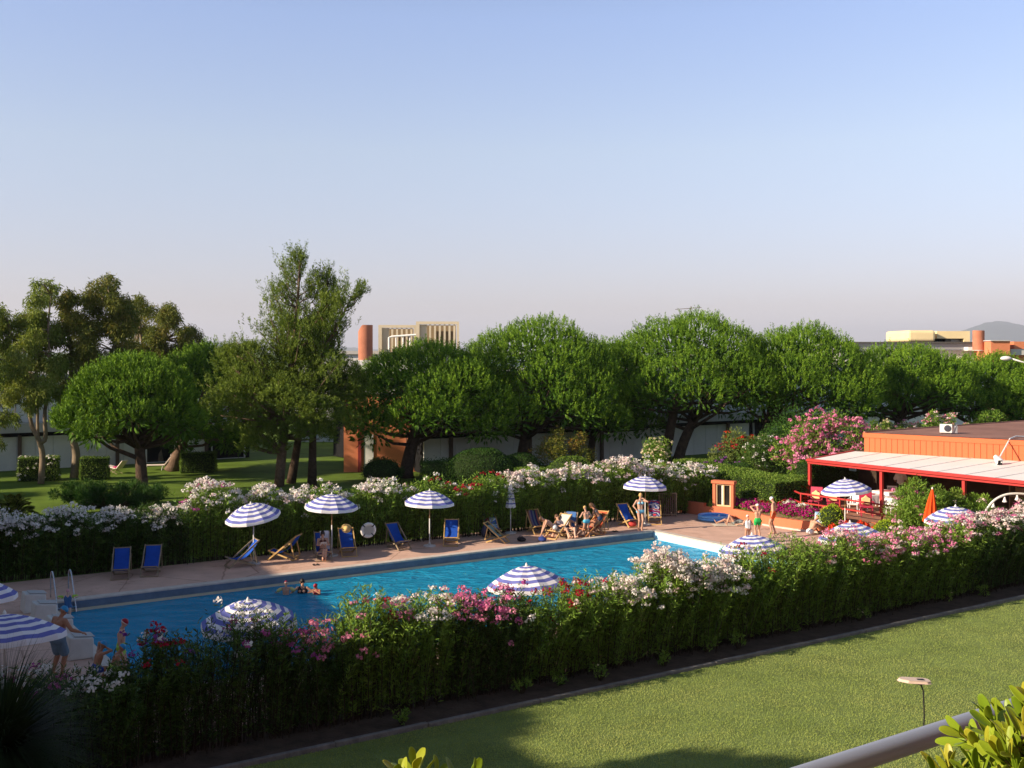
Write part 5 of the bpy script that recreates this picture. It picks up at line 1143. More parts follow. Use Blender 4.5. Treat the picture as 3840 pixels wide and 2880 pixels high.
def cluster(P, rng, rad, m, size):
    """m petals round each point"""
    n = len(P); c = np.repeat(P, m, 0); d = rdir(rng, n*m); d[:, 2] = np.abs(d[:, 2])*0.8+d[:, 2]*0.2; d = norm(d)
    p = c+d*(rad*rng.uniform(0.45, 1.0, n*m))[:, None]; nn = norm(d+rng.normal(0, 0.45, (n*m, 3)))
    return faceq(p, nn, size*rng.uniform(0.75, 1.2, n*m), rng), np.repeat(rng.random(n), m)*0.6+rng.random(n*m)*0.4
def oleander(label, a0, a1, b0, hf, flowers, seed, thick=1.55, dens=150, lpl=58, ls=1.0, leaf=None, fsize=0.062, frad=0.125, fm=17, group=None, lower=0.6, fside=0.25):
    rng = np.random.default_rng(seed); L = a1-a0; n = int(L*dens); leaf = leaf or L_ole
    s = rng.uniform(a0-0.1, a1+0.1, n); bb = np.array([b0(x) if callable(b0) else b0 for x in s])
    hh = np.array([hf(x) for x in s])*(1+0.07*np.sin(s*2.3+seed)+0.05*np.sin(s*5.7+seed*2)); w = rng.normal(0, 0.20*thick, n)
    root = thing('oleander_shrub', label, 'shrub', W((a0+a1)/2, b0((a0+a1)/2) if callable(b0) else b0, 0), 0, group)
    base = np.stack([A0.x+U.x*s+V.x*(bb+w*0.5), A0.y+U.y*s+V.y*(bb+w*0.5), np.zeros(n)], 1)
    la = rng.normal(0, 0.22, n); lb = rng.uniform(-0.5, 0.5, n)*thick; edge = np.abs(lb)/(0.5*thick)
    h = hh*(0.50+0.50*rng.random(n)**0.42)*(1-0.16*edge**3)
    lat = np.outer(la, [U.x, U.y, 0])+np.outer(lb, [V.x, V.y, 0])
    def P(t): return base[:, None, :]+lat[:, None, :]*(t[..., None]**1.6)+np.stack([0*t, 0*t, h[:, None]*t], -1)
    def T(t): return norm(lat[:, None, :]*1.6*(t[..., None]**0.6)+np.stack([0*t, 0*t, h[:, None]+0*t], -1))
    t = 0.05+0.95*rng.random((n, lpl))**0.85; p = P(t).reshape(-1, 3); tg = T(t).reshape(-1, 3)
    rad = norm(np.cross(tg, rdir(rng, len(p)))); d = norm(tg*rng.uniform(0.25, 1.0, (len(p), 1))+rad*0.85)
    cl = np.repeat(rng.random(n), lpl)
    q = leafq(p, d, 0.145*ls*rng.uniform(0.7, 1.25, len(p)), 0.026*ls, rng)
    quadobj('foliage', q, leaf, root, cl*0.5+rng.random(len(p))*0.35+0.15*t.ravel())
    # stems as thin ribbons
    tt = np.linspace(0, 0.93, 5); Q = []
    sd = norm(np.cross(np.tile([0, 0, 1.0], (n, 1)), rdir(rng, n)))
    for k in range(4):
        x0 = P(np.full((n, 1), tt[k]))[:, 0]; x1 = P(np.full((n, 1), tt[k+1]))[:, 0]; w0 = 0.012*(1-tt[k]*0.6)*max(1, ls*0.8)
        Q.append(np.stack([x0-sd*w0, x0+sd*w0, x1+sd*w0*0.85, x1-sd*w0*0.85], 1))
    quadobj('stems', np.concatenate(Q), L_stem, root)
    tip = P(np.full((n, 1), 1.0))[:, 0]; hr = tip[:, 2]/hh
    for col, prob, lo, hi in flowers:
        pn = np.sin(s*3.3+seed)+np.sin(s*7.9+lb*4+seed*3)+np.sin(tip[:, 2]*6+s*2.1+seed*5); pn = np.clip(0.85+0.8*pn, 0.12, 1.7)
        pr = pn*prob*np.clip((hr-lower)/(0.95-lower), 0.07, 1)**1.1*((s > a0+(a1-a0)*lo) & (s < a0+(a1-a0)*hi))
        c = tip[rng.random(n) < pr]
        if len(c) == 0: continue
        c = c+rng.normal(0, 0.05, c.shape)
        q, r_ = cluster(c, rng, frad, fm, fsize); flowerobj(root, q, r_, fm, FL[col])
    return root
def prof_b(pts, b0):
    """pixel (x, y) outline of a hedge top at distance line b -> height as a function of a"""
    A = []; Z = []
    for px, py in pts:
        k = (px-CX)/F; o = A0+V*b0; a = (k*o.y-o.x)/(U.x-k*U.y); d = o.y+U.y*a
        A.append(a); Z.append(zy(py, d))
    return np.array(A), np.array(Z)
def a_at(px, b0):
    k = (px-CX)/F; o = A0+V*b0; return (k*o.y-o.x)/(U.x-k*U.y)
# near hedge
BN = 15.25
PA, PZ = prof_b([(-60, 684), (0, 680), (60, 668), (95, 657), (130, 654), (150, 642), (180, 624), (200, 615), (240, 611), (280, 614), (310, 616), (335, 622), (358, 592), (375, 586), (395, 592), (420, 594), (440, 598), (455, 588), (480, 585), (510, 595), (540, 590), (560, 582), (590, 578), (620, 572), (650, 560), (690, 553), (720, 562), (740, 548), (780, 541), (830, 535), (880, 533), (905, 531), (940, 524), (980, 514), (1024, 506), (1080, 500)], BN-0.2)
hn = lambda a: float(np.interp(a, PA, PZ))*1.01
def near(label, px0, px1, flowers, seed, **k): return oleander(label, a_at(px0, BN), a_at(px1, BN), BN, hn, flowers, seed, **k)
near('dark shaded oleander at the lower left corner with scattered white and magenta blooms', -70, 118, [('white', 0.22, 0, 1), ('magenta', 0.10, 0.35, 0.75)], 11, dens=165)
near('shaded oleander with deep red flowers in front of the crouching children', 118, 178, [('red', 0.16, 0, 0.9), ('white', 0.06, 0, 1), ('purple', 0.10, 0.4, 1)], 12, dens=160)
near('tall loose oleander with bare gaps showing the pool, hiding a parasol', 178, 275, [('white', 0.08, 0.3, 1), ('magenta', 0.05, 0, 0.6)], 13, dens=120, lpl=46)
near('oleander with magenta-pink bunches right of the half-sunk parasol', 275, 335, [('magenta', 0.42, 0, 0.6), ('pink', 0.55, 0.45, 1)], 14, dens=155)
near('bright green oleander with one tall leafy tuft and coral blooms', 335, 402, [('pink', 0.09, 0, 1), ('red', 0.03, 0.2, 1)], 15, dens=165, leaf=L_ole_b)
near('green oleander topped by off-white blooms over the middle of the pool', 402, 452, [('white', 0.42, 0, 1), ('blush', 0.2, 0, 1)], 16, dens=160, leaf=L_ole_b)
near('oleander with the brightest pink flower heads, left of the middle parasol', 452, 520, [('hotpink', 1.0, 0.05, 0.7), ('pink', 0.4, 0, 0.8), ('magenta', 0.12, 0, 1), ('white', 0.12, 0.6, 1)], 17, dens=160)
near('leafy green oleander with a few crimson flowers in front of the middle parasol', 520, 608, [('red', 0.14, 0, 1), ('blush', 0.08, 0.3, 1)], 18, dens=160, leaf=L_ole_b)
near('largest white-blossomed oleander covering the pool corner', 608, 728, [('white', 1.0, 0, 1), ('blush', 0.6, 0.1, 1)], 19, dens=160, lower=0.5, leaf=L_ole_b)
near('flowerless oleander of upright green shoots below the boys', 728, 808, [('red', 0.06, 0, 1), ('blush', 0.06, 0, 1)], 20, dens=170, leaf=L_ole_b)
near('green oleander with small pink bunches before the terrace parasol', 808, 880, [('pink', 0.28, 0, 1), ('blush', 0.12, 0, 1)], 21, dens=165, leaf=L_ole_b)
near('oleander mixing pink and white bunches below the closed orange parasol', 880, 968, [('hotpink', 0.40, 0, 1), ('blush', 0.35, 0, 1)], 22, dens=160, leaf=L_ole_b)
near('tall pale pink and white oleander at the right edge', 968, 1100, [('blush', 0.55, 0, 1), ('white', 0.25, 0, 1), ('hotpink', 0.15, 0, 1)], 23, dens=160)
# far hedge
bf = lambda a: float(np.interp(a, [-6, -1.6, 8.3, 17.5, 24.1, 29], [-4.9, -4.75, -4.25, -3.6, -3.45, -3.5]))
PA2, PZ2 = prof_b([(-80, 517), (0, 513), (60, 512), (110, 509), (150, 505), (190, 500), (196, 498)], -4.8); PA3, PZ3 = prof_b([(235, 496), (280, 489), (330, 488), (380, 482), (420, 480), (463, 479), (500, 473), (555, 466), (620, 460), (660, 463), (697, 467)], -3.9)
fa = np.concatenate([PA2, PA3]); fz = np.concatenate([PZ2, PZ3]); hf_ = lambda a: float(np.interp(a, fa, fz))
def far(label, px0, px1, flowers, seed, h=None, **k):
    a0 = a_at(px0, -4.0); a1 = a_at(px1, -4.0)
    return oleander(label, a0, a1, bf, h or hf_, flowers, seed, thick=1.35, dens=k.pop('dens', 95), lpl=50, ls=1.45, fsize=0.088, frad=0.16, fm=14, **k)
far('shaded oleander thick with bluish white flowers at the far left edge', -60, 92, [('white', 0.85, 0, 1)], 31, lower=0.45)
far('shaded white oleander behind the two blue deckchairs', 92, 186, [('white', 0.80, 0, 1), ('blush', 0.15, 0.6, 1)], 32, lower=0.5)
far('rounded oleander standing taller than its neighbours with sunlit cream-white blooms', 190, 238, [('white', 0.9, 0, 1), ('blush', 0.3, 0, 1), ('magenta', 0.08, 0, 1)], 33, h=lambda a: 2.35+0.75*math.sin(max(0, min(1, (a-a_at(190, -4.0))/(a_at(238, -4.0)-a_at(190, -4.0))))*math.pi), leaf=L_ole_b)
far('sunlit white-flowered oleander between the tilted parasol and the pine trunks', 238, 330, [('white', 0.85, 0, 1), ('blush', 0.3, 0, 1)], 34, leaf=L_ole_b, lower=0.55)
far('white-flowered oleander with green gaps above the life ring', 330, 412, [('white', 0.75, 0, 0.9), ('blush', 0.15, 0, 1)], 35, leaf=L_ole_b, lower=0.55)
far('green oleander with a few dark red flowers right of the middle parasol', 412, 492, [('red', 0.16, 0.2, 1), ('white', 0.08, 0, 1)], 36, leaf=L_ole_b)
far('white and blush oleander behind the closed striped parasol', 492, 566, [('white', 0.7, 0, 1), ('blush', 0.4, 0, 1)], 37, leaf=L_ole_b)
far('oleander with pinkish white bunches behind the sunbathers', 566, 626, [('blush', 0.7, 0, 1), ('white', 0.35, 0, 1)], 38, leaf=L_ole_b)
far('dense white oleander ending the far hedge by the brown gate', 626, 698, [('white', 0.9, 0, 1), ('blush', 0.2, 0, 1)], 39, leaf=L_ole_b, lower=0.55)

# clipped hedges and topiary: a solid twig core under a skin of small leaves
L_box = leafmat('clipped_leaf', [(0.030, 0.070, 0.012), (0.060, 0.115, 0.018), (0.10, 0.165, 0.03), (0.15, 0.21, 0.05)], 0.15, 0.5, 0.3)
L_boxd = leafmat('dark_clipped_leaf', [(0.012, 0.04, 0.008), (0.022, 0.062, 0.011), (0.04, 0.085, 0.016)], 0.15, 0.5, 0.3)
L_lime = leafmat('lime_leaf', [(0.12, 0.20, 0.012), (0.20, 0.29, 0.02), (0.28, 0.36, 0.035)], 0.2, 0.5, 0.3)
m_twig = mat('twig_core', (0.022, 0.036, 0.012), 0.95, 0.05)
def surf_box(rng, n, sx, sy, sz, slope=0.0):
    A = np.array([sx*sy, sx*sz, sx*sz, sy*sz, sy*sz]); f = rng.choice(5, n, p=A/A.sum()); u = rng.uniform(-0.5, 0.5, n); v = rng.uniform(-0.5, 0.5, n)
    P = np.zeros((n, 3)); N = np.zeros((n, 3))
    for k, (ax, ay, az, nx, ny, nz) in enumerate(((u*sx, v*sy, sz+0*u, 0, 0, 1), (u*sx, -sy/2+0*u, (v+0.5)*sz, 0, -1, 0), (u*sx, sy/2+0*u, (v+0.5)*sz, 0, 1, 0), (-sx/2+0*u, u*sy, (v+0.5)*sz, -1, 0, 0), (sx/2+0*u, u*sy, (v+0.5)*sz, 1, 0, 0))):
        i = f == k; P[i] = np.stack([ax, ay, az], 1)[i]; N[i] = (nx, ny, nz)
    P[:, 2] *= 1+slope*P[:, 0]/sx
    return P, N
def clipped(label, loc, rz, size, seed, leaf=None, slope=0.0, ls=0.075, dens=420, cat='hedge', rough=0.035, name='clipped_hedge', flowers=None):
    rng = np.random.default_rng(seed); sx, sy, sz = size; leaf = leaf or L_box
    t = thing(name, label, cat, loc, rz); area = sx*sy+2*sx*sz+2*sy*sz; n = int(area*dens)
    b = MB(); e = 0.07; h0 = (sz-e)*(1-slope/2); h1 = (sz-e)*(1+slope/2); x, y = sx/2-e, sy/2-e
    b.add([(-x,-y,0),(x,-y,0),(x,y,0),(-x,y,0),(-x,-y,h0),(x,-y,h1),(x,y,h1),(-x,y,h0)], [(4,5,6,7),(0,1,5,4),(1,2,6,5),(2,3,7,6),(3,0,4,7)]); b.build('core', m_twig, t)
    P, N = surf_box(rng, n, sx, sy, sz, slope); k = np.sin(P[:, 0]*3.1+seed)*0.03+np.sin(P[:, 2]*4.3+P[:, 1]*2)*0.03
    P = P+N*(rng.normal(-0.02, rough, n)+k)[:, None]; d = norm(N*0.6+rng.normal(0, 0.6, (n, 3))+np.array([0, 0, 0.25]))
    quadobj('foliage', leafq(P-d*ls*0.4, d, ls*rng.uniform(0.7, 1.3, n), ls*0.6, rng), leaf, t, rng.random(n)*0.8+0.2*np.clip(k*10+0.5, 0, 1), world=False)
    if flowers:
        col, m_ = flowers; i = rng.choice(n, m_); q, r_ = cluster(P[i], rng, 0.11, 9, 0.09); flowerobj(t, q, r_, 9, FL[col], False)
    return t
def ball(label, loc, r, seed, leaf=None, ls=0.07, dens=480, cat='shrub', rough=0.02, name='topiary_ball', flowers=None, lump=0.03):
    rng = np.random.default_rng(seed); leaf = leaf or L_box; rx, ry, rz_ = r
    t = thing(name, label, cat, loc); n = int(4*math.pi*((rx*ry+rx*rz_+ry*rz_)/3)*dens*0.6)
    b = MB(); b.ell((0, 0, rz_*0.80), (rx*0.93, ry*0.93, rz_*0.93), 16, 10); b.build('core', m_twig, t, smooth=True)
    d = rdir(rng, n); d[:, 2] = np.where(d[:, 2] < -0.75, -d[:, 2], d[:, 2]); k = lump*(np.sin(d[:, 0]*5+seed)+np.sin(d[:, 1]*6+seed*2)+np.sin(d[:, 2]*7))
    P = d*np.array([rx, ry, rz_])*(1+k+rng.normal(0, rough, n))[:, None]+np.array([0, 0, rz_*0.80]); P[:, 2] = np.maximum(P[:, 2], 0.0)
    dd = norm(d*0.6+rng.normal(0, 0.6, (n, 3))+np.array([0, 0, 0.3]))
    quadobj('foliage', leafq(P-dd*ls*0.4, dd, ls*rng.uniform(0.7, 1.3, n), ls*0.6, rng), leaf, t, rng.random(n), world=False)
    if flowers:
        for col, m_ in flowers:
            i = rng.choice(n, m_); i = i[P[i, 2] > rz_*0.35]; q, r_ = cluster(P[i], rng, 0.10, 9, 0.085); quadobj('flowers', q, FL[col], t, r_, world=False)
    return t
def bush(label, loc, r, seed, leaf=None, n=3200, ls=0.15, lw=0.05, trunk=0.0, flowers=(), stemcol=None, droop=0.0, name='flowering_bush', frad=0.13, fsize=0.09, clumps=16, z0=0.0, fm=10, cat='shrub', core=False):
    """leafy shrub: clumps spread through an ellipsoid volume with gaps"""
    rng = np.random.default_rng(seed); leaf = leaf or L_ole_b; rx, ry, rz_ = r
    t = thing(name, label, cat, loc); cz = trunk+rz_+z0
    c = rdir(rng, clumps)*rng.uniform(0.35, 0.95, clumps)[:, None]**0.7; c = c*np.array([rx, ry, rz_])*0.80; w = rng.integers(0, clumps, n)
    rr = 0.42*min(rx, rz_)*rng.uniform(0.7, 1.25, clumps); d = rdir(rng, n); P = c[w]+d*(rr[w]*rng.uniform(0.5, 1, n))[:, None]+np.array([0, 0, cz])
    P[:, 2] = np.maximum(P[:, 2], 0.05)
    dd = norm(d*0.7+rng.normal(0, 0.5, (n, 3))+np.array([0, 0, 0.35-droop])); tint = rng.random(clumps)
    quadobj('foliage', leafq(P-dd*ls*0.3, dd, ls*rng.uniform(0.7, 1.3, n), lw, rng), leaf, t, tint[w]*0.5+rng.random(n)*0.5, world=False)
    b = MB(); rk = random.Random(seed)
    if trunk:
        b.tube([(0, 0, 0), (0.03, 0, trunk*0.6), (0, 0.02, trunk+rz_*0.5)], [0.07, 0.055, 0.04], 7)
        for i in range(min(6, clumps)): b.tube([(0, 0, trunk*0.9), tuple(np.array([0, 0, cz])+c[i]*0.9)], [0.035, 0.015], 5)
    else:
        for i in range(clumps): q = np.array([0, 0, cz])+c[i]; b.tube([(q[0]*0.15, q[1]*0.15, 0), tuple(q*np.array([0.6, 0.6, 0.6])), tuple(q)], [0.03, 0.02, 0.012], 5)
    b.build('trunk' if trunk else 'stems', L_stem, t)
    for col, m_, zlo in flowers:
        i = rng.choice(n, m_*2); i = i[((P[i]-np.array([0, 0, cz]))*dd[i]).sum(1) > -0.2*rx]; i = i[P[i, 2] > cz+rz_*zlo][:m_]
        if len(i) == 0: continue
        q, r_ = cluster(P[i]+d[i]*0.06, rng, frad, fm, fsize); flowerobj(t, q, r_, fm, FL[col], False)
    return t
# the long clipped hedge with the window frame, terrace bushes
clipped('long clipped hedge sloping down to the right around the orange window frame', (at(712, 57.6, 0)+at(783, 53.6, 0))/2+V3(0.0, 0.0, 0), math.atan2(-4.0, (783-CX)/F*53.6-(712-CX)/F*57.6), (5.9, 2.4, 1.92), 41, slope=-0.16, dens=520, ls=0.085)
clipped('short clipped hedge closing the gap between gate and window frame', at(700, 57.6, 0), R(-10), (1.6, 1.8, 1.75), 42, leaf=L_boxd)
clipped('narrow upright clipped bush against the left bar post', at(801, 55.6, 0), UANG, (1.0, 0.8, 1.75), 43)
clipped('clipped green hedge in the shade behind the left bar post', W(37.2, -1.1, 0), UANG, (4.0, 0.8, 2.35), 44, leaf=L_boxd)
ball('lime green rounded bush in the flower bed beside the bamboo parasol pole', at(832, 48.0, 0.40), (0.55, 0.55, 0.50), 45, L_lime, rough=0.04, name='lime_bush')
ball('lime green rounded bush at the right end of the flower bed', at(887, 44.5, 0.1), (0.6, 0.6, 0.6), 46, L_lime, rough=0.04, name='lime_bush')
def bedflower(label, spots, col, seed, r=0.52, m=95, leaf=None):
    a0 = np.mean([s[0] for s in spots]); b0 = np.mean([s[1] for s in spots]); rng = np.random.default_rng(seed)
    t = thing('flower_clump', label, 'flowers', W(a0, b0, zbed(a0, b0)))
    c = []
    for a, b_, k in spots:
        n = int(m*k); ang = rng.uniform(0, 6.28, n); rr = r*k*np.sqrt(rng.random(n)); aa = a+rr*np.cos(ang); bb = b_+rr*np.sin(ang)
        z = np.array([zbed(x, y) for x, y in zip(aa, bb)])+0.08+0.20*(1-(rr/(r*k))**2)+rng.normal(0, 0.03, n)
        c.append(np.stack([A0.x+U.x*aa+V.x*bb, A0.y+U.y*aa+V.y*bb, z], 1))
    c = np.concatenate(c); q, r_ = cluster(c, rng, 0.09, 9, 0.075); quadobj('flowers', q, FL[col], t, r_)
    n = len(c)*8; p = np.repeat(c, 8, 0)+rng.normal(0, 0.08, (n, 3))-np.array([0, 0, 0.10]); d = norm(rng.normal(0, 0.6, (n, 3))+np.array([0, 0, 0.7]))
    quadobj('foliage', leafq(p, d, 0.10, 0.04, rng), leaf or L_box, t); return t
bedflower('fuchsia bedding flowers along the orange wall, behind the boys', [(31.0, -1.2, 1), (30.9, -0.3, 1), (30.85, 0.6, 1), (31.1, 1.4, 1), (31.6, -0.8, 0.9)], 'fuchsia', 51)
bedflower('mixed crimson bedding flowers at the back of the bed', [(32.6, -1.4, 1), (32.8, -0.4, 1.1), (32.4, 0.5, 1.0), (31.6, 1.4, 1.0), (33.3, -1.0, 1.0), (32.0, -2.0, 0.9)], 'fuchsia', 52, leaf=L_ole_b)
bedflower('white bedding flowers in front of the red terrace railing', [(32.4, -0.1, 0.9), (32.0, 1.0, 0.8), (31.8, 2.0, 0.8), (33.2, -0.3, 0.9), (31.9, -1.3, 0.7), (33.6, -1.4, 0.8)], 'white', 53)
bedflower('red bedding flowers between the white ones', [(32.1, 0.5, 0.9), (31.8, -0.2, 0.8), (32.9, -0.9, 0.8), (32.2, -0.5, 0.8)], 'red', 54)
bedflower('bright fuchsia mound of flowers nearest the bent sitting person', [(31.0, 2.3, 1.0), (31.1, 3.1, 1.0), (31.3, 3.9, 0.9), (31.5, 2.5, 0.9)], 'fuchsia', 55, m=120)
bush('scarlet flowering bush beside the left bar post', at(795, 54.2, 0.35), (1.25, 0.9, 0.55), 56, n=1500, flowers=(('scarlet', 420, -0.8),), frad=0.10, clumps=22, ls=0.1)
bush('low orange flowers at the foot of the terrace wall', at(858, 46.6, 0.1), (2.1, 0.5, 0.35), 57, n=1200, flowers=(('scarlet', 260, -0.8),), ls=0.1, clumps=20)
bush('tall pink-dotted oleander bush on the terrace left of the orange parasol', at(914, 46.0, 0.1), (1.25, 1.1, 1.28), 58, n=9000, flowers=(('hotpink', 30, -0.5),), ls=0.16, lw=0.035, clumps=30)
bush('dense green shrub on the terrace right of the orange parasol', at(944, 47.5, 0.3), (1.3, 1.0, 0.95), 59, n=8000, leaf=L_box, ls=0.12, clumps=30)
bush('broad green shrub with a few pale flowers before the bar shelf', at(966, 47.5, 0.3), (1.5, 1.0, 0.80), 60, n=8000, leaf=L_ole_b, flowers=(('blush', 18, 0),), ls=0.15, lw=0.035, clumps=28)
bush('leafy oleander under the white lamp arch', at(1000, 45.0, 0.0), (1.6, 1.0, 0.75), 61, n=7000, leaf=L_ole_b, flowers=(('blush', 50, -0.2),), ls=0.15, lw=0.035, clumps=24)
bush('big oleander covered with pink blossom at the left end of the bar roof', at(827, 60.2, 0.3), (3.6, 1.6, 1.75), 62, n=11000, flowers=(('hotpink', 480, -0.9), ('pink', 130, -0.9)), ls=0.18, lw=0.045, clumps=46, z0=0.9, frad=0.17, fsize=0.12)
bush('pink-flowered oleander branch hanging at the left bar post', at(803.5, 57.6, 0.1), (0.9, 0.8, 1.0), 63, n=3000, flowers=(('hotpink', 70, -0.9),), ls=0.17, lw=0.045, clumps=16, z0=0.6, frad=0.15, fsize=0.11)
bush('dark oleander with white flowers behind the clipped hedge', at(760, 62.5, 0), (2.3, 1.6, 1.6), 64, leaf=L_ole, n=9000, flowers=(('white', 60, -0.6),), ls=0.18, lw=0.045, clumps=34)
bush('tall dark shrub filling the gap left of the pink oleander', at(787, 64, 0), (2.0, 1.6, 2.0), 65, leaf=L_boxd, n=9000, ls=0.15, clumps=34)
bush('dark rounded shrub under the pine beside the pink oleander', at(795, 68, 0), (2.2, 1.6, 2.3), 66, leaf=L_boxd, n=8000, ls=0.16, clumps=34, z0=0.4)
bush('small cream-flowered bush behind the dark oleander', at(769, 66, 0.5), (1.3, 1.0, 0.8), 67, n=3500, flowers=(('cream', 80, -0.2),), ls=0.16, clumps=18, z0=1.2)
bush('red-tipped shrub in front of the leaning pine trunk', at(736, 66, 0), (1.55, 1.2, 1.45), 68, n=6500, leaf=leafmat('pale_bush_leaf', [(0.05, 0.085, 0.02), (0.10, 0.14, 0.04), (0.15, 0.18, 0.06)], 0.2), flowers=(('scarlet', 28, 0.1), ('red', 45, 0.0)), ls=0.15, clumps=26, z0=0.55, frad=0.16, fsize=0.1)
bush('purple bougainvillea mound behind the hedge end', at(716, 60.5, 0.0), (1.45, 1.1, 0.95), 69, leaf=L_ole, n=5000, flowers=(('purple', 150, -0.5),), ls=0.13, clumps=26, z0=0.3)
ball('dark green topiary ball right of the purple bougainvillea', at(740, 60, 0), (1.1, 1.1, 1.05), 70, L_boxd)
bush('cream-flowered rose tree with a bare stem before the twin pine trunks', at(658, 62.0, 0.0), (0.95, 0.85, 1.05), 71, n=3600, trunk=1.25, flowers=(('cream', 120, -0.9),), ls=0.13, clumps=18, frad=0.12)
bush('broad loose shrub with rusty young leaves left of the rose tree', at(564, 68, 0.0), (2.6, 1.5, 1.35), 72, n=6500, leaf=leafmat('rusty_bush_leaf', [(0.03, 0.06, 0.012), (0.08, 0.105, 0.02), (0.13, 0.13, 0.03), (0.22, 0.09, 0.03)], 0.25), trunk=0.6, ls=0.15, clumps=34)
clipped('clipped yellow-green hedge left of the pale dome bush', at(538, 64, 0), R(20), (2.6, 1.2, 1.25), 73)
ball('pale green clipped dome behind the far oleanders', at(571, 63.5, 0.2), (1.4, 1.2, 1.0), 74, L_box)
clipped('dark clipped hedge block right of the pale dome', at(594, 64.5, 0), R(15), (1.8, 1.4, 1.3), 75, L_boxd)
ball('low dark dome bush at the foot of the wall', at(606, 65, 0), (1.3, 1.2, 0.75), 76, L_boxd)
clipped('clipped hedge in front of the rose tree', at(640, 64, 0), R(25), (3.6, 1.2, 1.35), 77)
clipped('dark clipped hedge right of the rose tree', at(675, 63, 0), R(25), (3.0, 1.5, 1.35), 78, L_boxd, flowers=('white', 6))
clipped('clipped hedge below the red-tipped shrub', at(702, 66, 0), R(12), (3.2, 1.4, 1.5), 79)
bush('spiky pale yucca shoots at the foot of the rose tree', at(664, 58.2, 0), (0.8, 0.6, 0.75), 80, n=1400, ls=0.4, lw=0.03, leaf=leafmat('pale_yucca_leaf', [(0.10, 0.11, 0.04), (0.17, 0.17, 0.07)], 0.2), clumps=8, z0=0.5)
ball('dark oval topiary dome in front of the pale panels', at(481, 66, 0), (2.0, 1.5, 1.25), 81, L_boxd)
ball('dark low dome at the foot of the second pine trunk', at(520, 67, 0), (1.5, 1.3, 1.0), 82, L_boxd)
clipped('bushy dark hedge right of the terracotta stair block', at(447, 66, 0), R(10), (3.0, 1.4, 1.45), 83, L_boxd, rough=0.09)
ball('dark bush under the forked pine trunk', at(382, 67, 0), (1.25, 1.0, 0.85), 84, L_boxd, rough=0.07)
clipped('small clipped box bush in sun beside the pale folding lounger', at(95, 69, 0), R(14), (1.65, 1.0, 1.40), 85)
clipped('small clipped box bush on the open lawn right of the leaning trunk', at(198.5, 73, 0), R(8), (2.2, 1.1, 1.35), 86)
clipped('clipped box bush with white flowers behind the white eucalyptus trunk', at(39, 68.5, 0), R(14), (2.3, 1.1, 1.45), 87, flowers=('white', 40))
bush('low pink and white roses behind the flat bar roof', at(925, 74, 1.1), (5.6, 1.0, 0.75), 88, n=6000, flowers=(('blush', 120, -0.2), ('pink', 60, -0.2), ('cream', 50, 0)), ls=0.15, clumps=50, z0=0.8)
bush('taller pink roses behind the air conditioner', at(940, 70, 1.4), (1.6, 1.0, 0.95), 89, n=3200, flowers=(('blush', 40, 0), ('pink', 45, 0)), ls=0.15, clumps=20, z0=1.0)
bush('yellow-green flowering bush behind the left end of the bar roof', at(876, 72, 1.0), (2.6, 1.0, 0.8), 90, n=4000, leaf=L_box, flowers=(('cream', 36, 0.1),), ls=0.15, clumps=26, z0=0.9)
bush('green bush below the sunlit ladder wall at the right', at(986, 78, 1.2), (2.0, 1.0, 0.9), 91, n=3600, leaf=L_ole_b, flowers=(('cream', 16, 0),), ls=0.16, clumps=22, z0=0.9)
# juniper, palm clump, small plants
bush('wide dark spreading juniper on the shaded lawn', at(112, 56.5, 0), (4.3, 2.6, 0.70), 92, n=20000, leaf=L_boxd, ls=0.24, lw=0.03, clumps=80, name='juniper')
def palm(label, loc, n, L, seed, leaf, up=0.5, name='fan_palm', trunk=0.3, wid=0.03, pin=26, zlift=0.0):
    rng = np.random.default_rng(seed); t = thing(name, label, 'palm', loc); Q = []
    b = MB(); b.tube([(0, 0, 0), (0, 0, trunk)], [0.16, 0.13], 10)
    for i in range(n):
        az = i*2.39996; el = R(20+60*rng.random()) if up > 0 else R(-10+90*rng.random()); LL = L*rng.uniform(0.75, 1.1)
        s = np.linspace(0, 1, pin); r = LL*s*math.cos(el)*(1-0.12*s); z = trunk+LL*s*math.sin(el)-0.42*LL*s**2.2
        P = np.stack([r*math.cos(az), r*math.sin(az), z], 1); b.tube([tuple(P[k]) for k in range(0, pin, 5)], [0.02]*len(range(0, pin, 5)), 4)
        tg = norm(np.gradient(P, axis=0)); side = norm(np.cross(tg, np.array([0, 0, 1.0])))
        for e in (-1, 1):
            d = norm(side*e*0.8+tg*0.55+np.array([0, 0, 0.15])); Q.append(leafq(P[2:], d[2:], 0.32*L/1.4*(1-0.6*np.abs(s[2:]-0.4)), wid, rng))
    b.build('trunk', L_stem, t); quadobj('fronds', np.concatenate(Q), leaf, t, world=False); return t
L_palm = leafmat('palm_leaf', [(0.06, 0.09, 0.012), (0.12, 0.15, 0.022), (0.19, 0.19, 0.04)], 0.2, 0.45, 0.4)
palm('yellow-green cycad palm at the left edge above the far oleanders', at(12, 49.5, 0), 42, 1.75, 93, L_palm, trunk=0.5, wid=0.06)
L_das = leafmat('grass_tree_leaf', [(0.008, 0.018, 0.006), (0.016, 0.032, 0.011)], 0.15, 0.5, 0.3)
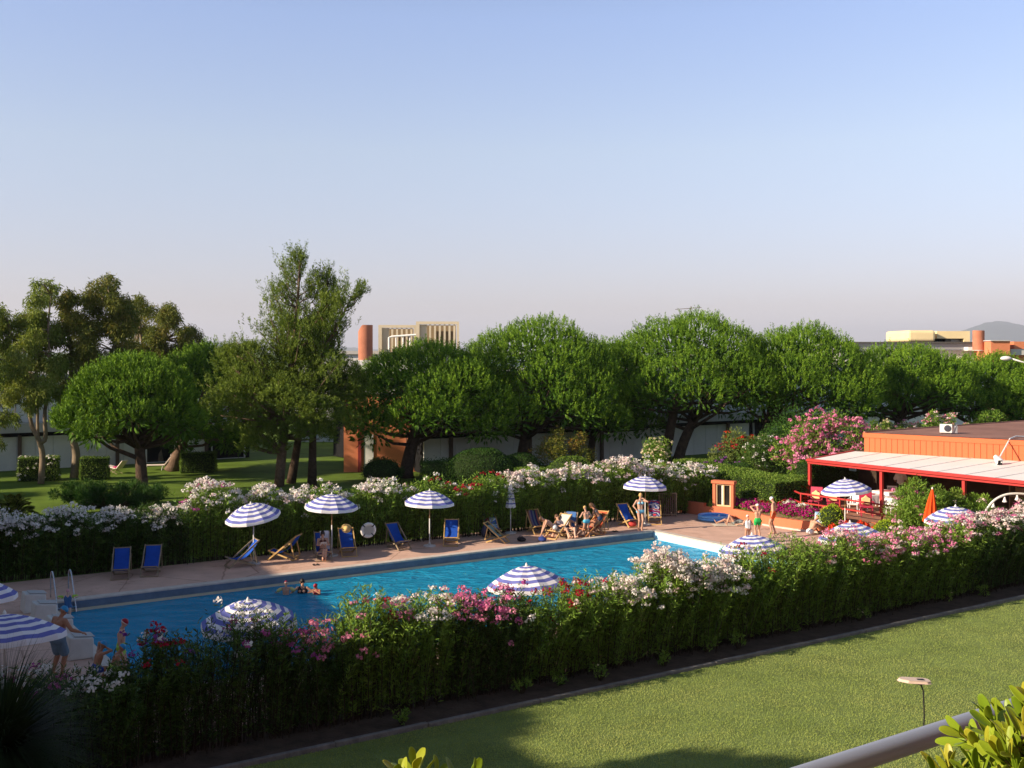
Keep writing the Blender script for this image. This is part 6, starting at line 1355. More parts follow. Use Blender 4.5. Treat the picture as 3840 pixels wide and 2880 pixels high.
def grass_tree(label, loc, n, L, trunk, seed):
    rng = np.random.default_rng(seed); t = thing('grass_tree', label, 'plant', loc); d = rdir(rng, n); d[:, 2] = np.abs(d[:, 2])*1.1-0.25; d = norm(d); Q = []
    p = np.tile([0, 0, trunk], (n, 1))+d*0.12; w = 0.022
    for k in range(4):
        q = p+d*(L/4)*rng.uniform(0.9, 1.1, (n, 1)); s = norm(np.cross(d, np.array([0.1, 0.2, 1.0]))); w1 = w*(1-(k+1)/4.2)
        Q.append(np.stack([p-s*w, p+s*w, q+s*w1, q-s*w1], 1)); p = q; w = w1; d = norm(d+np.array([0, 0, -0.24]))
    quadobj('foliage', np.concatenate(Q), L_das, t, world=False)
    b = MB(); b.tube([(0, 0, 0), (0, 0, trunk*0.6), (0.05, 0, trunk)], [0.22, 0.17, 0.15], 10); b.build('trunk', L_stem, t); return t
grass_tree('shaggy dark grass tree in the lower left corner before the hedge', at(2, 17.2, 0), 1600, 1.75, 1.75, 94)
for i, (px, py, h) in enumerate(((402, 712, 0.3), (522, 688, 0.34), (600, 672, 0.4), (706, 668, 0.42), (738, 662, 0.35), (795, 652, 0.3), (860, 642, 0.4), (905, 636, 0.3), (945, 628, 0.3), (985, 618, 0.35), (560, 698, 0.3), (665, 680, 0.3))):
    labs = ('leftmost seedling on the bare strip', 'seedling beneath the middle parasol', 'feathery seedling under the white oleander', 'leafy seedling with pale tips by the kerb', 'low seedling beside the leafy one by the kerb', 'seedling at the foot of the flowerless oleander', 'yellowing seedling near the kerb under pink oleander', 'small seedling left of the rightmost pair', 'yellow-tipped seedling close to the kerb', 'rightmost seedling on the bare strip', 'weedy seedling under the middle of the hedge', 'thin seedling under the largest white oleander')
    bush(labs[i]+' between hedge and kerb', G(px, 766-0.2196*(px-250)-(8+(i*5) % 9), 0.01), (h*0.8, h*0.8, h*0.6), 100+i, n=170, ls=0.09, lw=0.03, leaf=L_ole_b, clumps=8, name='seedling', flowers=(('cream', 3, 0),) if i in (2, 6, 8) else (), frad=0.03, fsize=0.03, cat='plant')
# ------------------------------------------------------------------ trees
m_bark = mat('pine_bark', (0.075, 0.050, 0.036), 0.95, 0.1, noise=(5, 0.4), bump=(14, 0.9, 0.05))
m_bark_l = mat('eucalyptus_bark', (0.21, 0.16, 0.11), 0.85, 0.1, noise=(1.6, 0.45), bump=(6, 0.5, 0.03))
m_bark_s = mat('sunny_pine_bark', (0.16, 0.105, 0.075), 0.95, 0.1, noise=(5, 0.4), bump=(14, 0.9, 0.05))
L_pine = leafmat('stone_pine_needles', [(0.022, 0.060, 0.008), (0.064, 0.138, 0.014), (0.128, 0.230, 0.022), (0.205, 0.31, 0.036)], 0.13, 0.5, 0.3, (1.3, 1.2, 0.4))
L_alep = leafmat('aleppo_pine_needles', [(0.032, 0.064, 0.012), (0.075, 0.120, 0.022), (0.125, 0.180, 0.036), (0.18, 0.235, 0.058)], 0.22, 0.5, 0.3, (1.3, 1.2, 0.5))
L_euc = leafmat('eucalyptus_leaf', [(0.042, 0.080, 0.018), (0.098, 0.145, 0.032), (0.150, 0.195, 0.050), (0.200, 0.215, 0.080)], 0.28, 0.5, 0.3, (1.2, 1.1, 0.5))
L_euc2 = leafmat('rusty_eucalyptus_leaf', [(0.032, 0.058, 0.014), (0.080, 0.108, 0.027), (0.130, 0.142, 0.040), (0.185, 0.140, 0.056)], 0.28, 0.5, 0.3, (1.2, 1.1, 0.5))
def shoots(P, A, L, k, rng, nl=0.20, nw=0.036, spread=0.60):
    """bottle-brush shoots: k needles round each axis"""
    n = len(P); t = rng.uniform(0.05, 1.0, (n, k)); p = P[:, None]+A[:, None]*(t*L[:, None])[..., None]; a = np.repeat(A, k, 0)
    r = norm(np.cross(a, rdir(rng, n*k))); d = norm(a*0.8+r*spread); tt = t.ravel()
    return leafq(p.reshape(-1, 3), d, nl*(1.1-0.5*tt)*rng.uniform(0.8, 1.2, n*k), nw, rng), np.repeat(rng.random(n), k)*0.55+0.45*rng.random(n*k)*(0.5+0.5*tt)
def stone_pine(label, base, cx, rx, ry, zb, zt, seed, ns=2500, trunk_r=0.30, lobes=19, fork=None, lean=None, leaf=None, bark=None, group='umbrella pines behind the pool'):
    rng = np.random.default_rng(seed); rk = random.Random(seed); t = thing('stone_pine', label, 'pine', base, 0, group)
    c0 = np.array([cx[0]-base[0], cx[1]-base[1], 0.0]); hh = zt-zb; C = []; Rr = []
    for i in range(lobes):
        f = math.sqrt((i+0.4)/lobes); a = i*2.39996+rng.uniform(-0.3, 0.3); rr = rng.uniform(0.30, 0.38)*rx*(1.12-0.25*f); q = f*0.77
        top = zb+hh*math.sqrt(max(0.02, 1-(q*1.06)**2))*rng.uniform(0.95, 1.01); rz = min(rr*0.95, hh*0.55)
        C.append(c0+np.array([rx*q*math.cos(a), ry*q*math.sin(a), top-rz])); Rr.append([rr, rr*ry/rx, rz])
    for i in range(12):                                    # skirt lobes so the rim comes down unevenly
        a = i*0.524+rng.uniform(0, 0.4); rr = rng.uniform(0.26, 0.36)*rx
        C.append(c0+np.array([rx*0.74*math.cos(a), ry*0.74*math.sin(a), zb+hh*rng.uniform(0.10, 0.34)])); Rr.append([rr, rr, rr*0.72])
    C = np.array(C); Rr = np.array(Rr); wts = (Rr[:, 0]*Rr[:, 2]); wts /= wts.sum()
    ns = int(ns*1.55); m = ns*4; w = rng.choice(len(C), m, p=wts); d = rdir(rng, m); d[:, 2] = np.where(d[:, 2] < -0.25, -d[:, 2]*rng.uniform(0.2, 1, m), d[:, 2]); d = norm(d)
    P = C[w]+d*Rr[w]*rng.uniform(0.80, 1.02, m)[:, None]
    dist = (((P[:, None]-C[None])/Rr[None])**2).sum(-1); dist[np.arange(m), w] = 9; keep = (dist > 0.62).all(1); P = P[keep][:ns]; d = d[keep][:ns]
    A = norm(d*0.55+np.array([0, 0, 0.95])+rng.normal(0, 0.14, d.shape)); L = rng.uniform(0.36, 0.72, len(P))
    Q, r = shoots(P-A*0.2, A, L, 18, rng)
    n2 = 6500; w = rng.choice(len(C), n2, p=wts); d2 = rdir(rng, n2); P2 = C[w]+d2*Rr[w]*(rng.random(n2)**0.4*0.80)[:, None]
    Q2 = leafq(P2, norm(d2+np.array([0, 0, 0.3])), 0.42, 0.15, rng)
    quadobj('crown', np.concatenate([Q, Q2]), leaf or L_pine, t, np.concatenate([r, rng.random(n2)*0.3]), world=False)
    b = MB(); top = np.array([c0[0]*0.6, c0[1]*0.6, zb+hh*0.25]); mid = lean if lean is not None else top*np.array([0.35, 0.35, 0.5])
    stems = [(np.zeros(3), np.array(mid), top)]
    if fork: stems = [(np.array([0, 0, 0]), np.array(mid), top), (np.array([fork, 0.2, 0]), np.array([fork*1.5, 0.2, top[2]*0.5]), top+np.array([fork*2.6, 0.3, 0]))]
    for s0, s1, s2 in stems:
        pts = [tuple(s0*(1-x)**2+2*x*(1-x)*s1+s2*x*x) for x in np.linspace(0, 1, 9)]
        b.tube(pts, [trunk_r*(1.35 if i == 0 else 1.0-0.045*i) for i in range(9)], 10)
    for i in range(len(C)):
        s = rk.uniform(0.55, 1.0); st = np.array(pts[int(8*s)]); e = C[i]-np.array([0, 0, Rr[i][2]*0.2]); md = (st+e)/2-np.array([0, 0, 0.25])
        b.tube([tuple(st), tuple(md), tuple(e)], [0.13, 0.09, 0.04], 6)
    b.build('trunk', bark or m_bark, t, smooth=True); return t
def SP(label, bpx, d, cpx, hw, ytop, ybot, seed, dc_=None, **k):
    base = at(bpx, d, 0); c = at(cpx, dc_ or d, 0); rx = hw*1.22/F*d
    return stone_pine(label, base, c, rx, rx*0.95, zy(ybot, d), zy(ytop, d), seed, **k)
SP('low rounded pine with a dark straight trunk on the left lawn', 143, 59.5, 133, 57, 353, 440, 201, trunk_r=0.36, ns=2200)
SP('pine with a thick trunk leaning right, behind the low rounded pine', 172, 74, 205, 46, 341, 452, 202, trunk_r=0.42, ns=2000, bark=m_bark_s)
SP('dark pine with a forked trunk in front of the terracotta stair block', 405, 70, 432, 74, 338, 437, 203, trunk_r=0.45, ns=2800)
SP('big bright-topped pine left of centre among the umbrella pines', 521, 73, 538, 78, 314, 438, 204, trunk_r=0.46, ns=3000)
SP('darker pine wedged between the two tallest umbrella pines', 590, 79, 600, 56, 338, 440, 205, ns=1800)
SP('tallest umbrella pine with twin trunks behind the rose tree', 664, 76, 688, 77, 310.5, 421, 206, trunk_r=0.40, fork=0.9, ns=3000)
SP('umbrella pine on a trunk leaning right, behind the red-tipped shrub', 757, 77, 799, 70, 323, 418, 207, trunk_r=0.42, ns=2800, lean=(0.6, 0, 3.2))
SP('lower umbrella pine behind the left end of the bar roof', 890, 82, 906, 58, 342, 415, 208, trunk_r=0.45, ns=2300, lean=(0.9, 0, 2.2))
SP('low umbrella pine near the right edge behind the bar roof', 973, 86, 988, 56, 352, 418, 209, trunk_r=0.42, ns=2200)
SP('umbrella pine cut by the right edge of the picture', 1050, 84, 1052, 48, 360, 420, 210, trunk_r=0.4, ns=1500)

def aleppo(label, base, zt, seed, crowns, spread):
    """tall pine: upswept whorled branches, open top, dense lower clouds"""
    rng = np.random.default_rng(seed); rk = random.Random(seed); t = thing('aleppo_pine', label, 'pine', base); b = MB(); P = []; A = []; LL = []
    lead = [np.array([0, 0, 0]), np.array([0.35, 0, zt*0.35]), np.array([1.0, 0, zt*0.62]), np.array([1.25, 0.1, zt*1.03])]
    leads = [lead, [lead[1]+np.array([0.2, 0, 1.5]), np.array([1.5, 0.3, zt*0.62]), np.array([2.4, 0.3, zt*0.78]), np.array([2.9, 0.4, zt*0.93])], [lead[1]+np.array([0.1, 0, 0.8]), np.array([2.0, 0, zt*0.52]), np.array([3.4, -0.2, zt*0.70]), np.array([4.4, -0.3, zt*0.86])]]
    def bez(c, x): return c[0]*(1-x)**3+3*c[1]*x*(1-x)**2+3*c[2]*x*x*(1-x)+c[3]*x**3
    for li, c in enumerate(leads):
        pts = [tuple(bez(c, x)) for x in np.linspace(0, 1, 12)]; r0 = 0.30 if li == 0 else 0.15
        b.tube(pts, [r0*(1-0.9*i/11)+0.015 for i in range(12)], 8)
        nb = 60 if li == 0 else 30
        for i in range(nb):
            x = 0.30+0.69*(i+rk.random())/nb if li == 0 else 0.35+0.64*(i+rk.random())/nb; st = bez(c, x); hz = st[2]/zt; az = rk.uniform(0, 6.28)
            ln = spread*1.15*(1.03-hz)**0.95*(0.62 if li else 1.30)*rk.uniform(0.45, 1.1)+0.35; el = rk.uniform(-0.05, 0.22)+0.45*hz
            o = np.array([math.cos(az)*math.cos(el), math.sin(az)*math.cos(el)*0.8, math.sin(el)]); e = st+o*ln+np.array([0, 0, 0.30*ln*(0.5+hz)]); md = st+o*ln*0.55
            b.tube([tuple(st), tuple(md), tuple(e)], [0.045, 0.03, 0.012], 5)
            k = int(9+ln*11); s = 0.25+0.75*rng.random(k)**0.7; q = np.outer((1-s)**2, st)+np.outer(2*s*(1-s), md)+np.outer(s*s, e)+rng.normal(0, 0.13+0.05*ln, (k, 3)); P.append(q)
            ax = norm((e-md)[None]*0.7/ln+np.array([0, 0, 0.60+0.4*hz])+rng.normal(0, 0.28, (k, 3))); A.append(ax); LL.append(rng.uniform(0.35, 0.70+0.35*hz, k))
    for cx_, cy_, cz_, rx, rz_, n in crowns:                       # heavy low clouds of needles
        c = np.array([cx_, cy_, cz_]); sub = rdir(rng, 9)*np.array([rx, rx*0.8, rz_])*0.62+c; w = rng.integers(0, 9, n); d = rdir(rng, n); d[:, 2] = np.where(d[:, 2] < -0.4, -d[:, 2], d[:, 2])
        P.append(sub[w]+d*np.array([rx, rx*0.8, rz_])*0.46); A.append(norm(d*0.7+np.array([0, 0, 0.55])+rng.normal(0, 0.2, (n, 3)))); LL.append(rng.uniform(0.28, 0.55, n))
        for q in sub: st = bez(lead, min(0.8, max(0.15, (cz_-0.8)/zt))); b.tube([tuple(st), tuple((st+q)/2-np.array([0, 0, 0.1])), tuple(q)], [0.09, 0.06, 0.03], 6)
    P = np.concatenate(P); A = np.concatenate(A); LL = np.concatenate(LL); Q, r = shoots(P, A, LL, 16, rng, 0.22, 0.036, 0.7)
    quadobj('crown', Q, L_alep, t, r, world=False)
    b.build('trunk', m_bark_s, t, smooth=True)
    return t
ab = at(279, 65.5, 0)
def ac(px, py, hwpx, hhpx, n, dy=0.0): q = at(px, 65.5, 0)-ab; return (q.x, dy, zy(py, 65.5), hwpx/F*65.5, hhpx/F*65.5, n)
aleppo('tallest tree, an open-topped pale green pine with upswept branches', ab, zy(265, 65.5), 220,
       [ac(246, 408, 36, 30, 1150, -1), ac(300, 412, 46, 34, 1600, -1), ac(272, 372, 42, 26, 1100), ac(330, 425, 30, 22, 900, -1.2), ac(318, 376, 38, 30, 1000, 0.6), ac(240, 362, 24, 18, 500), ac(264, 440, 30, 16, 600, -0.5), ac(342, 392, 26, 28, 650, 0.8), ac(300, 345, 36, 20, 420, 0.4)], 4.6)
for i, (px, d, tx, lab) in enumerate(((291, 67, 300, 'slim dark pine trunk leaning right beside the tall pine'), (312, 66, 313, 'short straight pine trunk right of the tall pine'))):
    base = at(px, d, 0); t = thing('pine_tree', lab+', under the same dark crown', 'pine', base); b = MB(); e = at(tx, d, 0)-base
    b.tube([(0, 0, 0), (e.x*0.5, 0, 1.6), (e.x, 0, 3.4), (e.x*1.1, 0, 5.6)], [0.30, 0.24, 0.20, 0.12], 9); b.build('trunk', m_bark, t, smooth=True)
    rng = np.random.default_rng(230+i); n = 560; c = np.array([e.x*1.05, 0.3, 5.3]); dd = rdir(rng, n); w = rng.integers(0, 7, n); sub = rdir(rng, 7)*np.array([1.5, 1.2, 0.9])+c
    Q, r = shoots(sub[w]+dd*0.95, norm(dd*0.7+np.array([0, 0, 0.5])), rng.uniform(0.3, 0.5, n), 15, rng, 0.20, 0.036, 0.7); quadobj('crown', Q, L_alep, t, r, world=False)

def eucalyptus(label, base, stems, clumps, seed, leaf, n=300, ls=0.26, group=None, bark=None):
    rng = np.random.default_rng(seed); t = thing('eucalyptus', label, 'tree', base, 0, group); b = MB()
    for pts, r0 in stems:
        q = spl(pts, 4); b.tube(q, [r0*(1-0.75*i/(len(q)-1)) for i in range(len(q))], 8)
    Q = []; RN = []
    tips = [np.array(s[0][-1]) for s in stems]+[np.array(s[0][-2]) for s in stems]
    for (x, y, z, r) in clumps:
        c = np.array([x, y, z]); k = min(tips, key=lambda p: np.linalg.norm(p-c)); b.tube([tuple(k), tuple((k+c)/2+np.array([0, 0, 0.3])), tuple(c)], [0.06, 0.04, 0.015], 5)
        m = int(3.6*n*r*r); sub = rdir(rng, 8)*r*0.62+c; w = rng.integers(0, 8, m); d = rdir(rng, m); p = sub[w]+d*(r*0.55*rng.random(m)[:, None]**0.5); p[:, 2] -= 0.25*r*rng.random(m)**2
        dd = norm(rng.normal(0, 0.55, (m, 3))+np.array([0, 0, -0.75])+d*0.4); Q.append(leafq(p, dd, ls*rng.uniform(0.7, 1.3, m), ls*0.23, rng)); RN.append(rng.random(8)[w]*0.5+rng.random(m)*0.5)
    quadobj('crown', np.concatenate(Q), leaf, t, np.concatenate(RN), world=False); b.build('trunk', bark or m_bark_l, t, smooth=True); return t
def px_clumps(base, d, spec, seed, per=3, dep=1.6):
    """spec: (px, py, radius in px) outline blobs -> clumps in local metres, scattered in depth"""
    rk = random.Random(seed); out = []
    for px, py, r in spec:
        rm = r/F*d
        for k in range(per): out.append((at(px, d, 0).x-base.x+rk.uniform(-0.4, 0.4)*rm, rk.uniform(-dep, dep), zy(py, d)+rk.uniform(-0.4, 0.4)*rm, rm*rk.uniform(0.75, 1.1)))
    return out
def lp(base, d, pts): return [(at(px, d, 0).x-base.x, (i % 2)*0.2, max(0.0, zy(py, d))) for i, (px, py) in enumerate(pts)]
b1 = at(41, 66.7, 0)
eucalyptus('pale-barked eucalyptus splitting into upright white stems, at the far left', b1, [(lp(b1, 66.7, [(41, 484), (41, 455), (38, 438), (30, 425), (28, 400), (20, 370), (14, 340)]), 0.21), (lp(b1, 66.7, [(40, 442), (44, 438), (45, 410), (50, 380), (48, 330), (50, 295)]), 0.17), (lp(b1, 66.7, [(38, 438), (36, 420), (38, 390), (34, 350), (36, 320)]), 0.11)],
           px_clumps(b1, 66.7, [(50, 288, 8), (45, 300, 12), (40, 315, 14), (30, 325, 14), (12, 316, 12), (4, 322, 12), (-8, 330, 14), (22, 342, 16), (5, 345, 14), (45, 335, 15), (38, 360, 17), (15, 368, 16), (0, 375, 14), (52, 362, 14), (28, 385, 13), (48, 388, 13), (10, 398, 9), (38, 405, 9), (56, 400, 8), (2, 418, 8)], 1, 3), 301, L_euc, 330)
b2 = at(74, 69, 0)
eucalyptus('tallest eucalyptus of the left group, with a twisted pale trunk and rusty top', b2, [(lp(b2, 69, [(74, 478), (75, 455), (73, 437), (78, 420), (82, 390), (92, 350), (98, 320), (104, 290)]), 0.29), (lp(b2, 69, [(75, 440), (80, 425), (72, 390), (70, 350), (66, 320)]), 0.2), (lp(b2, 69, [(78, 430), (96, 390), (112, 350), (124, 320)]), 0.18)],
           px_clumps(b2, 69, [(105, 277, 6), (108, 286, 9), (103, 298, 13), (113, 303, 12), (122, 313, 12), (92, 306, 12), (78, 298, 8), (68, 304, 10), (70, 318, 13), (85, 325, 15), (105, 325, 16), (125, 330, 14), (60, 335, 12), (76, 348, 15), (98, 350, 16), (120, 352, 15), (86, 375, 14), (104, 378, 13), (70, 388, 10), (84, 402, 9), (96, 398, 9), (66, 412, 7)], 2, 3), 302, L_euc2, 340)
b3 = at(160, 80, 0)
eucalyptus('darker eucalyptus behind the low pine, right end of the left group', b3, [(lp(b3, 80, [(160, 462), (158, 420), (160, 380), (164, 340), (168, 315)]), 0.3), (lp(b3, 80, [(158, 400), (146, 360), (140, 330), (143, 305)]), 0.16)],
           px_clumps(b3, 80, [(142, 301, 7), (145, 312, 10), (138, 328, 12), (168, 309, 8), (160, 318, 11), (174, 320, 10), (186, 333, 9), (192, 330, 6), (180, 345, 13), (163, 336, 14), (150, 342, 14), (136, 350, 14), (170, 358, 14), (190, 352, 9), (150, 366, 13), (196, 345, 6)], 3, 3), 303, L_euc2, 300)
b0 = at(-14, 64, 0)
eucalyptus('thin-leaved eucalyptus cut by the left edge', b0, [(lp(b0, 64, [(-14, 490), (-14, 440), (-10, 400), (-6, 360)]), 0.2)], px_clumps(b0, 64, [(-12, 350, 16), (0, 372, 14), (-4, 395, 13), (4, 420, 9), (-2, 440, 8)], 4, 3), 304, L_euc, 300)

# pines outside the picture that throw the ragged shadow edge on the lawn
for i, (x, y, rr, zb, zt) in enumerate(((-23.6, 14.0, 2.4, 5.0, 11.6), (-15.8, 12.0, 2.2, 5.0, 10.3), (-27.0, 22.5, 2.2, 7.0, 12.0))):
    stone_pine(('pine beside the cream residence, outside the left edge', 'pine nearest the balcony, outside the left edge', 'farther pine beside the cream residence, outside the left edge')[i], Vector((x, y, 0)), (x, y), rr, rr, zb, zt, 240+i, ns=1200, group=None)

for i, (x, y, rr, zt) in enumerate(((-50.0, 52.0, 3.2, 11.5), (-48.0, 58.5, 3.0, 10.0), (-53.0, 64.0, 3.4, 12.0))):
    stone_pine(('first', 'second', 'third')[i]+' pine of a row beyond the left edge, shading the far lawn', Vector((x, y, 0)), (x, y), rr, rr, 2.5, zt, 250+i, ns=900, group=None)

# ------------------------------------------------------------------ near lawn grass
rng = np.random.default_rng(9)
N = 420000; py = 352+np.exp(rng.uniform(math.log(238), math.log(425), N)); px = rng.uniform(-10, 1034, N)
dist = H*F/(py-HY); gx = (px-CX)/F*dist; gy = dist; rel = np.stack([gx-A0.x, gy-A0.y], 1); bb = rel @ np.array([V.x, V.y]); k = bb > 16.71
P = np.stack([gx[k], gy[k], np.full(k.sum(), 0.016)], 1); n = len(P); d = norm(rng.normal(0, 0.45, (n, 3))*np.array([1, 1, 0])+np.array([0, 0, 0.9]))
L_grass = leafmat('grass_blade', [(0.150, 0.215, 0.066), (0.200, 0.268, 0.092), (0.250, 0.302, 0.114), (0.31, 0.33, 0.165)], 0.25, 0.6, 0.15)
patch = 0.5+0.2*np.sin(gx[k]*0.9+1.3*np.sin(gy[k]*0.7))+0.2*np.sin(gy[k]*1.7+gx[k]*0.4)+0.16*np.sin(gx[k]*3.1+2*np.sin(gy[k]*2.3))
g = quadobj('grass', leafq(P, d, rng.uniform(0.018, 0.045, n), 0.010, rng), L_grass, None, np.clip(0.55*rng.random(n)+0.45*patch, 0, 1)); g['kind'] = 'stuff'

# ------------------------------------------------------------------ balcony with railing and pittosporum
m_rail = mat('rail_metal', (0.33, 0.35, 0.41), 0.42, 0.5, metal=0.2)
r0 = at(790, 1.95, 0); r1 = at(1024, 2.37, 0); rd = Vector((r1.x-r0.x, r1.y-r0.y, 0)).normalized(); zr = zy(700, 2.37)-0.012; rn = Vector((-rd.y, rd.x, 0)); rang = math.atan2(rd.y, rd.x)
rb = Vector((r0.x, r0.y, 0))
t = thing('balcony_railing', 'round grey metal balcony handrail in the lower right corner', 'railing', rb+Vector((0, 0, 6.25)), rang)
p0 = rb-rd*2.6+Vector((0, 0, zr)); p1 = rb+rd*3.2+Vector((0, 0, zr))
b = MB(); b.tube([p0, p1], 0.0215, 28); smooth_by(b.build('handrail', m_rail, t, True))
for i in range(8):
    q = rb+rd*(-2.4+i*0.76); b = MB(); b.tube([q+Vector((0, 0, 6.3)), q+Vector((0, 0, zr-0.015))], 0.009, 8); b.build('baluster', mat('baluster_blue', (0.07, 0.10, 0.13), 0.4, 0.4), t, True)
b = MB(); b.bar(rb-rd*2.6+Vector((0, 0, 6.33)), rb+rd*3.2+Vector((0, 0, 6.33)), 0.03); b.build('lower_rail', MATS['baluster_blue'], t, True)
t = thing('balcony', 'concrete balcony floor below the handrail, outside the picture', 'balcony', rb-rn*0.8+Vector((0, 0, 6.1)), rang)
b = MB(); b.box((0, -1.9, 0.06), (7, 5.7, 0.16)); b.build('floor_slab', m_kerb, t)
t = thing('apartment_building', 'terracotta residence that carries the balcony, behind the viewpoint', 'building', rb-rn*5.6, rang)
b = MB(); b.box((0, -5, 8), (60, 10, 16)); b.build('wall', m_terra_d, t)
b = MB(); b.box((0, -5, 16.15), (60.6, 10.6, 0.3)); b.build('roof', m_panel2, t)
for fl in range(5):
    for i in range(9): b = MB(); b.box((-26+i*6.5, 0.03, 1.6+fl*3.1), (2.2, 0.1, 2.2)); b.build('window', m_glass, t)
t = thing('planter_box', 'long planter trough beside the handrail, outside the picture', 'planter', rb-rn*0.22+Vector((0, 0, 6.24)), rang)
b = MB(); b.box((0.6, 0.0, 0.02), (3.0, 0.3, 0.04)); b.box((0.6, 0.14, 0.2), (3.0, 0.03, 0.4)); b.box((0.6, -0.14, 0.2), (3.0, 0.03, 0.4)); b.box((-0.885, 0, 0.2), (0.03, 0.25, 0.4)); b.box((2.085, 0, 0.2), (0.03, 0.25, 0.4)); b.build('trough', m_terra_d, t)
b = MB(); b.box((0.6, 0, 0.36), (2.93, 0.24, 0.02)); b.build('soil', m_dirt, t)
L_pit = leafmat('pittosporum_leaf', [(0.060, 0.12, 0.010), (0.115, 0.195, 0.014), (0.18, 0.255, 0.022), (0.28, 0.28, 0.03)], 0.28, 0.28, 0.5, (1.2, 1.1, 0.4))
def pit_leaf(p, d, nrm, L, Wd, curl, rng):
    """thick blunt leaf: 3 x 7 grid, folded along the midrib and curved"""
    d = norm(d); s = norm(np.cross(d, nrm)); n = np.cross(s, d); V_ = []; ws = [0.10, 0.34, 0.62, 0.86, 1.0, 0.88, 0.36]
    for i, w in enumerate(ws):
        x = i/(len(ws)-1); c = p+d*L*x*(1-0.10*curl*x)+n*(-curl*L*0.28*x*x)
        for e in (-1, 0, 1): V_.append(c+s*e*Wd/2*w+n*(abs(e)*0.14*Wd*w))
    return V_
def pittosporum(label, tips, seed, base_z=6.58):
    rng = np.random.default_rng(seed); vs = []; fs = []; rn_ = []; b = MB(); t = thing('pittosporum_shrub', label, 'shrub', (tips[0][0][0], tips[0][0][1], base_z))
    for p, ax, nl, L in tips:
        p = np.array(p); ax = norm(np.array(ax)); foot = np.array([p[0]-ax[0]*0.16+rng.normal(0, 0.02), p[1]-ax[1]*0.16-0.02, base_z]); b.tube([tuple(foot), tuple(p-ax*0.09), tuple(p)], [0.006, 0.005, 0.004], 6)
        o1 = norm(np.cross(ax, np.array([0.3, 0.8, 0.2]))); o2 = np.cross(ax, o1); tone = rng.random()
        for i in range(nl):
            a = i*2.39996+rng.uniform(-0.3, 0.3); f = i/nl; rad = o1*math.cos(a)+o2*math.sin(a); d = norm(rad*(0.25+1.0*f)+ax*(1.15-0.8*f)); q = p-ax*0.055*f
            k = len(vs); vs += pit_leaf(q, d, norm(ax-rad*0.6), L*rng.uniform(0.75, 1.15)*(0.65+0.5*f), L*0.27*rng.uniform(0.9, 1.15), rng.uniform(-0.4, 0.9), rng)
            for r_ in range(6):
                for c in range(2): j = k+r_*3+c; fs.append((j, j+1, j+4, j+3))
            rn_ += [np.clip(0.15+0.5*tone+0.5*rng.random()*(0.4+0.6*(1-f)), 0, 1)]*21
    me = bpy.data.meshes.new('foliage'); me.from_pydata([tuple(v) for v in vs], [], fs); me.update(); at_ = me.attributes.new('rnd', 'FLOAT', 'POINT'); at_.data.foreach_set('value', np.array(rn_, dtype=np.float32))
    o = put('foliage', me, L_pit, t, True, True); sd = o.modifiers.new('thick', 'SOLIDIFY'); sd.thickness = 0.0008; sb = o.modifiers.new('round', 'SUBSURF'); sb.levels = 1; sb.render_levels = 1
    b.build('twigs', mat('green_twig', (0.16, 0.13, 0.05), 0.7, 0.2), t, True); return t
def tp(px, py, d, ax, nl=14, L=0.072): return (tuple(at(px, d, zy(py, d))), ax, nl, L)
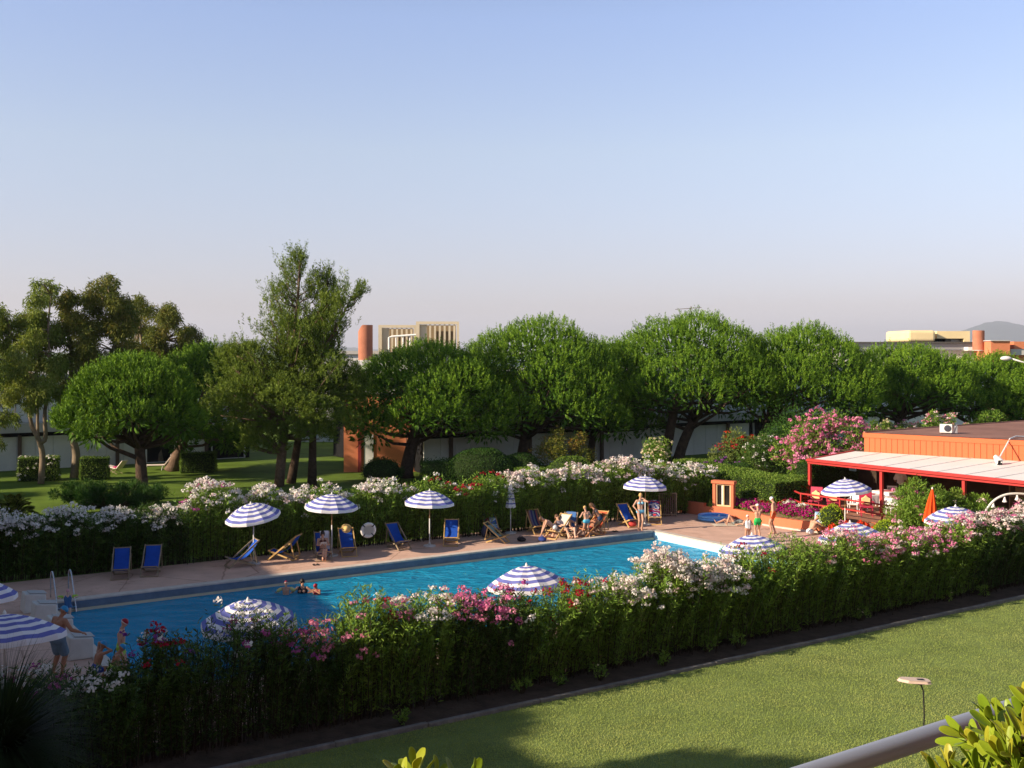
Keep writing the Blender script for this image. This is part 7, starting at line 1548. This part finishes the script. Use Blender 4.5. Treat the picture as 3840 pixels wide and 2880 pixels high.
pittosporum('glossy pittosporum shoots overlapping the handrail at the right edge', [tp(966, 738, 1.95, (-0.8, -0.1, 0.5), 11), tp(992, 722, 1.92, (-0.5, 0, 0.9), 13), tp(1012, 738, 1.85, (-0.1, -0.2, 1), 13), tp(1034, 706, 1.95, (-0.4, 0, 0.9), 13), tp(1005, 760, 1.8, (-0.5, -0.2, 0.7), 13), tp(976, 772, 1.85, (-0.3, -0.1, 1), 11), tp(950, 772, 1.9, (-0.2, 0, 1), 11), tp(1030, 762, 1.8, (0.2, -0.3, 0.8), 13), tp(1026, 730, 1.8, (0.2, -0.2, 0.8), 12), tp(1036, 690, 2.1, (-0.9, 0, 0.45), 8, 0.05), tp(965, 790, 1.8, (0, 0, 1), 12), tp(1000, 790, 1.75, (0, 0, 1), 12), tp(1048, 740, 1.8, (-0.3, 0, 1), 12), tp(983, 752, 1.88, (-0.6, -0.1, 0.7)), tp(1018, 752, 1.82, (0.1, -0.3, 0.9)), tp(1000, 742, 2.0, (-0.2, 0.1, 1)), tp(1022, 716, 2.0, (-0.1, 0.1, 1)), tp(940, 786, 1.9, (-0.3, 0, 1)), tp(985, 784, 1.9, (0.1, 0, 1)), tp(1018, 778, 1.78, (0, -0.1, 1)), tp(1008, 724, 2.05, (-0.5, 0, 0.8))], 401)
pittosporum('pittosporum leaf tips poking up at the bottom edge left of the handrail', [tp(415, 772, 1.75, (-0.1, 0, 1), 9, 0.068), tp(400, 778, 1.75, (-0.5, 0, 0.9), 6, 0.06), tp(438, 782, 1.75, (0.1, 0, 1), 8, 0.064), tp(470, 784, 1.75, (0.4, 0, 0.8), 8, 0.068), tp(425, 800, 1.7, (0, 0, 1), 10), tp(460, 803, 1.7, (0, 0, 1), 10)], 402, 6.5)
pittosporum('two small pittosporum leaf tips at the left end of the handrail', [tp(784, 790, 1.85, (0, 0, 1), 5, 0.05), tp(803, 792, 1.85, (0.1, 0, 1), 5, 0.05)], 403, 6.5)

# ------------------------------------------------------------------ the air
me = bpy.data.meshes.new('haze'); s = 26000.0; z0, z1 = -3.0, 560.0
me.from_pydata([(-s,-s,z0),(s,-s,z0),(s,s,z0),(-s,s,z0),(-s,-s,z1),(s,-s,z1),(s,s,z1),(-s,s,z1)], [], [(0,3,2,1),(4,5,6,7),(0,1,5,4),(1,2,6,5),(2,3,7,6),(3,0,4,7)]); me.update()
hz = bpy.data.materials.new('haze_air'); hz.use_nodes = True; nt = hz.node_tree; nt.nodes.clear()
out = nt.nodes.new('ShaderNodeOutputMaterial'); pv = nt.nodes.new('ShaderNodeVolumePrincipled')
pv.inputs['Color'].default_value = (0.80, 0.84, 0.95, 1); pv.inputs['Density'].default_value = 0.00008; pv.inputs['Anisotropy'].default_value = 0.1
nt.links.new(pv.outputs[0], out.inputs['Volume'])
o = put('haze', me, hz); o['kind'] = 'stuff'
